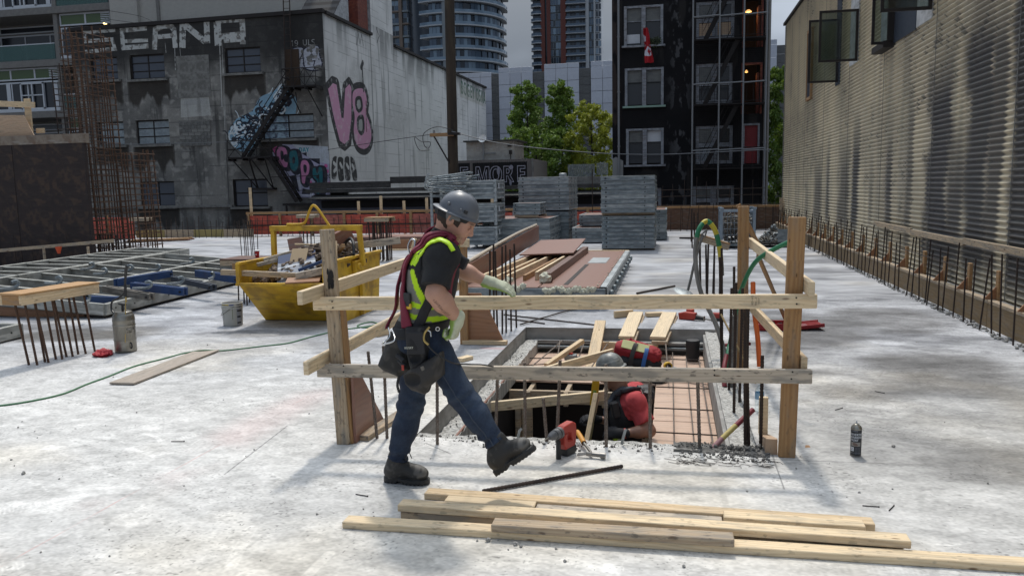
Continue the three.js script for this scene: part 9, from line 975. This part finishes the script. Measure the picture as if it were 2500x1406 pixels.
  const pouch = (pts, z0, z1, open, nm, c0) => { const cs = pts.map(p => p), fld = (x, y, z) => { let ins = 1e9, o = 0; for (let i = 0; i < cs.length; i++) { const a = cs[i], b = cs[(i + 1) % cs.length], ex = b[0] - a[0], ey = b[1] - a[1], px = x - a[0], py = y - a[1], t = clamp((px * ex + py * ey) / (ex * ex + ey * ey)); ins = Math.min(ins, Math.hypot(px - ex * t, py - ey * t)); if ((a[1] > y) !== (b[1] > y) && x < (b[0] - a[0]) * (y - a[1]) / (b[1] - a[1]) + a[0]) o ^= 1; } const d2 = o ? -ins : ins, bulge = 0.02 * sm(-0.0, -0.04, d2), dz = Math.abs(z - (z0 + z1) / 2) - (z1 - z0) / 2 - bulge; let d = Math.max(d2, dz) + 0.006 * (fbm(x * 22, y * 20 + z * 20, 3) - 0.5); d = smax(d2 - 0.0, dz, 0.03) + 0.006 * (fbm(x * 22, y * 20 + z * 20, 3) - 0.5); for (const [c, r] of open) d = smax(d, -ell(c, r)(x, y, z), 0.006); return d; }; const xs = cs.map(p => p[0]), ys = cs.map(p => p[1]); return part(tb, nm, nets(fld, [Math.min(...xs) - 0.03, Math.min(...ys) - 0.03, z0 - 0.06], [Math.max(...xs) + 0.03, Math.max(...ys) + 0.03, z1 + 0.06], 0.0065, (x, y, z) => { const n = fbm(x * 26, y * 26 + z * 22, 4); return mix3(c0, [0.085, 0.078, 0.07], 0.5 * sm(0.5, 0.75, n)); }), M.leather); };
  pouch([[-1.53, 0.947, -4.12], [-1.444, 0.962, -4.12], [-1.42, 0.862, -4.12], [-1.415, 0.736, -4.12], [-1.483, 0.694, -4.12], [-1.577, 0.731, -4.12], [-1.605, 0.759, -4.12], [-1.562, 0.859, -4.12]], -4.24, -4.11, [], 'pouch', [0.030, 0.029, 0.028]); pouch([[-1.399, 0.998, -4], [-1.283, 1, -4], [-1.273, 0.89, -4], [-1.305, 0.766, -4], [-1.374, 0.749, -4], [-1.394, 0.842, -4]], -4.09, -4.0, [[addv([-1.348, 0.843, -4], [0, 0, 0.01]), [0.05, 0.035, 0.03]]], 'pouch', [0.014, 0.014, 0.016]); pouch([[-1.413, 0.743, -3.99], [-1.358, 0.783, -3.99], [-1.268, 0.825, -3.99], [-1.203, 0.867, -3.99], [-1.194, 0.738, -3.99], [-1.273, 0.674, -3.99], [-1.293, 0.633, -3.99], [-1.365, 0.655, -3.99], [-1.405, 0.692, -3.99]], -4.1, -3.98, [[addv([-1.355, 0.725, -3.98], [0, 0, 0.012]), [0.055, 0.035, 0.035]]], 'pouch', [0.036, 0.033, 0.031]);
  part(tb, 'pouch_flap', at(box(0.10, 0.12, 0.012, 0, 0, 0, 0.004), ...[-1.331, 0.918, -3.985], 0.05, -0.1, 0.05), M.webBlack); const ht = canvasTex(256, 64, (c) => { c.fillStyle = '#b9b9ad'; c.font = 'bold 56px sans-serif'; c.fillText('HUSKY', 20, 52); }); part(tb, 'pouch_lettering', at(new THREE.PlaneGeometry(0.075, 0.019), ...[-1.361, 0.895, -3.975], 0.05, -0.1, 0.08), std(0xffffff, 0.8, 0, { map: ht, transparent: true })); part(tb, 'hammer_loop', tube([[-1.529, 0.975, -4.12], [-1.509, 0.932, -4.08], [-1.538, 0.904, -4.06], [-1.516, 0.907, -4], [-1.451, 0.928, -3.99], [-1.461, 0.949, -4.02], [-1.493, 0.969, -4.08]], 0.0045, 40, 7), M.chrome); part(tb, 'carabiner', tube([[-1.251, 1.007, -3.985], [-1.278, 0.971, -3.98], [-1.278, 0.934, -3.975], [-1.256, 0.913, -3.975]], 0.006, 24, 7), M.brass); part(tb, 'carabiner_gate', tube([[-1.265, 0.99, -3.985], [-1.246, 0.982, -3.98], [-1.241, 0.957, -3.975]], 0.0045, 16, 7), M.chrome); part(tb, 'loose_strap', tube([[-1.471, 0.709, -4.1], [-1.479, 0.66, -4.09], [-1.471, 0.619, -4.09]], 0.008, 14, 6), M.black); part(tb, 'buckle_ring', at(new THREE.TorusGeometry(0.010, 0.003, 8, 16), ...[-1.211, 0.994, -4], 0, 0.5), M.chrome); part(tb, 'glove_finger', [rod([-1.464, 0.833, -4.06], [-1.415, 0.809, -4.03], 0.012, 10, 0.014), rod([-1.452, 0.808, -4.05], [-1.411, 0.782, -4.03], 0.012, 10, 0.014)], M.webBlack); part(tb, 'red_tag', box(0.014, 0.03, 0.006), M.toolRed, [-1.419, 0.775, -4.02]); part(tb, 'clip_tag', box(0.02, 0.035, 0.008, 0, 0, 0, 0.002), M.aluDark, [-1.287, 0.782, -3.965], [0, 0, 0.4]);
  part(man, 'lanyard', tube([[-1.26, 0.912, -3.975], [-1.233, 0.876, -3.985], [-1.194, 0.842, -4], [-1.151, 0.812, -4.02], [-1.135, 0.739, -4.3], [-1.148, 0.633, -4.75], [-1.115, 0.594, -4.88]], 0.0045, 50, 6), M.black);
}
// --- the man in red standing in the shaft opening, facing left
{
  const man = thing('person', 'man in red shirt and camouflage hard hat working waist deep in the opening', 'person'); const zc = -6.35;
  const NB = [-0.39, 0.051, -6.35], P = addv(NB, [0.06, -0.54, 0]), SN = [-0.271, 0.021, -6.19], SF = addv(SN, [-0.02, 0.0, -0.34]), EN = [-0.16, -0.17, -6.1], WN = [-0.358, -0.173, -6.02], EF = addv(SF, [-0.05, -0.28, 0]), WF = addv(EF, [-0.24, 0.06, 0.08]), HN = addv(P, [0, -0.06, 0.09]), HF = addv(P, [0, -0.06, -0.09]), KN = addv(HN, [-0.05, -0.42, 0]), KF = addv(HF, [0.02, -0.42, 0]), AN = addv(KN, [0.04, -0.40, 0]), AF = addv(KF, [0.02, -0.40, 0]), H = [-0.462, 0.232, -6.35];
  const tab = [[-0.16, 0.10, 0.15, 0], [0, 0.118, 0.165, 0], [0.25, 0.115, 0.155, 0.01], [0.55, 0.125, 0.165, 0], [0.74, 0.12, 0.18, 0], [0.9, 0.09, 0.16, 0], [1.0, 0.055, 0.08, 0]], torso0 = torsoField(P, NB, zc, tab, -1), torso = join([torso0, cone(SN, SF, 0.062, 0.062), cone(SN, lerp3(SN, NB, 0.7), 0.055, 0.045), cone(SF, lerp3(SF, NB, 0.7), 0.055, 0.045)], 0.06);
  const f = [-0.88, -0.44, 0.17], side = [0.19, 0, 0.98], u = [-0.43, 0.90, 0.083], hd = headField(H, f, u, 1, side), neck = cone(NB, hd.W(-0.03, -0.05, 0), 0.064, 0.058), arm = (S, E, W) => join([cone(S, E, 0.058, 0.046), cone(E, lerp3(E, W, 0.4), 0.045, 0.045), cone(lerp3(E, W, 0.4), W, 0.045, 0.03)], 0.03), leg = (a, b, c) => join([cone(a, b, 0.09, 0.06), cone(b, c, 0.06, 0.042)], 0.04), armN = arm(SN, EN, WN), armF = arm(SF, EF, WF), tone = skinTone([0.25, 0.13, 0.085], 0.2);
  const g1 = nets((x, y, z) => smax(join([torso, neck, armN, armF, leg(HN, KN, AN), leg(HF, KF, AF)], 0.03)(x, y, z), y - NB[1] - 0.01, 0.004), [P[0] - 0.5, AN[1] - 0.08, zc - 0.36], [P[0] + 0.32, NB[1] + 0.04, zc + 0.4], 0.013, tone), g2 = nets((x, y, z) => Math.max(smin(hd.field(x, y, z), neck(x, y, z), 0.025), NB[1] - 0.005 - y), [H[0] - 0.2, NB[1] - 0.02, zc - 0.16], [H[0] + 0.2, H[1] + 0.16, zc + 0.14], 0.0045, tone); part(man, 'body', mergeGeometries([g1, g2]), M.skin);
  const hat = hatMesh(man, addv(H, u, 0.045), [-0.93, -0.25, 0.17].map(v => v), [-0.25, 0.965, 0.04], side, M.hatCamo, 1.0, 0.02); part(hat, 'sticker', at(box(0.05, 0.03, 0.004), 0, 0, 0), M.aptFrame, addv(addv(H, u, 0.125), [0.055, 0, 0.05]), [-0.7, 0.3, -0.45]);
  const slN = lerp3(SN, EN, 0.72), nrm = (a, b) => { const d = V3(sub(b, a)).normalize(); return [d.x, d.y, d.z]; }, nn = nrm(SN, EN), slF = lerp3(SF, EF, 0.62), nf = nrm(SF, EF); const sn = cone(addv(SN, [0, 0.01, -0.02]), slN, 0.07, 0.079), sf = cone(SF, slF, 0.08, 0.08), pl = (o, n) => (x, y, z) => (x - o[0]) * n[0] + (y - o[1]) * n[1] + (z - o[2]) * n[2], pn = pl(slN, nn), pf = pl(slF, nf);
  const shirt = (x, y, z) => { let d = torso(x, y, z) - 0.013; d = smin(d, smax(sn(x, y, z), pn(x, y, z), 0.006), 0.035); d = smin(d, smax(sf(x, y, z), pf(x, y, z), 0.006), 0.035); return smax(d + 0.014 * (fbm(x * 13, y * 15 + z * 12, 3) - 0.5) * 2, P[1] - 0.04 - y, 0.01); };
  part(man, 'shirt', nets(shirt, [P[0] - 0.35, P[1] - 0.1, zc - 0.36], [P[0] + 0.32, NB[1] + 0.08, zc + 0.42], 0.009, (x, y, z) => { const k = 0.9 + 0.2 * fbm(x * 20, y * 20 + z * 20, 3); return [0.42 * k, 0.05 * k, 0.055 * k]; }), M.clothV);
  const hole = cone(addv(SN, [0.0, 0.05, -0.02]), addv(EN, [0, 0, 0.1]), 0.13, 0.13), hole2 = cone(SF, addv(EF, [0, 0, -0.1]), 0.1, 0.12), vest = (x, y, z) => smax(smax(torso(x, y, z) - 0.022, -Math.min(hole(x, y, z), hole2(x, y, z)), 0.012), Math.max(P[1] - 0.03 - y, y - NB[1] - 0.02), 0.008);
  part(man, 'vest', nets(vest, [P[0] - 0.3, P[1] - 0.1, zc - 0.3], [P[0] + 0.3, NB[1] + 0.06, zc + 0.3], 0.009, (x, y, z) => { const b = y - P[1], l = b > 0.10 && b < 0.24 && x < P[0] - 0.03; return l ? (b > 0.17 && b < 0.22 && x > P[0] - 0.08 ? [0.4, 0.4, 0.36] : [0.42, 0.58, 0.04]) : b > -0.01 && b < 0.05 ? [0.42, 0.55, 0.05] : [0.018, 0.018, 0.02]; }), M.clothV);
  const hs = part(man, 'harness', strapOn(shirt, [addv(NB, [-0.1, -0.34, 0.14]), addv(NB, [-0.12, -0.14, 0.11]), addv(NB, [-0.05, 0.02, 0.09]), addv(NB, [0.06, 0.0, 0.09]), addv(NB, [0.14, -0.14, 0.1])], 0.06, 0.02, 50, 0.012), M.webGrey); part(hs, 'chest_box', box(0.06, 0.13, 0.05, 0, 0, 0, 0.008), M.black, [-0.428, -0.021, -6.14], [0, 0.4, 0.2]); part(hs, 'chest_strap', strapOn(vest, [addv(NB, [-0.14, -0.16, 0.1]), addv(NB, [-0.13, -0.17, 0.02]), addv(NB, [-0.13, -0.17, -0.1])], 0.04, 0.01, 14, 0.003), M.webGrey); part(hs, 'back_ring', tube([[-0.23, 0.135, -6.2], [-0.218, 0.096, -6.2], [-0.227, 0.053, -6.2]], 0.006, 12, 6), M.chrome); part(hs, 'back_pad', at(lump(0.09, 3, 0.15, 2), ...[-0.213, 0.044, -6.36]), M.black);
  const dN = [-0.96, -0.08, -0.05], hN = handField(addv(WN, dN, 0.012), dN, [-0.1, 0.5, 0.86], [0.3, 0.45, 0.4, 0.3], 1.0, -1, 0.7); part(man, 'glove', nets((x, y, z) => smin(hN.field(x, y, z) - 0.0015, cone(addv(WN, dN, -0.02), addv(WN, dN, 0.02), 0.038, 0.036)(x, y, z), 0.012), WN.map((c, i) => c + [-0.24, -0.16, -0.12][i]), WN.map((c, i) => c + [0.08, 0.12, 0.12][i]), 0.0045, () => [0.016, 0.016, 0.018]), M.clothV); part(man, 'glove_cuff', rod(addv(WN, dN, -0.022), addv(WN, dN, -0.01), 0.0395, 18), std([0.42, 0.06, 0.05], 0.8));
  const dF = [-0.97, 0.1, 0.2], hF = handField(addv(WF, dF, 0.012), dF, [-0.1, 0.9, 0.3], [0.4, 0.5, 0.4, 0.3], 1.0, 1, 0.5); part(man, 'glove', nets((x, y, z) => hF.field(x, y, z) - 0.0015, WF.map((c, i) => c + [-0.24, -0.14, -0.12][i]), WF.map((c, i) => c + [0.08, 0.12, 0.14][i]), 0.005, () => [0.016, 0.016, 0.018]), M.clothV);
  const jl = (a, b, c) => join([cone(a, b, 0.10, 0.075), cone(b, c, 0.075, 0.07)], 0.05), jn = jl(HN, KN, AN), jf = jl(HF, KF, AF); part(man, 'trousers', nets((x, y, z) => smax(smin(smin(jn(x, y, z), jf(x, y, z), 0.02), smax(torso0(x, y, z) - 0.016, y - P[1] - 0.03, 0.01), 0.03), AN[1] - y, 0.01), [P[0] - 0.3, AN[1] - 0.05, zc - 0.26], [P[0] + 0.25, P[1] + 0.08, zc + 0.26], 0.012, () => [0.03, 0.035, 0.05]), M.clothV); for (const A of [AN, AF]) part(man, 'boot', nets(join([ell(addv(A, [-0.12, -0.035, 0]), [0.11, 0.05, 0.05]), cone(addv(A, [0, 0.06, 0]), addv(A, [0.0, -0.03, 0]), 0.055, 0.05)], 0.04), addv(A, [-0.28, -0.12, -0.1]), addv(A, [0.1, 0.14, 0.1]), 0.01, () => [0.03, 0.028, 0.026]), M.bootV);
  single('scaffold_plank', 'plank under the feet of the man in the shaft', 'plank', box(1.46, 0.05, 0.5, -0.89, AN[1] - 0.105, zc), M.pineOld);
}

renderer.render(scene, camera);
